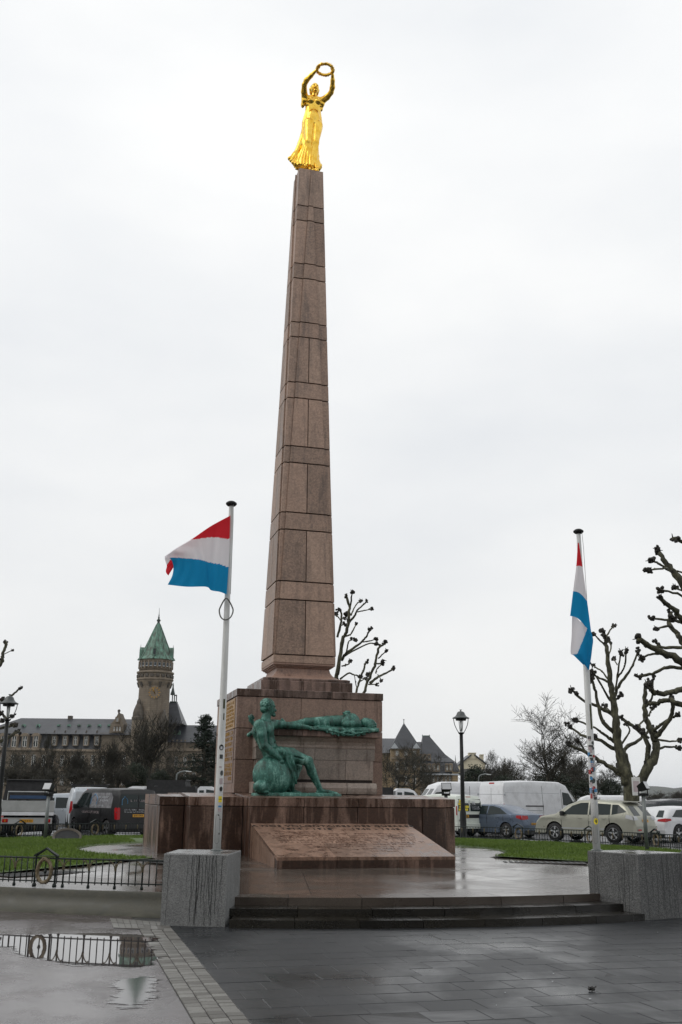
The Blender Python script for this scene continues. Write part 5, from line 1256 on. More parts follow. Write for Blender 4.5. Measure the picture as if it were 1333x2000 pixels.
def wheel_mesh(r, w):
    t = MB(); pr = [(r*.62, -w/2), (r*.93, -w/2), (r, -w*.36), (r, w*.36), (r*.93, w/2), (r*.62, w/2)]
    n = 24; vs = [(a*math.cos(2*math.pi*k/n), y, a*math.sin(2*math.pi*k/n)) for a, y in pr for k in range(n)]
    t.add(vs, [(i*n+k, i*n+(k+1) % n, (i+1)*n+(k+1) % n, (i+1)*n+k) for i in range(len(pr)-1) for k in range(n)])
    d = MB(); d.add([(0, w*.28, 0)]+[(r*.63*math.cos(2*math.pi*k/n), w*.22, r*.63*math.sin(2*math.pi*k/n)) for k in range(n)]+[(r*.63*math.cos(2*math.pi*k/n), -w*.22, r*.63*math.sin(2*math.pi*k/n)) for k in range(n)]+[(0, -w*.28, 0)], [(0, 1+(k+1) % n, 1+k) for k in range(n)]+[(2*n+1, n+1+k, n+1+(k+1) % n) for k in range(n)])
    m_ = MB()
    for sgn in (-1, 1):
        for k in range(5):
            a = 2*math.pi*k/5+.3
            for da in (-.12, .12):
                p = [(r*.12*math.cos(a), r*.12*math.sin(a)), (r*.62*math.cos(a+da), r*.62*math.sin(a+da))]; dx, dz = -math.sin(a)*r*.035, math.cos(a)*r*.035; y0 = sgn*w*.30; y1 = sgn*w*.42
                m_.add([(p[0][0]-dx, y1, p[0][1]-dz), (p[0][0]+dx, y1, p[0][1]+dz), (p[1][0]+dx, y1, p[1][1]+dz), (p[1][0]-dx, y1, p[1][1]-dz), (p[0][0]-dx, y0, p[0][1]-dz), (p[0][0]+dx, y0, p[0][1]+dz), (p[1][0]+dx, y0, p[1][1]+dz), (p[1][0]-dx, y0, p[1][1]-dz)], [(0, 1, 2, 3), (7, 6, 5, 4), (0, 4, 5, 1), (1, 5, 6, 2), (2, 6, 7, 3), (3, 7, 4, 0)])
        for k in range(n):
            a, b = 2*math.pi*k/n, 2*math.pi*(k+1)/n; y = sgn*w*.44
            m_.add([(q*math.cos(c), y, q*math.sin(c)) for q, c in ((r*.58, a), (r*.66, a), (r*.66, b), (r*.58, b))], [(0, 1, 2, 3)])
        m_.add([(r*.14*math.cos(2*math.pi*k/10), sgn*w*.43, r*.14*math.sin(2*math.pi*k/10)) for k in range(10)], [tuple(range(10))])
    return t.mesh('tyre', MT['rubber'], True), d.mesh('hub', MT['plastic']), m_.mesh('rim', MT['rim'])
WH = {r: wheel_mesh(r, w) for r, w in ((.32, .22), (.35, .24), (.37, .25))}
class Car:
    def __init__(s, kind, W, paintm, wheels, r, belt, roofk, sill=.28, name='car', glass=True):
        s.p = PROF[kind]; s.W = W; s.belt = belt; s.rk = roofk; s.sill = sill; s.r = r; s.wx = wheels
        s.x0, s.x1 = s.p[0][0], s.p[-1][0]; s.zr = max(z for x, z in s.p)
        s.root = empty(name); s.body(paintm); s.pm = paintm
        for x in wheels:
            for sg in (1, -1):
                w = empty('wheel', (x, sg*(W/2-.12), r)); w.parent = s.root
                for nm, me in zip(('tyre', 'hub', 'rim'), WH[r]): link(bpy.data.objects.new(nm, me), w)
    def zt(s, x): return float(np.interp(x, [a for a, b in s.p], [b for a, b in s.p]))
    def hw(s, x, z):
        L = (s.x1-s.x0)/2; c = (s.x0+s.x1)/2; q = max(0, (abs(x-c)-.62*L)/(.38*L)); pl = 1-.11*q*q
        t = 1.0 if z < s.belt else 1-(1-s.rk)*((z-s.belt)/(s.zr-s.belt))
        if z < .5: t *= 1-.03*(.5-z)/.3
        return s.W/2*pl*t+.012*math.exp(-((z-s.belt+.12)/.05)**2)
    def zb(s, x):
        z = s.sill
        for w in s.wx:
            R = s.r*1.16
            if abs(x-w) < R: z = max(z, s.r+math.sqrt(R*R-(x-w)**2)-.0)
        return z
    def body(s, m):
        xs = set(np.linspace(s.x0, s.x1, 70).round(4).tolist()+[a for a, b in s.p])
        for w in s.wx: xs |= set((w+s.r*1.16*np.cos(np.linspace(0, math.pi, 13))).round(4).tolist())
        xs = sorted(xs); vs = []; K = 9
        for x in xs:
            zt = s.zt(x); zb = min(s.zb(x), zt-.02); ring = []
            for j in range(K): z = zb+(max(zt-.075, zb+.005)-zb)*j/(K-1); ring.append((s.hw(x, z), z))
            h = s.hw(x, zt); ring += [(h-.018, zt-.035), (h-.055, zt-.010), (h*.75, zt+.006), (0, zt+.018)]
            vs += [(x, y, z) for y, z in ring]+[(x, -y, z) for y, z in ring[::-1][1:]]
        n = (K+4)*2-1; mb = MB(); fs = [(i*n+k, i*n+k+1, (i+1)*n+k+1, (i+1)*n+k) for i in range(len(xs)-1) for k in range(n-1)]
        mb.add(vs, fs); o = mb.build('body', m, s.root, angle=38)
        mb = MB(); mb.box(s.x0+.06, s.x1-.06, -s.W/2+.12, s.W/2-.12, s.sill-.06, min(.62, s.sill+.4)); mb.build('underbody', MT['plastic'], s.root)
    def side(s, poly, m, name, sg=1, off=.006, parent=None, dens=5):
        pts = []
        for i in range(len(poly)):
            a, b = poly[i], poly[(i+1) % len(poly)]
            for k in range(dens): pts.append((a[0]+(b[0]-a[0])*k/dens, a[1]+(b[1]-a[1])*k/dens))
        bm = bmesh.new(); f = bm.faces.new([bm.verts.new((x, 0, z)) for x, z in pts]); bmesh.ops.triangulate(bm, faces=[f])
        bmesh.ops.subdivide_edges(bm, edges=bm.edges, cuts=1)
        for v in bm.verts: v.co.y = sg*(s.hw(v.co.x, v.co.z)+off)
        me = bpy.data.meshes.new(name); bm.to_mesh(me); bm.free(); me.materials.append(m)
        return link(bpy.data.objects.new(name, me), parent or s.root)
    def xr(s, z, front=False):
        P = s.p[::-1] if front else s.p
        for (xa, za), (xb, zb_) in zip(P, P[1:]):
            if za <= z <= zb_: return xa+(xb-xa)*(z-za)/max(1e-6, zb_-za)
        return P[0][0]
    def end(s, poly, m, name, front=False, off=.012, parent=None):
        pts = []
        for i in range(len(poly)):
            a, b = poly[i], poly[(i+1) % len(poly)]
            for k in range(4): pts.append((a[0]+(b[0]-a[0])*k/4, a[1]+(b[1]-a[1])*k/4))
        bm = bmesh.new(); f = bm.faces.new([bm.verts.new((0, y, z)) for y, z in pts]); bmesh.ops.triangulate(bm, faces=[f]); bmesh.ops.subdivide_edges(bm, edges=bm.edges, cuts=1)
        for v in bm.verts: v.co.x = s.xr(v.co.z, front)+(off if front else -off)
        me = bpy.data.meshes.new(name); bm.to_mesh(me); bm.free(); me.materials.append(m)
        return link(bpy.data.objects.new(name, me), parent or s.root)
    def both(s, poly, m, name, off=.006):
        for sg in (1, -1): s.side(poly, m, name, sg, off)
    def seam(s, x, z0, z1):
        s.both([(x, z0), (x+.022, z0), (x+.022, z1), (x, z1)], MT['plastic'], 'door_seam', .003)
    def plate(s, z, y=0.0, w=.5, h=.11):
        p = s.end([(y-w/2, z-h/2), (y+w/2, z-h/2), (y+w/2, z+h/2), (y-w/2, z+h/2)], MT['plate'], 'number_plate', off=.02)
        rg = random.Random(int(z*100)); mb = MB(); x = s.xr(z)-.026
        for k in range(6):
            yy = y-w*.36+k*w*.13
            mb.box(x-.002, x, yy, yy+.012, z-.032, z+.032); mb.box(x-.002, x, yy+.012, yy+.035, z+rg.choice((-.032, 0, .02)), z+rg.choice((.032, .03)))
        tag(mb.build('plate_characters', MT['ink'], p), kind='stuff')
    def bumper(s, z0, z1, m, front=False, off=.05):
        pts = []; N = 12
        for k in range(N+1):
            y = -s.W/2*.93+s.W*.93*k/N; e = abs(y)/(s.W/2); pts.append((s.xr((z0+z1)/2, front)+(1 if front else -1)*(off*(1-.6*e**4)), y))
        mb = MB(); vs = []
        for x, y in pts: vs += [(x, y, z0), (x, y, z1), (x-(.15 if front else -.15), y, z1+.01), (x-(.15 if front else -.15), y, z0)]
        fs = [(4*i+a, 4*i+4+a, 4*i+4+(a+1) % 4, 4*i+(a+1) % 4) for i in range(N) for a in range(4)]+[(0, 1, 2, 3), (4*N+3, 4*N+2, 4*N+1, 4*N)]
        mb.add(vs, fs); mb.build('bumper', m, s.root, angle=40)
    def mirrors(s, x, z):
        for sg in (1, -1):
            mb = MB(); mb.box(x-.06, x+.08, sg*(s.W/2+.09)-.10, sg*(s.W/2+.09)+.10, z-.09, z+.10, .03); mb.build('mirror', MT['plastic'], s.root)
    def handle(s, x, z):
        for sg in (1, -1):
            mb = MB(); y = sg*(s.hw(x, z)+.02); mb.box(x-.09, x+.09, y-.014, y+.014, z-.014, z+.014, .008); mb.build('door_handle', s.pm, s.root)
    def place(s, px, Y, heading, lx, ly, label, group='vehicles in the car park', cat='car', z=0.0):
        c, sn = math.cos(R_(heading)), math.sin(R_(heading)); q = at(px, 1600, Y)
        s.root.location = (q.x-(lx*c-ly*sn), Y-(lx*sn+ly*c), z); s.root.rotation_euler = (0, 0, R_(heading)); tag(s.root, label, cat, group); return s
def mark(car, sg, x0, x1, z, h, m, seed, name='lettering', word=.15):
    """a line of small printed strokes on a vehicle's side"""
    rg = random.Random(seed); mb = MB(); x = x0
    while x < x1:
        w = h*rg.uniform(.4, .7)
        if rg.random() > word:
            for k in range(2):
                if rg.random() < .5: a = (x+rg.choice((0, .7))*w, z, .2*h, h)
                else: a = (x, z+rg.choice((0, .4, .8))*h, w, .18*h)
                y = sg*(car.hw(a[0], a[1])+.010); mb.add([(a[0], y, a[1]), (a[0]+a[2], y, a[1]), (a[0]+a[2], y, a[1]+a[3]), (a[0], y, a[1]+a[3])], [(0, 1, 2, 3)])
        x += w*1.3
    return tag(mb.build(name, m, car.root), kind='stuff')
def emark(car, y0, y1, z, h, m, seed, name='lettering', word=.15, off=.018):
    rg = random.Random(seed); mb = MB(); y = y0
    while y < y1:
        w = h*rg.uniform(.4, .7)
        if rg.random() > word:
            for k in range(2):
                a = (y+rg.choice((0, .7))*w, z, .2*h, h) if rg.random() < .5 else (y, z+rg.choice((0, .4, .8))*h, w, .18*h)
                x = car.xr(a[1])-off; mb.add([(x, a[0], a[1]), (x, a[0]+a[2], a[1]), (x, a[0]+a[2], a[1]+a[3]), (x, a[0], a[1]+a[3])], [(0, 1, 2, 3)])
        y += w*1.3
    return tag(mb.build(name, m, car.root), kind='stuff')

# ---- black van, rear three-quarter
v = Car('van', 1.92, MT['p_black'], (-1.55, 1.72), .35, 1.12, .86, .30, 'panel_van')
v.both([(.28, 1.16), (1.62, 1.16), (1.18, 1.66), (.95, 1.76), (.28, 1.76)], MT['carglass'], 'window')
MT['film'] = plain('pale_window_film', (0.20, 0.20, 0.21), 0.12, var=0.5, sc=4)
v.both([(-1.9, 1.16), (.2, 1.16), (.2, 1.76), (-1.7, 1.76), (-1.88, 1.6)], MT['film'], 'window')
v.both([(-2.42, .72), (-2.22, .74), (-2.16, 1.16), (-2.26, 1.2), (-2.4, 1.15)], MT['tail'], 'tail_lamp')
for sy in (1, -1): v.end([(sy*.93, .72), (sy*.80, .74), (sy*.80, 1.18), (sy*.90, 1.2)][::sy], MT['tail'], 'tail_lamp')
for y0, y1 in ((-.78, -.03), (.03, .78)): v.end([(y0, 1.18), (y1, 1.18), (y1*.96, 1.70), (y0*.96, 1.70)], MT['carglass'], 'rear_window')
v.end([(-.005, .5), (.005, .5), (.005, 1.85), (-.005, 1.85)], MT['plastic'], 'door_seam', off=.008)
v.bumper(.38, .60, MT['plastic']); v.plate(.88); v.seam(.24, .42, 1.85); v.seam(-.95, .42, 1.85); v.mirrors(1.45, 1.2); v.handle(.12, 1.0)
mark(v, 1, -.8, .9, .94, .09, MT['pinkprint'], 3); mark(v, 1, -1.2, .0, 1.22, .07, MT['whiteprint'], 4); mark(v, 1, -1.5, -.6, 1.55, .07, MT['whiteprint'], 5); mark(v, 1, -1.5, -.8, 1.42, .07, MT['whiteprint'], 6); mark(v, 1, -.7, -.2, 1.40, .12, MT['pinkprint'], 7)
mb = MB(); mb.tube([(x, v.hw(x, z)+.012, z) for x, z in [(-.45, 1.3), (-.45, 1.55), (-.15, 1.72), (.15, 1.55), (.15, 1.3)]], .012, 4); mb.build('house_emblem', MT['blueprint'], v.root)
mb = MB(); mb.tube([(v.xr(z)-.02, y, z) for y, z in ((.72, 1.28), (.72, 1.48), (.60, 1.62), (.48, 1.48), (.48, 1.34))], .01, 4); mb.build('house_emblem', MT['blueprint'], v.root)
emark(v, -.7, .6, 1.08, .05, MT['whiteprint'], 9); emark(v, -.6, .6, 1.0, .04, MT['whiteprint'], 10); emark(v, -.7, .35, 1.42, .08, MT['pinkprint'], 11)
v.place(226, 41.5, 127, -2.4, .95, 'black panel van with pale lettering parked left of the plinth', cat='van')
# ---- silver van behind it
v = Car('van', 1.95, MT['p_silver'], (-1.55, 1.72), .35, 1.15, .86, .30, 'panel_van')
v.both([(-2.42, .75), (-2.26, .78), (-2.2, 1.3), (-2.36, 1.3)], MT['tail'], 'tail_lamp')
for sy in (1, -1): v.end([(sy*.95, .75), (sy*.80, .78), (sy*.82, 1.3), (sy*.92, 1.3)][::sy], MT['tail'], 'tail_lamp')
MT['film2'] = plain('grey_window_film', (0.36, 0.38, 0.40), 0.15)
v.end([(-.72, 1.2), (.72, 1.2), (.68, 1.74), (-.68, 1.74)], MT['film2'], 'rear_window'); v.end([(-.2, 1.82), (.2, 1.82), (.2, 1.86), (-.2, 1.86)], MT['tail'], 'brake_lamp'); v.bumper(.4, .62, MT['p_silver']); v.plate(.9)
mb = MB()
for x in (-1.9, -.6, .6): mb.box(x-.03, x+.03, -.85, .85, 2.02, 2.06); mb.box(x-.03, x+.03, -.8, -.74, 1.9, 2.03); mb.box(x-.03, x+.03, .74, .8, 1.9, 2.03)
for y in (-.85, .85): mb.box(-2.1, .8, y-.02, y+.02, 2.06, 2.09)
mb.build('roof_rack', MT['plastic'], v.root)
v.place(133, 48.5, 106, -2.4, .97, 'silver van with roof rack behind the black van', cat='van', z=.08)
# ---- silver car between truck and vans
v = Car('minivan', 1.8, MT['p_silver'], (-1.35, 1.35), .32, 1.05, .84, .25, 'parked_car')
v.both([(-1.9, 1.1), (-.85, 1.08), (-.85, 1.62), (-1.75, 1.62)], MT['carglass'], 'window'); v.both([(-.78, 1.08), (.2, 1.06), (.2, 1.64), (-.78, 1.62)], MT['carglass'], 'window'); v.both([(.28, 1.06), (1.1, 1.05), (.55, 1.58), (.28, 1.62)], MT['carglass'], 'window')
v.end([(-.7, 1.1), (.7, 1.1), (.62, 1.6), (-.62, 1.6)], MT['carglass'], 'rear_window'); v.both([(-2.15, .85), (-1.98, .85), (-1.98, 1.15), (-2.12, 1.2)], MT['tail'], 'tail_lamp'); v.bumper(.35, .55, MT['plastic']); v.plate(.75); v.handle(-.2, .95); v.seam(.24, .35, 1.0)
v.place(121, 58, 196, -.2, .9, 'silver car showing its side between the tipper truck and the silver van', z=-.12)
# ---- dark car at the left edge
v = Car('hatch', 1.78, MT['p_dark'], (-1.3, 1.3), .32, .95, .82, .24, 'parked_car')
v.both([(-1.6, 1.0), (-.1, .98), (-.1, 1.36), (-1.35, 1.3)], MT['carglass'], 'window'); v.both([(-.02, .98), (1.0, .97), (.5, 1.3), (-.02, 1.36)], MT['carglass'], 'window'); v.end([(-.6, 1.0), (.6, 1.0), (.55, 1.3), (-.55, 1.3)], MT['carglass'], 'rear_window')
for sy in (1, -1): v.end([(sy*.85, .75), (sy*.5, .78), (sy*.5, .92), (sy*.84, .95)][::sy], MT['tail'], 'tail_lamp')
v.plate(.62); v.bumper(.35, .5, MT['p_dark']); v.place(9, 41, 75, -2.1, -.85, 'dark car cut off by the left edge beside the tipper truck')

# ---- tipper trucks
MT['bluedark'] = plain('dark_blue_board', (0.03, 0.07, 0.15), 0.5)
MT['tarp'] = plain('black_tarpaulin', (0.008, 0.008, 0.009), 0.75)
def tipper(label, px, Y, heading, body_m, cab_m, cage_h=1.0, tarp=True, sc=1.0, plate=True, lx=0, ly=0):
    o = empty('tipper_truck'); c, s = math.cos(R_(heading)), math.sin(R_(heading)); q = at(px, 1600, Y); o.location = (q.x-(lx*c-ly*s), Y-(lx*s+ly*c), 0); o.rotation_euler = (0, 0, R_(heading))
    # cab (front at +x)
    mb = MB(); W2 = .98; pr = [(.75, .5), (.75, 2.08), (.9, 2.22), (1.5, 2.22), (1.85, 2.08), (2.42, 1.35), (2.95, 1.12), (3.02, .55)]
    for sy in (1,):
        n = len(pr); vs = [(x, -W2*(1 if z < 1.4 else .9), z) for x, z in pr]+[(x, W2*(1 if z < 1.4 else .9), z) for x, z in pr]
        mb.add(vs, [tuple(range(n)), tuple(range(n, 2*n))[::-1]]+[(i, n+i, n+(i+1) % n, (i+1) % n) for i in range(n)])
    mb.build('cab', cab_m, o)
    for sy in (1, -1):
        y = sy*(W2*.95+.012); mb = MB(); pts = [(1.25, 1.38), (2.2, 1.38), (1.78, 1.98), (1.25, 2.05)]; mb.add([(x, sy*(W2*(1-.1*max(0, (z-1.4)/.8))+.012), z) for x, z in pts], [(0, 1, 2, 3) if sy < 0 else (3, 2, 1, 0)]); mb.build('window', MT['carglass'], o)
        mb = MB(); pts = [(.85, 1.5), (1.12, 1.5), (1.12, 2.0), (.85, 2.0)]; mb.add([(x, sy*(W2*(1-.1*max(0, (z-1.4)/.8))+.012), z) for x, z in pts], [(0, 1, 2, 3) if sy < 0 else (3, 2, 1, 0)]); mb.build('window', MT['carglass'], o)
    mb = MB(); mb.add([(2.44, -.8, 1.40), (2.44, .8, 1.40), (1.90, .74, 2.08), (1.90, -.74, 2.08)], [(0, 1, 2, 3)]); mb.build('windscreen', MT['carglass'], o)
    # chassis and dropside body
    mb = MB(); mb.box(-2.6, 2.8, -.42, .42, .48, .72); mb.build('chassis', MT['plastic'], o)
    mb = MB(); mb.box(-2.75, .65, -1.02, 1.02, .92, 1.02, .01); mb.build('bed', MT['steel'], o)
    for y0, y1 in ((-1.03, -.99), (.99, 1.03)):
        mb = MB(); mb.box(-2.72, .65, y0, y1, 1.025, 1.42, .008); mb.build('dropside', MT['steel'] if body_m is None else body_m, o)
    mb = MB(); mb.box(-2.79, -2.75, -1.03, 1.03, 1.0, 1.42, .008); mb.build('tailboard', MT['steel'], o)
    mb = MB(); mb.box(-2.80, -2.76, -1.02, 1.02, .86, .985, .01); mb.build('tail_rail', MT['p_white'], o)
    mb = MB(); mb.box(-2.77, -2.72, -.68, .70, 1.50, 1.62); mb.build('ladder_board', MT['bluedark'], o)
    mb = MB(); mb.tube([(-2.78, -.75, 1.42), (-2.78, -.75, 1.76), (-2.78, .78, 1.76), (-2.78, .78, 1.42)], .022, 6); mb.build('ladder_frame', MT['steel'], o)
    # high cage / tarp body
    mb = MB(); m2 = MT['tarp']
    mb.hexa([(-1.9, -.98, 1.44), (.62, -.98, 1.44), (.62, .98, 1.44), (-1.9, .98, 1.44)], [(-1.7, -.86, 1.42+cage_h), (.60, -.86, 1.42+cage_h), (.60, .86, 1.42+cage_h), (-1.7, .86, 1.42+cage_h)]); mb.build('tarpaulin_body', m2, o)
    mb = MB(); mb.tube([(-1.75, -.9, 1.42+cage_h), (-1.75, .9, 1.42+cage_h)], .03, 6); mb.tube([(.6, -.9, 1.0), (.6, -.9, 1.5+cage_h)], .03, 6); mb.tube([(.6, .9, 1.0), (.6, .9, 1.5+cage_h)], .03, 6); mb.build('frame', MT['plastic'], o)
    mb = MB(); mb.box(-2.74, -2.70, -.98, .98, .55, .78); mb.build('lamp_bar', MT['steel'], o)
    for sy in (1, -1):
        mb = MB(); mb.box(-2.765, -2.74, sy*.80-.11, sy*.80+.11, .6, .73, .02); l_ = mb.build('tail_lamp', MT['tail'], o); mb = MB(); mb.box(-2.775, -2.765, sy*.80-.03, sy*.80+.03, .62, .71); mb.build('indicator', MT['orange'], l_)
    if plate:
        mb = MB(); mb.box(-2.76, -2.742, -.26, .26, .6, .72); p_ = mb.build('number_plate', MT['plate'], o); mb = MB()
        for k in range(6): mb.box(-2.764, -2.76, -.19+k*.065, -.165+k*.065, .63, .69)
        tag(mb.build('plate_characters', MT['ink'], p_), kind='stuff')
    for x in (-1.75, 1.95):
        for sy in (1, -1):
            w = empty('wheel', (x, sy*.85, .35)); w.parent = o
            for nm, me in zip(('tyre', 'hub', 'rim'), WH[.35]): link(bpy.data.objects.new(nm, me), w)
    for sy in (1, -1):
        mb = MB(); mb.box(-2.1, -1.4, sy*.85-.14, sy*.85+.14, .74, .78); mb.build('mudguard', MT['plastic'], o)
    tag(o, label, 'truck', 'tipper trucks in the car park'); return o
tipper('grey dropside tipper truck seen from behind at the left edge', 52, 41, 107, None, MT['p_white'], .80, lx=-2.75)
tipper('white cab tipper with high black body, seen over the plinth left of the pedestal', 268, 64, 178, MT['p_black'], MT['p_white'], 1.18, lx=1.3, ly=0)
tipper('white cab tipper with dark body, closest to the left side of the pedestal', 404, 60, 4, MT['p_black'], MT['p_white'], .78, lx=1.35, ly=-.9)
tipper('white cab tipper with black body just right of the pedestal', 792, 60, 2, MT['p_black'], MT['p_white'], .85, lx=1.3, ly=-.9)

# ---- long white van behind the small one
def white_van(px, Y, heading, lx, ly, label, z=0.0):
    v = Car('bigvan', 2.05, MT['p_white'], (-1.75, 1.95), .35, 1.35, .90, .34, 'panel_van')
    v.both([(1.25, 1.4), (2.15, 1.4), (1.72, 2.0), (1.25, 2.06)], MT['carglass'], 'window'); v.end([(-.85, 1.5), (.85, 1.5), (.78, 2.2), (-.78, 2.2)], MT['carglass'], 'windscreen', True)
    v.seam(1.15, .5, 2.2); v.seam(-.25, .5, 2.35); v.both([(-2.8, 1.98), (1.0, 1.98), (1.0, 1.995), (-2.8, 1.995)], MT['film2'], 'side_crease', .004); v.both([(-2.8, 1.12), (-.3, 1.12), (-.3, 1.15), (-2.8, 1.15)], MT['film2'], 'side_crease', .004)
    v.both([(-1.5, 1.32), (-.2, 1.32), (-.2, 1.38), (-1.5, 1.38)], MT['plastic'], 'slide_rail')
    for sy in (1, -1): v.end([(sy*1.0, .95), (sy*.90, .95), (sy*.90, 1.45), (sy*.99, 1.45)][::sy], MT['tail'], 'tail_lamp')
    v.both([(-2.92, .95), (-2.84, .95), (-2.84, 1.3), (-2.92, 1.35)], MT['tail'], 'tail_lamp')
    v.end([(-.005, .5), (.005, .5), (.005, 2.45), (-.005, 2.45)], MT['plastic'], 'door_seam', off=.008); v.end([(-.2, 2.42), (.2, 2.42), (.18, 2.49), (-.18, 2.49)], MT['tail'], 'brake_lamp'); v.end([(-.95, 1.9), (.95, 1.9), (.95, 1.92), (-.95, 1.92)], MT['film2'], 'door_crease', off=.008)
    for sy in (1, -1):
        for zz in (.9, 1.9): mb = MB(); mb.box(v.xr(zz)-.03, v.xr(zz)+.04, sy*.98-.03, sy*.98+.03, zz-.05, zz+.05, .01); mb.build('hinge', MT['film2'], v.root)
    v.bumper(.42, .62, MT['plastic']); v.plate(.85); v.mirrors(2.05, 1.5); v.handle(1.0, 1.2)
    v.both([(-2.85, .5), (1.0, .5), (1.0, .6), (-2.85, .6)], MT['plastic'], 'side_strip')
    return v.place(px, Y, heading, lx, ly, label, cat='van', z=z)
white_van(822, 57, 192, 2.6, .9, 'long white high-roof van behind the street lamp')
white_van(990, 52, 35, -2.85, -1.0, 'large white high-roof van showing its rear doors behind the blue sedan')
# ---- small white van with yellow bricks
v = Car('minivan', 1.78, MT['p_cream'], (-1.35, 1.35), .32, 1.05, .86, .28, 'delivery_van')
for y0, y1 in ((-.72, -.03), (.03, .72)): v.end([(y0, 1.12), (y1, 1.12), (y1*.94, 1.66), (y0*.94, 1.66)], MT['carglass'], 'rear_window')
v.end([(-.62, .82), (.55, .82), (.55, .98), (-.62, .98)], MT['plastic'], 'plate_recess'); v.plate(.90, .3, .42); v.bumper(.36, .58, MT['p_cream'])
for sy in (1, -1): v.end([(sy*.86, .95), (sy*.78, .95), (sy*.78, 1.35), (sy*.85, 1.35)][::sy], MT['tail'], 'tail_lamp')
v.end([(-.15, 1.74), (.15, 1.74), (.15, 1.77), (-.15, 1.77)], MT['tail'], 'brake_lamp')
for r_, nb_ in ((0, 3), (1, 3), (2, 2), (3, 1)):
    for k in range(nb_):
        y1 = .70-k*.20-(.06 if r_ % 2 else 0); z = 1.14+r_*.125; v.end([(y1-.18, z), (y1, z), (y1, z+.10), (y1-.18, z+.10)], MT['yellow'], 'printed_brick', off=.02)
emark(v, -.35, .2, 1.42, .14, MT['whiteprint'], 3, off=.022); emark(v, -.62, -.15, 1.28, .06, MT['whiteprint'], 4, off=.022); emark(v, -.62, -.1, 1.2, .05, MT['whiteprint'], 5, off=.022); emark(v, .3, .7, .68, .08, MT['ink'], 6)
v.both([(.3, 1.08), (1.1, 1.06), (.55, 1.6), (.3, 1.64)], MT['carglass'], 'window')
v.place(890, 47.5, 125, -2.15, .87, 'small white delivery van with yellow brick print on its rear window', cat='van')
# ---- grey-blue sedan
v = Car('sedan', 1.82, MT['p_blue'], (-1.4, 1.38), .32, .98, .74, .22, 'parked_car')
v.both([(-1.5, 1.02), (-.35, 1.0), (-.35, 1.36), (-.55, 1.37), (-1.0, 1.28)], MT['carglass'], 'window'); v.both([(-.28, 1.0), (.98, .99), (.5, 1.28), (.1, 1.37), (-.28, 1.37)], MT['carglass'], 'window')
v.end([(-.62, 1.10), (.62, 1.10), (.52, 1.34), (-.52, 1.34)], MT['carglass'], 'rear_window', off=.006)
for sy in (1, -1): v.end([(sy*.88, .78), (sy*.42, .82), (sy*.44, .96), (sy*.86, .98)][::sy], MT['tail'], 'tail_lamp', off=.014)
v.both([(-2.28, .78), (-1.98, .88), (-2.0, .98), (-2.26, .98)], MT['tail'], 'tail_lamp')
v.plate(.60); v.bumper(.34, .56, MT['p_blue']); v.seam(-.33, .3, 1.0); v.seam(.95, .35, .95); v.seam(-1.28, .72, 1.0); v.handle(-.95, .88); v.handle(.15, .86); v.mirrors(.85, 1.02)
v.place(1018, 46.5, 132, -2.28, .9, 'grey blue sedan seen from behind in front of the large white van')
# ---- champagne SUV
v = Car('suv', 1.86, MT['p_beige'], (-1.38, 1.36), .37, 1.06, .78, .32, 'parked_car')
v.both([(-2.0, 1.22), (-1.35, 1.10), (-1.35, 1.5), (-1.62, 1.5)], MT['carglass'], 'window'); v.both([(-1.28, 1.10), (-.32, 1.09), (-.32, 1.56), (-1.28, 1.51)], MT['carglass'], 'window'); v.both([(-.25, 1.09), (1.0, 1.08), (.5, 1.44), (.1, 1.56), (-.25, 1.57)], MT['carglass'], 'window')
v.end([(-.72, 1.08), (.72, 1.08), (.62, 1.46), (-.62, 1.46)], MT['carglass'], 'rear_window')
for sy in (1, -1): v.end([(sy*.9, .9), (sy*.56, .92), (sy*.58, 1.05), (sy*.86, 1.08)][::sy], MT['clear'], 'tail_lamp', off=.016); v.end([(sy*.78, .5), (sy*.5, .5), (sy*.5, .56), (sy*.78, .56)][::sy], MT['tail'], 'reflector', off=.06)
v.both([(-2.3, .9), (-1.95, .98), (-1.98, 1.12), (-2.22, 1.08)], MT['clear'], 'tail_lamp')
v.plate(.88); v.bumper(.44, .68, MT['p_beige']); v.seam(-.30, .4, 1.08); v.seam(1.0, .45, 1.05); v.seam(-1.25, .75, 1.08); v.handle(-1.0, .95); v.handle(.1, .94); v.mirrors(.9, 1.12)
mb = MB(); mb.box(-1.98, -1.72, -.66, .66, 1.60, 1.64, .015); mb.build('spoiler', MT['p_beige'], v.root); v.both([(-1.0, .52), (1.0, .52), (1.0, .56), (-1.0, .56)], MT['film2'], 'side_strip')
v.place(1197, 42.3, 136, -1.38, .9, 'champagne coloured SUV parked behind the right flagpole')
# ---- white hatchback
v = Car('hatch', 1.8, MT['p_white'], (-1.35, 1.35), .35, .95, .80, .22, 'parked_car')
v.both([(-1.72, 1.02), (-.55, .99), (-.55, 1.34), (-1.3, 1.3)], MT['carglass'], 'window'); v.both([(-.48, .99), (.95, .97), (.5, 1.25), (.0, 1.36), (-.48, 1.36)], MT['carglass'], 'window'); v.end([(-.66, 1.0), (.66, 1.0), (.56, 1.28), (-.56, 1.28)], MT['carglass'], 'rear_window')
for sy in (1, -1): v.end([(sy*.86, .82), (sy*.42, .84), (sy*.44, .92), (sy*.84, .97)][::sy], MT['tail'], 'tail_lamp', off=.014); 
v.both([(-2.12, .82), (-1.8, .88), (-1.82, .95), (-2.08, .96)], MT['tail'], 'tail_lamp'); v.plate(.66); v.bumper(.32, .5, MT['p_white']); v.end([(-.6, .36), (.6, .36), (.6, .46), (-.6, .46)], MT['plastic'], 'diffuser', off=.07); v.seam(-.52, .3, .98); v.handle(-.75, .86)
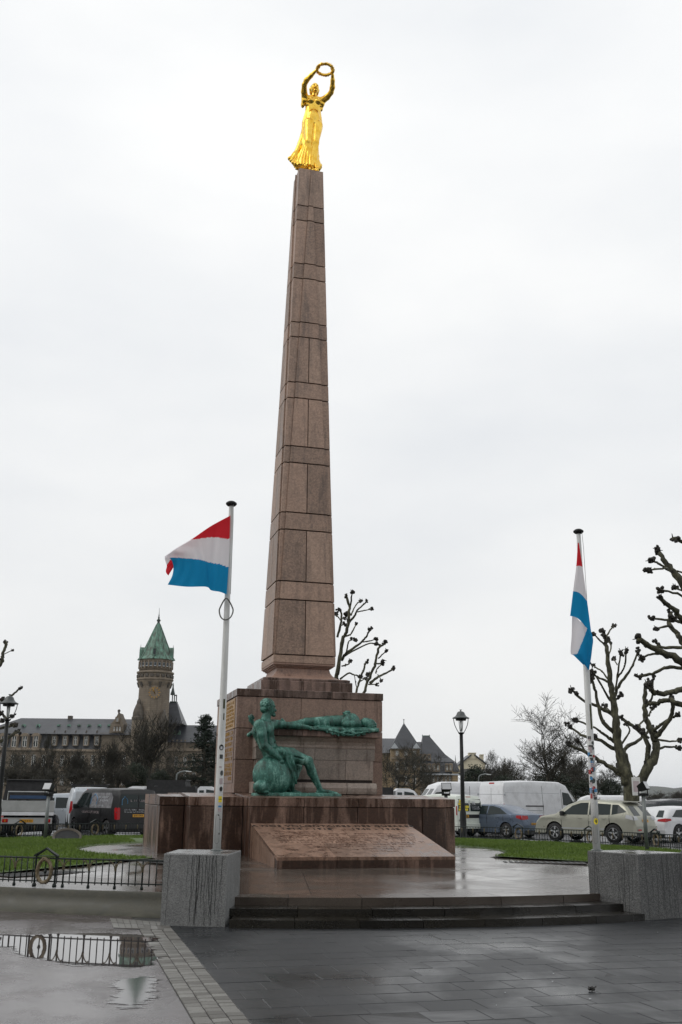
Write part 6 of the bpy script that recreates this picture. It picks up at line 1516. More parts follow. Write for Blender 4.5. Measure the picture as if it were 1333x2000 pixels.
v.place(1303, 43.5, 36, -2.05, -.84, 'white hatchback cut off by the right edge')
# ---- dark SUV and white van roofs further back
v = Car('suv', 1.86, MT['p_dark'], (-1.38, 1.36), .37, 1.06, .78, .32, 'parked_car')
v.both([(-1.9, 1.2), (-.32, 1.09), (-.32, 1.56), (-1.6, 1.5)], MT['carglass'], 'window'); v.both([(-.25, 1.09), (1.0, 1.08), (.5, 1.44), (-.25, 1.57)], MT['carglass'], 'window'); v.end([(-.7, 1.1), (.7, 1.1), (.6, 1.46), (-.6, 1.46)], MT['carglass'], 'rear_window'); v.both([(-1.5, 1.70), (.2, 1.72), (.2, 1.74), (-1.5, 1.72)], MT['rim'], 'roof_rail', -.1)
v.plate(.85); v.place(1276, 53, 25, -2.2, -.8, 'dark SUV whose roof shows behind the white hatchback', z=.05)
v = Car('van', 1.92, MT['p_white'], (-1.55, 1.72), .35, 1.12, .86, .30, 'panel_van')
v.both([(.28, 1.16), (1.62, 1.16), (1.18, 1.66), (.28, 1.76)], MT['carglass'], 'window'); v.end([(-.7, 1.2), (.7, 1.2), (.6, 1.75), (-.6, 1.75)], MT['carglass'], 'windscreen', True); v.seam(.24, .42, 1.85); v.mirrors(1.45, 1.2)
v.place(1180, 60, 172, 0, 0, 'white van whose roof shows behind the champagne SUV', cat='van')

# ================================================================ pollarded plane trees (limbs surveyed, then spread in depth)
def pollard(limbs, Y, label, seed, trunk=None, knob=.17, spread=1.6, wood='plane_bark', rs=1.0):
    rg = random.Random(seed); base = at(trunk[0][0], trunk[0][1], Y); o = empty('plane_tree', (base.x, Y, 0))
    pxm = Y/1944*1.04; tr = MB(); pts = [at(x, y, Y)-base+Vector((0, 0, base.z)) for x, y, r in trunk]
    tr.tube(catmull(pts, 3), list(np.interp(np.linspace(0, 1, 3*(len(trunk)-1)+1), np.linspace(0, 1, len(trunk)), [r*pxm for x, y, r in trunk])), 12)
    tr.build('trunk', MT[wood], o, smooth=True)
    lm = MB(); kn = MB(); ends = []
    for li, L in enumerate(limbs):
        pts = []; dirn = rg.uniform(-1, 1)*spread; n = len(L['p']); start = L.get('d0', 0.0)
        for i, (x, y) in enumerate(L['p']):
            f = i/(n-1); yy = Y+start+dirn*f; pts.append(at(x, y, yy)-base+Vector((0, 0, base.z)))
        L['dirn'] = dirn
        r0, r1 = L['r'][0]*pxm*rs, L['r'][1]*pxm*rs; C = catmull(pts, 5); m_ = len(C)
        C = [c+Vector((rg.gauss(0, .02), rg.gauss(0, .03), rg.gauss(0, .02)))*(0 if i in (0,) else min(1, r0*8)) for i, c in enumerate(C)]
        rr = [r0+(r1-r0)*(i/(m_-1))**.8 for i in range(m_)]; rr = [q*(1+rg.uniform(-.10, .14)) for q in rr]; lm.tube(C, rr, 8)
        for k in range(2, m_-2):       # old cut scars along the limb
            if rg.random() < .22: kn.blob(C[k]+Vector((rg.uniform(-1, 1), rg.uniform(-1, 1), rg.uniform(-1, 1)))*rr[k]*.8, max(.035, rr[k]*.65), 6, 4, .3, rg)
        if L.get('k', 1):
            e = C[-1]; d = (C[-1]-C[-3]).normalized(); K = knob*L.get('ks', 1)*rg.uniform(.85, 1.15)
            for q in range(9):
                v = d*rg.uniform(-1.6, .8)*K*.6+Vector((rg.uniform(-1, 1), rg.uniform(-1, 1), rg.uniform(-1, 1)))*K*.5; kn.blob(e+v, K*rg.uniform(.28, .52), 6, 4, .35, rg)
            for q in range(3):
                v = Vector((rg.uniform(-1, 1), rg.uniform(-1, 1), rg.uniform(-.2, 1))).normalized(); kn.tube([e, e+v*K*rg.uniform(.8, 1.25)], [K*.18, K*.07], 5)
    tag(lm.build('limbs', MT[wood], o, smooth=True), kind='stuff'); tag(kn.build('knobs', MT['knob_bark'], o), kind='stuff')
    tag(o, label, 'tree', 'pollarded plane trees'); return o
def Z1(ox, oy, sc): return lambda *P: [(ox+x/sc, oy+y/sc) for x, y in P]
z = Z1(1060, 1020, 3.703)
A = z((615, 1890), (575, 1750), (545, 1600), (530, 1450), (515, 1300), (495, 1180), (480, 1050), (465, 900), (450, 800))
limbs = [dict(p=A, r=(17, 4.0), ks=1.2)]
def sub(*P, r=(5, 2.2), **k): limbs.append(dict(p=z(*P), r=r, **k))
sub((575, 1830), (440, 1740), (310, 1665), (180, 1600), r=(8, 4)); sub((315, 1665), (285, 1620), (250, 1575), r=(3, 2)); sub((530, 1640), (400, 1570), (300, 1550), (190, 1470), r=(6, 3)); sub((535, 1600), (450, 1540), (380, 1490), (230, 1425), r=(5, 2.5)); sub((520, 1400), (400, 1330), (290, 1285), (210, 1215), r=(6, 3)); sub((525, 1530), (430, 1420), (385, 1230), (350, 1110), r=(7, 3)); sub((490, 1290), (420, 1170), (370, 1080), r=(3.4, 2)); sub((485, 1160), (400, 1120), (330, 1080), r=(4, 2.2)); sub((485, 1150), (430, 1080), (360, 1030), r=(3, 2)); sub((452, 890), (370, 810), r=(3, 2)); sub((460, 830), (490, 780), (520, 748), r=(2.6, 2)); sub((470, 990), (495, 900), (470, 850), r=(2.6, 2))
sub((520, 1260), (560, 1170), (640, 1060), (690, 930), r=(5, 2.6)); sub((530, 1220), (545, 1080), (570, 940), r=(3, 2)); sub((545, 1120), (595, 1040), (605, 920), r=(3, 2)); sub((540, 1030), (510, 985), r=(2, 1.5)); sub((520, 1290), (570, 1250), r=(3, 2)); sub((515, 1390), (450, 1330), r=(2.6, 1.6)); sub((575, 1600), (630, 1510), (600, 1450), r=(3, 2)); sub((380, 1200), (345, 1130), r=(3, 2)); sub((380, 1565), (375, 1545), r=(3, 2.4))
sub((640, 1860), (600, 1700), (590, 1640), (690, 1580), (790, 1490), r=(9, 3.4))
sub((690, 1900), (760, 1790), (812, 1690), (818, 1600), (792, 1520), (750, 1420), (740, 1290), (752, 1160), r=(15, 5)); sub((700, 1890), (750, 1750), (767, 1640), (730, 1540), (650, 1470), (575, 1415), r=(9, 4.5)); sub((812, 1560), (880, 1480), (940, 1380), (930, 1270), r=(7, 4.5)); sub((825, 1570), (920, 1585), (990, 1580), r=(3.4, 2.2)); sub((818, 1650), (900, 1622), (990, 1635), r=(4, 2.4)); sub((800, 1510), (890, 1440), (985, 1385), r=(5, 3)); sub((755, 1330), (790, 1270), (800, 1120), r=(3.6, 2.4)); sub((770, 1400), (800, 1330), r=(3, 2)); sub((745, 1420), (700, 1470), (720, 1510), r=(3, 2)); sub((770, 1560), (700, 1500), (680, 1480), r=(3.6, 2.4))
pollard(limbs, 50, 'mossy pollarded plane tree with many cut stubs behind the champagne SUV', 3, [(1236, 1641, 17), (1234, 1570, 14), (1234, 1540, 14.5), (1237, 1522, 15)], .19, 1.8, rs=.64)
# its sign and trough-like base
o = empty('tree_notice', at(1243, 1536, 49.2)); mb = MB(); mb.box(-.20, .20, -.02, .02, -.42, .42, .01); mb.build('board', MT['winframe'], o); mb = MB(); mb.tube([(0, .0, .42), (0, .25, .5)], .03, 6); mb.build('bracket', MT['greymetal'], o); mb = MB(); mb.box(-.14, .14, -.026, -.021, -.25, .25); mb.build('print', MT['pinkprint'], o); tag(o, 'small white notice board fixed to the pollarded tree trunk', 'notice')

z = Z1(1180, 1020, 4.762); limbs = []
def off(P, ext, r, **k): limbs.append(dict(p=[ext]+z(*P), r=r, **k))
off([(729, 580), (640, 460), (560, 360), (500, 260)], (1400, 1240), (13, 6)); off([(580, 430), (520, 390), (440, 350)], (1305, 1113), (4, 3)); off([(570, 432), (400, 445)], (1303, 1112), (3.4, 2.6)); off([(700, 460), (650, 440)], (1345, 1122), (3, 2), k=0); off([(729, 180), (650, 150)], (1400, 1090), (7, 5)); off([(729, 690), (640, 655), (530, 630)], (1385, 1215), (4, 3)); off([(729, 640), (650, 605)], (1370, 1180), (3.4, 2.6))
off([(729, 910), (640, 800), (520, 710)], (1395, 1290), (10, 6)); off([(729, 940), (600, 910), (430, 890)], (1380, 1250), (5, 3)); off([(729, 1110), (680, 1040), (610, 950), (620, 850)], (1400, 1330), (9, 6)); off([(590, 965), (490, 990)], (1312, 1225), (4, 3)); off([(729, 1300), (560, 1220), (420, 1150), (320, 1080)], (1405, 1350), (13, 7), ks=1.2); off([(729, 1170), (550, 1165), (480, 1120)], (1395, 1275), (5.5, 4)); off([(430, 1230), (340, 1270)], (1294, 1276), (3.4, 3))
off([(729, 1360), (560, 1360), (450, 1410), (310, 1440)], (1400, 1330), (6, 4)); off([(729, 1550), (600, 1590), (480, 1590), (430, 1540)], (1405, 1335), (9, 6), ks=1.3); off([(729, 1700), (600, 1650), (500, 1680), (400, 1680)], (1410, 1410), (9, 5.5)); off([(640, 1650), (630, 1630)], (1320, 1372), (4, 3))
off([(640, 900)], (1333, 1216), (5, 4))
for L in limbs:
    if L['p'][0][0] > 1360: L['d0'] = 0
pollard(limbs, 37, 'dark pollarded limbs reaching in from the right edge, trunk out of frame', 5, [(1418, 1680, 24), (1416, 1500, 20), (1412, 1350, 17), (1405, 1220, 11), (1399, 1085, 6)], .16, 1.2, rs=.66)

z = Z1(630, 1130, 7.84); limbs = []
sub((205, 1600), (250, 1350), (300, 1000), (350, 850), (400, 680), (410, 450), (370, 260), r=(5.5, 2.3)); limbs[0]['p'] = [(652, 1500), (652, 1400)]+limbs[0]['p']
sub((420, 660), (500, 560), (540, 480), (680, 360), r=(2.6, 1.3)); sub((440, 560), (510, 410), (590, 330), r=(1.8, 1)); sub((540, 510), (640, 490), (760, 470), r=(1.4, 1)); sub((425, 430), (460, 200), r=(2, 1.2)); sub((230, 900), (290, 650), (280, 500), (240, 490), r=(2.6, 1.5)); sub((280, 640), (215, 545), r=(1.2, .9)); sub((290, 620), (340, 610), r=(1.2, 1)); sub((290, 720), (350, 695), r=(1, .8)); sub((385, 660), (350, 545), r=(1.2, .9))
sub((300, 1250), (380, 1130), (600, 970), (680, 880), (740, 770), r=(3.2, 1.4)); sub((600, 970), (700, 960), (820, 930), r=(1.6, 1.1)); sub((330, 1200), (450, 1120), (700, 1000), (860, 1005), r=(2, 1.2)); sub((370, 1130), (410, 960), (490, 940), r=(1.6, 1)); sub((370, 880), (440, 840), (520, 700), r=(2, 1.2)); sub((300, 1340), (400, 1310), (425, 1250), r=(1.7, 1.2))
sub((290, 2900), (400, 2300), (490, 1850), (500, 1803), (560, 1600), (600, 1480), (670, 1280), r=(3.2, 1.8)); sub((290, 3000), (420, 2450), (580, 1950), (620, 1803), (700, 1560), (800, 1340), (860, 1080), (960, 980), r=(4, 2)); sub((270, 1540), (400, 1450), (480, 1470), (575, 1500), r=(2, 1.4)); sub((730, 1600), (860, 1500), (1000, 1440), (1100, 1370), r=(3, 1.6)); sub((860, 1220), (990, 1100), r=(1.6, 1)); sub((830, 1300), (900, 1300), (950, 1255), r=(1.6, 1.2)); sub((710, 1620), (840, 1620), r=(1.5, 1.1)); sub((820, 1450), (840, 1380), (930, 1300), r=(1.4, 1)); sub((850, 1470), (910, 1560), r=(1, .8)); sub((520, 1650), (490, 1480), r=(1, .8), k=0); sub((590, 1570), (660, 1530), r=(1.3, 1)); sub((700, 1500), (700, 1455), r=(2, 2))
limbs[-11 if False else 0]['ks'] = 1
pollard(limbs, 46, 'pollarded plane tree rising behind the right side of the obelisk', 8, [(668, 1620, 9), (664, 1560, 8.5), (660, 1500, 8), (655, 1440, 7)], .125, 1.4, rs=.92)
for (a, b) in (((690, 1480), (693, 1362)), ((704, 1490), (704, 1376))): pass

z = Z1(0, 1230, 9.52); limbs = []
def offl(P, ext, r, **k): limbs.append(dict(p=[ext]+z(*P), r=r, **k))
offl([(0, 650), (50, 560), (50, 450), (110, 320), (105, 220)], (-45, 1360), (4, 2.4)); offl([(240, 375)], (7.5, 1278), (1, .8), ks=.7); offl([(200, 1240), (330, 1130), (385, 1085)], (-40, 1400), (2.6, 1.3), ks=.9); offl([(0, 1310), (80, 1285)], (-50, 1380), (3, 1.8)); offl([(0, 1830), (150, 1800), (285, 1775)], (-55, 1440), (3, 2)); offl([(200, 1980), (355, 1895)], (-30, 1462), (3.6, 2.4)); offl([(0, 1560), (120, 1640), (255, 1600)], (-50, 1400), (2.6, 1.6)); offl([(0, 1700), (60, 1690)], (-50, 1430), (3, 2)); offl([(0, 1590), (20, 1530)], (-50, 1420), (2.6, 1.6))
pollard(limbs, 46, 'pollarded branches reaching in at the left edge behind the street lamp', 11, [(-62, 1640, 12), (-60, 1540, 11), (-58, 1440, 10), (-52, 1340, 7)], .14, 1.0)

# ================================================================ bare and evergreen trees beyond the car park
def bare_tree_mesh(seed, H=10.0, spread=.75, depth=6, tw=.016, up=.35, nb=(2, 4), tr=.021):
    rg = random.Random(seed); tk = MB(); tw_ = MB()
    def grow(p, d, L, r, lev):
        n = 3; pts = [p]; q = p.copy(); dd = d.copy()
        for i in range(n):
            dd = (dd+Vector((rg.gauss(0, .16), rg.gauss(0, .16), rg.gauss(0, .10)+up*.10))).normalized(); q = q+dd*L/n; pts.append(q.copy())
        r1 = max(tw*.75, r*.62); mb = tk if lev <= 1 else tw_
        mb.tube(pts, [r, r*.88, r*.75, r1], 7 if lev <= 1 else (5 if lev <= 2 else 3), cap=False)
        if lev >= depth: return
        kids = rg.randint(*nb) if lev > 0 else rg.randint(4, 6)
        for k in range(kids):
            f = rg.uniform(.35, 1.0) if k else 1.0; a = Vector(pts[min(n, int(f*n))]).lerp(Vector(pts[min(n, int(f*n)+1)]), f*n-int(f*n))
            ax = Vector((rg.gauss(0, 1), rg.gauss(0, 1), rg.gauss(0, .35))).normalized(); nd = (dd*(1.0 if k == 0 else .55)+ax*spread*(0.45 if k == 0 else 1)+Vector((0, 0, up*.5))).normalized()
            grow(a, nd, L*rg.uniform(.62, .85), max(tw, r1*rg.uniform(.55, .85)), lev+1)
    grow(Vector((0, 0, -.3)), Vector((0, 0, 1)), H*.30, H*tr, 0)
    return tk.mesh('trunk', MT['bark'], True), tw_.mesh('crown', MT['twig'])
BT = [bare_tree_mesh(101, 10, .80, 6, .019, .35, (2, 4)), bare_tree_mesh(202, 10, .62, 6, .021, .5, (3, 4)), bare_tree_mesh(303, 10, .95, 6, .02, .2, (2, 4)), bare_tree_mesh(404, 10, .7, 5, .025, .6, (3, 5))]
def mesh_top(m_): return max(v.co.z for v in m_.vertices)
BT.append(bare_tree_mesh(77, 10, .82, 6, .0155, .30, (3, 4), .034))
BTH = [mesh_top(b[1]) for b in BT]
def bare(px, top, base, Y, k, label, wid=1.0, rot=None, group='bare trees beyond the car park'):
    q = at(px, base, Y); hgt = at(px, top, Y).z-q.z; o = empty('bare_tree', q, rot if rot is not None else (px*.37) % 6.28); sc = hgt/BTH[k]; o.scale = (sc*wid, sc*wid, sc)
    for nm, me in zip(('trunk', 'crown'), BT[k]): link(bpy.data.objects.new(nm, me), o)
    tag(o, label, 'tree', group); return o
def leafy_mesh(seed, kind):
    rg = random.Random(seed); lf = MB(); tk = MB(); tk.tube([(0, 0, -.3), (0, 0, 4), (0.05, 0, 9.2)], [.28, .2, .05], 7)
    if kind == 'conifer':
        for i in range(150):
            z_ = 1.0+8.8*(i/150)**.9; L = (10.2-z_)*.33*rg.uniform(.55, 1.1)+.25; a = rg.uniform(0, 6.28); d = Vector((math.cos(a), math.sin(a), rg.uniform(-.12, .25)))
            tk.tube([(0, 0, z_), Vector((0, 0, z_))+d*L], [.05, .015], 4)
            for k in range(16):
                f = rg.uniform(.25, 1.05); c = Vector((0, 0, z_))+d*L*f+Vector((rg.gauss(0, .16), rg.gauss(0, .16), rg.gauss(0, .10)))
                for j in range(4):
                    v = Vector((rg.gauss(0, 1), rg.gauss(0, 1), rg.gauss(.2, .7))).normalized()*rg.uniform(.14, .30); s_ = v.cross(Vector((rg.gauss(0, 1), rg.gauss(0, 1), rg.gauss(0, 1)))).normalized()*.055; lf.add([c-s_, c+s_, c+v], [(0, 1, 2)])
    else:
        for i in range(2600):
            u = Vector((rg.gauss(0, 1), rg.gauss(0, 1), rg.gauss(0, 1))).normalized(); r = rg.uniform(.55, 1.0); lump = 1+.25*mnoise.noise(u*2.3+Vector((seed, 0, 0)))
            c = Vector((u.x*3.6*r*lump, u.y*3.6*r*lump, 5.2+u.z*4.4*r*lump))
            for j in range(3):
                v = Vector((rg.gauss(0, 1), rg.gauss(0, 1), rg.gauss(0, .8))).normalized()*rg.uniform(.16, .34); s_ = v.cross(Vector((rg.gauss(0, 1), rg.gauss(0, 1), rg.gauss(0, 1)))).normalized()*.11; lf.add([c-s_, c+s_, c+v+s_*.5, c+v-s_*.5], [(0, 1, 2, 3)])
    return tk.mesh('trunk', MT['bark'], True), lf.mesh('crown', MT['conifer' if kind == 'conifer' else 'evergreen'])
CON = leafy_mesh(3, 'conifer'); EV = [leafy_mesh(k, 'ev') for k in (5, 6)]
def leafy(proto, px, top, base, Y, wid, label, name='evergreen_tree'):
    q = at(px, base, Y); hgt = at(px, top, Y).z-q.z; sc = hgt/9.9; o = empty(name, q, px*.7 % 6.28); o.scale = (sc*wid, sc*wid, sc)
    for nm, me in zip(('trunk', 'crown'), proto): link(bpy.data.objects.new(nm, me), o)
    tag(o, label, 'tree', 'evergreens beyond the car park'); return o
LB_ = 'bare tree in front of the long slate-roofed building, '
for i, (px, top, Y, k, w, lb) in enumerate((
    (-8, 1440, 88, 2, 1.1, LB_+'cut by the left edge'), (30, 1452, 98, 0, 1.1, LB_+'right of the street lamp'), (75, 1428, 92, 1, .8, LB_+'tall and slim above the tipper truck'), (112, 1462, 105, 2, 1.2, LB_+'above the silver car'), (148, 1455, 98, 3, 1.0, LB_+'above the silver van'), (185, 1462, 108, 0, 1.1, LB_+'left of the stepped gable'), (216, 1436, 95, 3, .9, LB_+'below the stone gable'), (250, 1450, 104, 2, 1.0, LB_+'left of the clock tower'), (296, 1386, 92, 3, 1.05, 'tall spreading bare tree standing in front of the clock tower'), (340, 1442, 100, 0, 1.0, LB_+'right of the clock tower'), (372, 1470, 108, 2, 1.0, LB_+'left of the dark conifer'), (428, 1462, 96, 1, 1.0, LB_+'hidden partly by the left flagpole'))):
    bare(px, top, 1560, Y, k, lb, w)
for i, (px, top, Y, w, ev) in enumerate(((20, 1492, 82, 1.5, 0), (52, 1500, 84, 1.5, 0), (92, 1496, 86, 1.5, 0), (128, 1500, 83, 1.6, 0), (165, 1494, 86, 1.5, 0), (198, 1502, 84, 1.5, 0), (232, 1490, 86, 1.4, 0), (262, 1488, 88, 1.2, 1), (312, 1502, 84, 1.3, 1), (338, 1492, 86, 1.4, 0), (365, 1504, 84, 1.4, 0), (432, 1498, 84, 1.5, 0))):
    lb = ('brown bare shrub below the street lamp at the left edge', 'brown bare shrub right above the tipper truck', 'brown bare shrub between tipper truck and silver car', 'brown bare shrub above the silver car', 'brown bare shrub behind the silver van rack', 'brown bare shrub above the black van', 'brown bare shrub left of the tall black tipper body', 'dark evergreen bush below the clock tower turret', 'dark evergreen bush behind the tall black tipper body', 'brown bare shrub right of the clock tower foot', 'brown bare shrub at the foot of the conifer', 'brown bare shrub behind the left flagpole')[i]
    if ev: leafy(EV[i % 2], px, top, 1552, Y, w, lb, 'evergreen_bush')
    else: bare(px, top, 1562, Y, (3, 1, 3, 2)[i % 4], lb, w*1.25, group='bare shrubs beyond the car park').name = 'bare_shrub'
leafy(CON, 396, 1397, 1556, 84, 1.25, 'dark conifer with ragged top left of the left flagpole', 'conifer_tree')
leafy(CON, 424, 1428, 1556, 92, 1.1, 'second dark conifer half hidden by the left flagpole', 'conifer_tree')
LC = 'bare tree in front of the pointed-roof mansion, '
for px, top, Y, k, w, lb in ((757, 1462, 95, 0, 1.0, LC+'touching the pedestal edge'), (776, 1448, 90, 2, 1.0, LC+'below its pyramid roof'), (803, 1446, 93, 0, 1.0, LC+'right below its pyramid roof'), (836, 1500, 100, 0, .9, LC+'left of the floodlight'),
    (948, 1488, 105, 2, 1.3, 'bare bushy tree between the cream house and the white van'), (966, 1462, 98, 1, .8, 'slim bare tree just right of the cream house chimney'), (990, 1476, 108, 3, 1.0, 'bare tree above the middle of the large white van'), (1012, 1490, 100, 0, 1.2, 'bare tree left of the tall bare tree'),
    (1040, 1482, 110, 2, 1.2, 'low bare tree behind the tall bare tree'), (1105, 1478, 95, 0, 1.2, 'bare tree left of the right flagpole'), (1128, 1470, 105, 3, 1.0, 'bare tree just left of the right flagpole, further back'), (1150, 1474, 92, 1, 1.1, 'bare tree half hidden by the right flagpole'), (1178, 1468, 100, 2, 1.0, 'bare tree right of the right flagpole'), (1202, 1484, 97, 0, 1.1, 'bare tree just left of the pollarded trunk')):
    bare(px, top, 1572, Y, k, lb, w)
bare(1076, 1348, 1572, 80, 4, 'tall spreading bare tree above the large white van', 1.0, 2.0)
for px, top, Y, w, lb in ((930, 1492, 100, 1.0, 'dark green shrub tree right of the street lamp'), (1062, 1508, 84, 1.35, 'dark evergreen at the foot of the tall bare tree'), (1090, 1506, 86, 1.4, 'low dark evergreen right of the tall bare tree'), (1140, 1522, 90, 1.6, 'low dark evergreen behind the right flagpole'), (1195, 1520, 92, 1.5, 'low dark evergreen left of the pollarded trunk'), (985, 1512, 92, 1.5, 'low dark evergreen behind the large white van'), (880, 1526, 98, 1.2, 'low dark evergreen left of the street lamp')):
    leafy(EV[int(px) % 2], px, top, 1566, Y, w, lb, 'evergreen_bush')
for i, (px, top, Y, k) in enumerate(((1268, 1549, 118, 2), (1290, 1545, 110, 0), (1312, 1542, 116, 2), (1335, 1540, 108, 0), (1362, 1540, 114, 2), (1278, 1552, 125, 3), (1302, 1548, 124, 1), (1325, 1546, 122, 3))):
    bare(px, top, 1580, Y, k, ('bare tree of the distant row, just right of the pollarded trunk', 'bare tree of the distant row, left above the white hatchback', 'bare tree of the distant row, above the white hatchback', 'bare tree of the distant row, cut by the right edge', 'bare tree of the distant row, beyond the right edge', 'thin tree at the back of the distant row, nearest the pollarded trunk', 'thin tree at the back of the distant row, in its middle', 'thin tree at the back of the distant row, near the right edge')[i], 1.9)

# ================================================================ far buildings
class Fac:
    """a building surveyed on a frontal plane at depth Y; local x right, y back, z up"""
    def __init__(s, name, Y, px0, label, cat='building'):
        s.Y = Y; q = at(px0, 1560, Y); s.o = q; s.root = empty(name, (q.x, Y, 0)); tag(s.root, label, cat)
    def x(s, px, py=1480): return at(px, py, s.Y).x-s.o.x
    def z(s, py, px=None): return at(px if px is not None else 300, py, s.Y).z
    def box(s, nm, px0, px1, py0, py1, d0, d1, mat, parent=None, bot=None):
        pm = (px0+px1)/2; mb = MB(); mb.box(s.x(px0, py1), s.x(px1, py1), d0, d1, (s.z(py1, pm) if bot is None else bot), s.z(py0, pm)); return mb.build(nm, mat, parent or s.root)
    def window(s, px, py, w, h, d=0.0, cross=True, arch=False):
        """stone surround, recessed pane, white frame with bars (px size)"""
        X, Zc = s.x(px, py), s.z(py, px); k = s.Y/1944; W2, H2 = w*k/2, h*k*.535
        mb = MB(); t = .25
        for a in ((X-W2-t, X-W2, Zc-H2-t, Zc+H2+t), (X+W2, X+W2+t, Zc-H2-t, Zc+H2+t)): mb.box(a[0], a[1], d-.22, d+.1, a[2], a[3])
        mb.box(X-W2, X+W2, d-.24, d+.1, Zc+H2, Zc+H2+t*1.3); mb.box(X-W2-.1, X+W2+.1, d-.35, d+.1, Zc-H2-t, Zc-H2)
        o = mb.build('window', MT['sandtrim'], s.root)
        mb = MB(); mb.box(X-W2, X+W2, d+.02, d+.06, Zc-H2, Zc+H2); mb.build('pane', MT['pane'], o)
        mb = MB(); f = .13
        for a in ((X-W2, X-W2+f, Zc-H2, Zc+H2), (X+W2-f, X+W2, Zc-H2, Zc+H2), (X-W2, X+W2, Zc-H2, Zc-H2+f), (X-W2, X+W2, Zc+H2-f, Zc+H2), (X-.09, X+.09, Zc-H2, Zc+H2), (X-W2, X+W2, Zc+H2*.25-.08, Zc+H2*.25+.08)): mb.box(a[0], a[1], d-.05, d+.0, a[2], a[3])
        mb.build('frame', MT['winframe'], o); return o
    def roof(s, nm, px0, px1, pyE, pyR, hip0, hip1, d0, d1, mat=None, parent=None):
        pm = (px0+px1)/2; zE, zR = s.z(pyE, pm), s.z(pyR, pm); x0, x1 = s.x(px0, pyE), s.x(px1, pyE); r0, r1 = s.x(px0+hip0, pyR), s.x(px1-hip1, pyR); dm = (d0+d1)/2
        mb = MB(); mb.add([(x0, d0, zE), (x1, d0, zE), (x1, d1, zE), (x0, d1, zE), (r0, dm, zR), (r1, dm, zR)], [(0, 1, 5, 4), (2, 3, 4, 5), (1, 2, 5), (3, 0, 4), (3, 2, 1, 0)]); return mb.build(nm, mat or MT['slate'], parent or s.root)
# ---- long bank building with mansard
b = Fac('bank_building', 300, 150, 'long sandstone building with slate mansard roof, dormers and stone gable')
b.box('wall', 20, 262, 1464, 1600, 0, 22, MT['sandstone'], bot=-14)
b.box('wall', -40, 92, 1462, 1600, -2.0, 20, MT['sandstone'], bot=-14)
b.box('cornice', -42, 93, 1461, 1466, -2.7, .0, MT['sandtrim']); b.box('cornice', 92.5, 262, 1463.5, 1468, -.7, .2, MT['sandtrim']); b.box('string_course', 92.5, 262, 1504, 1507, -.35, .1, MT['sandtrim']); b.box('string_course', -42, 92.2, 1504, 1507, -2.35, -1.8, MT['sandtrim'])
def mansard(px0, px1, py0, py1, d, name='attic_roof'):
    mb = MB(); pm = (px0+px1)/2; x0, x1 = b.x(px0, py1), b.x(px1, py1); z0, z1 = b.z(py1, pm), b.z(py0, pm)
    mb.hexa([(x0, d, z0), (x1, d, z0), (x1, d+16, z0), (x0, d+16, z0)], [(x0, d+1.8, z1), (x1, d+1.8, z1), (x1, d+15, z1), (x0, d+15, z1)]); return mb.build(name, MT['slate'], b.root)
mansard(-40, 92, 1433, 1461, -2.2); mansard(92, 200, 1433, 1463, -.2)
b.roof('roof', -42, 262, 1434, 1399, 66, 8, -1.6, 19)
b.box('wall', 197, 262, 1433, 1465, -.2, 18, MT['sandstone']); b.box('cornice', 196, 262, 1432, 1435, -.8, .1, MT['sandtrim'])
for px in (12, 33, 53.7, 75):
    b.window(px, 1449, 8.5, 19, -2.35); mb = MB(); X, Zt = b.x(px, 1437), b.z(1439, px); mb.prism([(X-1.3, Zt), (X+1.3, Zt), (X+1.1, Zt+.5), (X+.5, Zt+.95), (X-.5, Zt+.95), (X-1.1, Zt+.5)], -2.5, 2.0); mb.build('dormer_head', MT['sandtrim'], b.root); b.box('dormer_cheek', px-7, px-4.7, 1437, 1460.5, -2.2, 2, MT['sandtrim']); b.box('dormer_cheek', px+4.7, px+7, 1437, 1460.5, -2.2, 2, MT['sandtrim'])
for px in (107, 128, 148.5, 169, 190):
    b.window(px, 1447, 6.6, 15, -.35); mb = MB(); X, Zt = b.x(px, 1438), b.z(1438, px); mb.prism([(X-1.0, Zt), (X+1.0, Zt), (X+.9, Zt+.5), (X+.3, Zt+.9), (X, Zt+1.7), (X-.3, Zt+.9), (X-.9, Zt+.5)], -.6, 3.0); mb.build('dormer_head', MT['darkstone'], b.root); b.box('dormer_cheek', px-5, px-3.7, 1438, 1456, -.2, 3, MT['sandtrim']); b.box('dormer_cheek', px+3.7, px+5, 1438, 1456, -.2, 3, MT['sandtrim'])
for px in (40.5, 69.5, 109, 129, 149, 169, 189, 208.6):      # copper dormers on the roof slope
    X, Zc = b.x(px, 1419), b.z(1421, px); mb = MB(); yy = 3.2 if px > 92 else 2.5; mb.prism([(X-.5, Zc), (X+.5, Zc), (X+.55, Zc+.8), (X+.3, Zc+1.15), (X-.3, Zc+1.15), (X-.55, Zc+.8)], yy, yy+4); o = mb.build('roof_dormer', MT['copper'], b.root); mb = MB(); mb.box(X-.32, X+.32, yy-.05, yy+.02, Zc+.15, Zc+.75); mb.build('pane', MT['pane'], o)
mb = MB(); X, Zc = b.x(122.8, 1399), b.z(1401, 122); mb.box(X-.6, X+.6, 8, 9.5, Zc-.5, Zc+1.1); mb.build('chimney', MT['darkstone'], b.root)
G = MB(); zg = lambda p: b.z(p, 230); xg = lambda p: b.x(p, 1415); G.prism([(xg(216), zg(1433)), (xg(244), zg(1433)), (xg(243), zg(1414)), (xg(239), zg(1408)), (xg(234), zg(1398)), (xg(231.5), zg(1392)), (xg(229), zg(1398)), (xg(223), zg(1408)), (xg(218), zg(1414))], -.8, 6); gb = G.build('gable', MT['sandstone'], b.root)
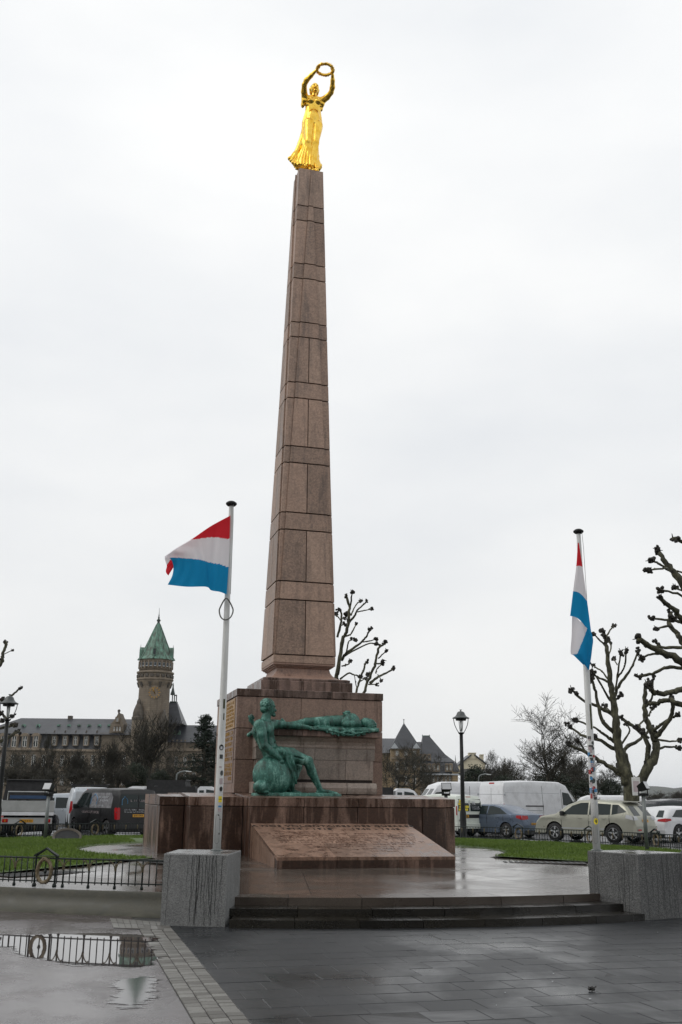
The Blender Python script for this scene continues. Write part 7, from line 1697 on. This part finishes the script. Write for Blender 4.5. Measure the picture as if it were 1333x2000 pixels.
G = MB(); G.tube([(xg(231.5), -.3, zg(1393)), (xg(231.5), -.3, zg(1387))], [.35, .12], 8); G.blob((xg(231.5), -.3, zg(1388.5)), .45, 8, 5); G.build('finial', MT['darkstone'], b.root)
b.window(231, 1406, 4.6, 6.6, -.9); 
for px in (225, 230.5, 236): b.window(px, 1424, 3.2, 8, -.9)
for px in range(-30, 92, 20): b.window(px, 1486, 7.5, 20, -2.1); b.window(px, 1523, 7.5, 20, -2.1)
for px in range(102, 262, 20): b.window(px, 1486, 7, 19, -.08); b.window(px, 1523, 7, 19, -.08)
# ---- clock tower
t = Fac('clock_tower', 296, 302, 'round sandstone clock tower with green copper spire', 'tower')
k = 296/1944*1.0; X0 = at(302, 1350, 302).x-t.o.x
def ring_prof(L): return [(r*k, t.z(py, 302)) for r, py in L]
mb = MB(); mb.lathe(ring_prof([(31.5, 1600), (31, 1470), (30.5, 1400), (30, 1336), (30.5, 1334)]), c=(X0, 6, 0), n=40); mb.build('shaft', MT['sandstone'], t.root, smooth=True)
mb = MB(); mb.lathe(ring_prof([(30, 1337), (33, 1331), (34.5, 1326), (36, 1325), (36, 1322.5), (34, 1322), (33.5, 1314), (36.5, 1311.5), (36.5, 1309), (33.5, 1308)]), c=(X0, 6, 0), n=40); mb.build('machicolation', MT['sandtrim'], t.root, angle=30)
for i in range(20):
    a = 2*math.pi*i/20; mb = MB(); r = 34.6*k; mb.tr = Matrix.Translation((X0+r*math.cos(a), 6+r*math.sin(a), 0)) @ Matrix.Rotation(a, 4, 'Z'); z0, z1 = t.z(1320.5, 302), t.z(1314.5, 302); mb.box(-.25, .25, -.55, .55, z0, z1, .1); mb.build('arch_panel', MT['darkstone'], t.root)
for i in range(10):
    a = 2*math.pi*i/10+.2; mb = MB(); r = 31.2*k; mb.tr = Matrix.Translation((X0+r*math.cos(a), 6+r*math.sin(a), 0)) @ Matrix.Rotation(a, 4, 'Z'); mb.hexa([(-.2, -.2, t.z(1340, 302)), (.1, -.2, t.z(1340, 302)), (.1, .2, t.z(1340, 302)), (-.2, .2, t.z(1340, 302))], [(-.2, -.45, t.z(1330, 302)), (.6, -.45, t.z(1330, 302)), (.6, .45, t.z(1330, 302)), (-.2, .45, t.z(1330, 302))]); mb.build('corbel', MT['darkstone'], t.root)
mb = MB(); mb.lathe(ring_prof([(32.2, 1309), (32.2, 1286), (33.5, 1284)]), c=(X0, 6, 0), n=40); mb.build('drum', MT['sandstone'], t.root, smooth=True)
for i in range(24):
    a = 2*math.pi*(i+.5)/24; r = 32.2*k; mb = MB(); T = Matrix.Translation((X0+r*math.cos(a), 6+r*math.sin(a), 0)) @ Matrix.Rotation(a, 4, 'Z'); z0, z1 = t.z(1300, 302), t.z(1291.5, 302)
    mb.tr = T; mb.box(-.05, .14, -.34, .34, z0+.05, z1-.1); o = mb.build('window', MT['film2'], t.root); mb = MB(); mb.tr = T; mb.box(.12, .18, -.26, .26, z0+.3, z1-.16); mb.build('pane', MT['pane'], o)
    mb = MB(); a2 = a+math.pi/24; mb.tr = Matrix.Translation((X0+r*math.cos(a2), 6+r*math.sin(a2), 0)) @ Matrix.Rotation(a2, 4, 'Z'); mb.box(-.05, .3, -.16, .16, z0-.4, z1+.5); mb.build('pier', MT['sandtrim'], t.root)
rp = [(36.5, 1285), (36, 1283.5), (31, 1277), (24.5, 1262), (17.5, 1246), (10.5, 1229), (4.5, 1215), (2, 1211)]
prf = ring_prof(rp); mb = MB(); mb.lathe(prf, c=(X0, 6, 0), n=8, sq=False); mb.build('spire', MT['copper'], t.root)
for i in range(8):
    a = 2*math.pi*i/8; mb = MB(); mb.tube([(X0+r_*1.01*math.cos(a), 6+r_*1.01*math.sin(a), z_) for r_, z_ in prf], .16, 5); mb.build('ridge_roll', MT['copper'], t.root, smooth=True)
mb = MB(); mb.lathe(ring_prof([(2.6, 1213), (3, 1210), (2.2, 1208), (4.2, 1205.5), (3.2, 1203.5), (1.5, 1202), (2.0, 1199.5), (.9, 1197), (1.2, 1195), (.6, 1193), (.25, 1180)]), c=(X0, 6, 0), n=12); mb.build('finial', MT['copperdark'], t.root, smooth=True)
for i in range(4):
    a = -math.pi/2+math.pi/2*i+.05; mb = MB(); T = Matrix.Translation((X0, 6, 0)) @ Matrix.Rotation(a-math.pi/2+math.pi, 4, 'Z'); r = 33.5*k; z0, z1, z2 = t.z(1279, 302), t.z(1265, 302), t.z(1259, 302)
    mb.tr = Matrix.Translation((X0, 6, 0)) @ Matrix.Rotation(a, 4, 'Z'); mb.add([(r, -.6, z0), (r, .6, z0), (r, .6, z1), (r, 0, z2), (r, -.6, z1), (r-4, -.6, z0), (r-4, .6, z0), (r-4, .6, z1), (r-4, 0, z2), (r-4, -.6, z1)], [(0, 1, 2, 3, 4), (1, 6, 7, 2), (2, 7, 8, 3), (3, 8, 9, 4), (4, 9, 5, 0)]); o = mb.build('spire_dormer', MT['copper'], t.root)
    m2 = MB(); m2.tr = mb.tr; m2.box(r, r+.05, -.32, .32, z0+.3, z1-.1); m2.build('pane', MT['pane'], o); m2 = MB(); m2.tr = mb.tr; m2.tube([(r-.2, 0, z2), (r-.2, 0, z2+.9)], [.1, .02], 5); m2.build('spike', MT['copperdark'], o)
# clock face in gilt marks
cz = t.z(1351.6, 301); cy = 6-30.3*k-.12; cxx = t.x(300.7, 1351)
mb = MB(); n = 40; vs = [(cxx, cy+.30, cz)]+[(cxx+1.85*math.cos(2*math.pi*q/n), cy+.26, cz+1.85*math.sin(2*math.pi*q/n)) for q in range(n)]
clk = empty('clock'); clk.parent = t.root
mb = MB(); mb.tr = Matrix.Translation((cxx, cy+.05, cz)); mb.prism([(1.85*math.cos(2*math.pi*q/n), 1.85*math.sin(2*math.pi*q/n)) for q in range(n)], 0, .5); mb.build('dial', MT['sandstone'], clk)
for q in range(12):
    a = 2*math.pi*q/12; mb = MB(); mb.tr = Matrix.Translation((cxx, cy, cz)) @ Matrix.Rotation(a, 4, 'Y'); mb.box(-.14, .14, -.06, .06, 1.2, 1.72); mb.build('hour_mark', MT['goldletter'], clk)
for a, L in ((-35, .95), (-20, 1.5)):
    mb = MB(); mb.tr = Matrix.Translation((cxx, cy-.1, cz)) @ Matrix.Rotation(R_(a), 4, 'Y'); mb.box(-.13, .13, -.05, .05, -.4, L); mb.build('clock_hand', MT['goldletter'], clk)
# stair turret left, stone gablet right
mb = MB(); TX = t.x(268, 1400); mb.lathe([(r*k, t.z(py, 268)) for r, py in ((11, 1600), (11, 1406), (12, 1404), (12, 1400), (10.5, 1398.5), (10.2, 1391), (9, 1386), (7, 1380), (5, 1375), (4.2, 1374), (4.0, 1369), (3, 1366), (1, 1362.5))], c=(TX, 1.6, 0), n=20); mb.build('stair_turret', MT['darkstone'], t.root, angle=35)
mb = MB(); mb.lathe([(r*k, t.z(py, 268)) for r, py in ((11.1, 1600), (11.1, 1407))], c=(TX, 1.6, 0), n=20, cap=False); mb.build('turret_wall', MT['sandstone'], t.root, smooth=True)
mb = MB(); gx = t.x(319, 1400); zg = lambda p: t.z(p, 319); mb.prism([(gx-1.1, zg(1420)), (gx+1.1, zg(1420)), (gx+.9, zg(1402)), (gx+.45, zg(1396)), (gx+.15, zg(1388)), (gx, zg(1384)), (gx-.15, zg(1388)), (gx-.45, zg(1396)), (gx-.9, zg(1402))], .6, 3); mb.build('gablet', MT['darkstone'], t.root)
# ---- right wing with steep pavilion roof and lantern
r = Fac('bank_wing', 306, 365, 'slate-roofed wing with steep pavilion roof and small lantern right of the tower')
mb = MB(); zz = lambda p: r.z(p, 350); xx = lambda p: r.x(p, 1400); mb.hexa([(xx(296), -2, zz(1414)), (xx(359), -2, zz(1414)), (xx(359), 9, zz(1414)), (xx(296), 9, zz(1414))], [(xx(325), 2.2, zz(1371)), (xx(342), 2.2, zz(1371)), (xx(342), 4.6, zz(1371)), (xx(325), 4.6, zz(1371))]); mb.build('pavilion_roof', MT['slate'], r.root)
r.box('crest', 330, 343, 1368.5, 1371.5, 2, 4.8, MT['copperdark'])
for px in (333.5, 337.5, 341.5): mb = MB(); mb.tube([(r.x(px, 1365), 3.4, zz(1369)), (r.x(px, 1365), 3.4, zz(1355))], .16, 6); mb.build('lantern_column', MT['copperdark'], r.root)
mb = MB(); mb.lathe([(4.4*k, zz(1355.5)), (4.6*k, zz(1353)), (2.6*k, zz(1346)), (1.2*k, zz(1339)), (1.5*k, zz(1337)), (.3*k, zz(1331))], c=(r.x(334.5, 1350), 3.4, 0), n=10); mb.build('lantern_roof', MT['copperdark'], r.root)
mb = MB(); mb.tube([(r.x(337, 1356), 3.4, zz(1356)), (r.x(342, 1356), 3.4, zz(1356))], .2, 5); mb.build('lantern_beam', MT['copperdark'], r.root)
r.roof('roof', 300, 440, 1450, 1413, 10, 6, -1, 16); r.box('wall', 300, 440, 1449, 1600, 0, 15, MT['sandstone'], bot=-14); r.box('cornice', 300, 440, 1462, 1467, -.7, .1, MT['sandtrim'])
for px in (338, 346, 354, 362): r.box('chimney_pilaster', px-1.3, px+1.3, 1445, 1462, -.6, 1, MT['sandtrim'])
for px in (338, 348): mb = MB(); X, Zc = r.x(px, 1432), r.z(1434, px); mb.prism([(X-.5, Zc), (X+.5, Zc), (X, Zc+1.3)], 2.4, 6); mb.build('roof_dormer', MT['copper'], r.root)
for px in (345, 362, 379, 396, 413): r.window(px, 1487, 6, 16, -.1); r.window(px, 1518, 6, 16, -.1)

# ---- mansion with pointed roofs, right of the pedestal
c = Fac('pointed_roof_mansion', 225, 800, 'yellow stone mansion with steep slate pyramid roofs right of the pedestal')
zc_ = lambda p: c.z(p, 820); xc = lambda p: c.x(p, 1470)
def pyr(nm, px0, px1, pyE, pt0, pt1, pyT, d0, d1, mat=None):
    mb = MB(); dm = (d0+d1)/2; w = max(.05, (xc(pt1)-xc(pt0))/2); mb.hexa([(xc(px0), d0, zc_(pyE)), (xc(px1), d0, zc_(pyE)), (xc(px1), d1, zc_(pyE)), (xc(px0), d1, zc_(pyE))], [(xc(pt0), dm-w, zc_(pyT)), (xc(pt1), dm-w, zc_(pyT)), (xc(pt1), dm+w, zc_(pyT)), (xc(pt0), dm+w, zc_(pyT))]); return mb.build(nm, mat or MT['slate'], c.root)
c.box('wall', 764, 820, 1463, 1600, -2, 5.5, MT['yellowstone'], bot=-12); pyr('pyramid_roof', 762, 822, 1464, 790.3, 790.9, 1411.5, -2.6, 6)
mb = MB(); mb.tube([(xc(790.6), 1.7, zc_(1412)), (xc(790.6), 1.7, zc_(1404))], [.1, .03], 5); mb.blob((xc(790.6), 1.7, zc_(1405)), .16, 6, 4); mb.build('finial', MT['copperdark'], c.root)
c.box('string_course', 763, 821, 1480, 1483, -2.4, -1.9, MT['sandtrim']); c.box('cornice', 762.5, 821.5, 1462, 1465, -2.5, -1.9, MT['sandtrim'])
c.box('wall', 704, 764, 1469, 1600, 3, 17, MT['yellowstone'], bot=-12); c.roof('roof', 700, 800, 1470, 1437, 4, 10, 2, 18)
c.box('wall', 819, 897, 1512, 1600, 2, 20, MT['yellowstone'], bot=-12); 
mb = MB(); mb.hexa([(xc(819), 1.4, zc_(1512)), (xc(897), 1.4, zc_(1512)), (xc(897), 20, zc_(1512)), (xc(819), 20, zc_(1512))], [(xc(819), 3.2, zc_(1486)), (xc(890), 3.2, zc_(1486)), (xc(890), 19, zc_(1486)), (xc(819), 19, zc_(1486))]); mb.build('mansard_roof', MT['slate'], c.root)
c.roof('roof', 806, 893, 1487, 1444, 0, 46, 3, 19); pyr('pavilion_roof', 826, 888, 1489, 833, 847, 1433, 3.5, 16)
c.box('crest', 832.5, 847.5, 1431.5, 1434, 9, 10.5, MT['copper'])
for px in (833, 847): mb = MB(); mb.tube([(xc(px), 9.7, zc_(1433)), (xc(px), 9.7, zc_(1429))], [.14, .03], 5); mb.build('finial', MT['copperdark'], c.root)
c.box('cornice', 818.5, 898, 1510.5, 1513.5, 1.0, 2.1, MT['film2'])
for px in (824, 832.5, 841): c.window(px, 1478, 3.2, 7, 3.4)
for px in (823.5, 831.5, 840, 850, 857, 875, 882): c.window(px, 1499, 3.4, 10, 1.6)
for px in range(825, 897, 8): c.window(px, 1522, 3.2, 11, 1.95); c.window(px, 1545, 3.2, 11, 1.95)
for px in (775, 792, 809): c.window(px, 1472, 5, 9, -2.1); c.window(px, 1496, 5, 14, -2.1); c.window(px, 1524, 5, 14, -2.1)
for px in (770, 812): mb = MB(); X, Zc = c.x(px, 1462), c.z(1463, px); mb.prism([(X-.9, Zc), (X+.9, Zc), (X, Zc+1.2)], -2.7, 1); mb.build('roof_dormer', MT['film2'], c.root)
pyr('small_spire', 886, 899, 1506, 892, 892.4, 1484, 1, 4); mb = MB(); mb.tube([(xc(892.2), 2.5, zc_(1485)), (xc(892.2), 2.5, zc_(1473))], [.1, .02], 5); mb.build('finial', MT['copperdark'], c.root)
c.box('wall', 887, 898, 1506, 1600, 1.2, 3.8, MT['yellowstone'], bot=-12)
# ---- cream gable house with chimneys
h = Fac('gable_house', 250, 925, 'pale cream house with two chimneys right of the street lamp', 'house')
mb = MB(); zz = lambda p: h.z(p, 925); xx = lambda p: h.x(p, 1480); mb.prism([(xx(897), zz(1510)), (xx(948), zz(1510)), (xx(948), zz(1492)), (xx(927), zz(1476)), (xx(921), zz(1476)), (xx(897), zz(1495))], 0, 10); mb.build('wall', MT['cream'], h.root)
for a, b_ in (((896, 1496), (921, 1475.5)), ((927, 1475.5), (950, 1493))):
    mb = MB(); p0, p1 = (xx(a[0]), zz(a[1])), (xx(b_[0]), zz(b_[1])); mb.prism([p0, p1, (p1[0], p1[1]+.35), (p0[0], p0[1]+.35)], -.4, 10.5); mb.build('roof_slope', MT['slate'], h.root)
h.box('chimney', 916.5, 930, 1470.5, 1482, -.15, 2, MT['cream']); h.box('chimney_cap', 916, 930.5, 1470, 1471.2, -.3, 2.2, MT['cream']); h.box('chimney', 940, 946.5, 1474, 1492, 1, 3, MT['cream']); h.box('chimney_cap', 939.5, 947, 1473, 1474.6, .8, 3.2, MT['cream'])
h.box('lower_wing', 905, 965, 1512, 1600, -5, 0, MT['cream'], bot=-12); h.roof('wing_roof', 900, 968, 1514, 1502, 3, 3, -6, 6)
for px in (912, 922, 952): h.window(px, 1520, 4, 8, -5.1)
# small lamps among the far trees
for px, py, Y, lb in ((936, 1512, 92, 'small curved street light beyond the car park right of the cream house'), (343, 1506, 80, 'small curved street light among trees right of the clock tower')):
    q = at(px, 1560, Y); o = empty('distant_street_light', q); hh = at(px, py, Y).z-q.z; mb = MB(); mb.tube(catmull([(0, 0, 0), (0, 0, hh*.7), (.1, 0, hh*.92), (.6, 0, hh), (.9, 0, hh*.99)], 4), .06, 6); mb.build('pole', MT['greymetal'], o); mb = MB(); mb.box(.7, 1.15, -.12, .12, hh*.97, hh, .03); mb.build('head', MT['lampglass'], o); tag(o, lb, 'street light')

# ---- unseen town houses behind the viewpoint, added to darken reflections and camera-facing sides
for i in range(7):
    x = -42+i*12.2; H_ = (14, 16, 13, 17, 15, 14.5, 16)[i]; o = empty('unseen_house', (x, -34, 0)); m_ = (MT['cream'], MT['sandstone'], MT['yellowstone'])[i % 3]
    mb = MB(); mb.box(0, 12, -10, 0, -.02, H_); mb.build('wall', m_, o); mb = MB(); mb.prism([(0, H_), (6-6, H_), (2.5, H_+4.5), (9.5, H_+4.5), (12, H_)][1:], -10.3, .3); mb.build('roof', MT['slate'], o)
    for fl in range(4):
        for k in range(4):
            X = 1.5+k*3; z0 = 1.0+fl*3.4
            if z0+2.2 > H_: continue
            mb = MB(); mb.box(X-.75, X+.75, 0.002, .10, z0-.1, z0+2.2); w = mb.build('window', MT['sandtrim'], o); mb = MB(); mb.box(X-.6, X+.6, .10, .12, z0, z0+2.05); mb.build('pane', MT['pane'], w)
    mb = MB(); mb.box(5.4, 6.6, .002, .12, 0, 2.6); mb.build('door', MT['plastic'], o)
    tag(o, ('cream', 'brown stone', 'yellow stone')[i % 3]+' town house added out of view behind the viewer, '+('first', 'second', 'third', 'fourth', 'fifth', 'sixth', 'seventh')[i]+' of the terrace', 'house', 'unseen terrace added behind the viewpoint')

# ================================================================ damp air over the valley
hz = NT('damp_air'); hz.t.nodes.remove(hz.b); pv = hz.n('ShaderNodeVolumePrincipled'); pv.inputs['Color'].default_value = (0.86, 0.92, 1.0, 1); pv.inputs['Density'].default_value = 0.5e-4; pv.inputs['Anisotropy'].default_value = 0.2
hz.l(pv.outputs[0], hz.out.inputs['Volume'])
mb = MB(); mb.box(-6100, 6100, -400, 9100, -62, 130); tag(mb.build('haze', hz.m), 'pale damp air fading the far hills', 'haze', kind='stuff')
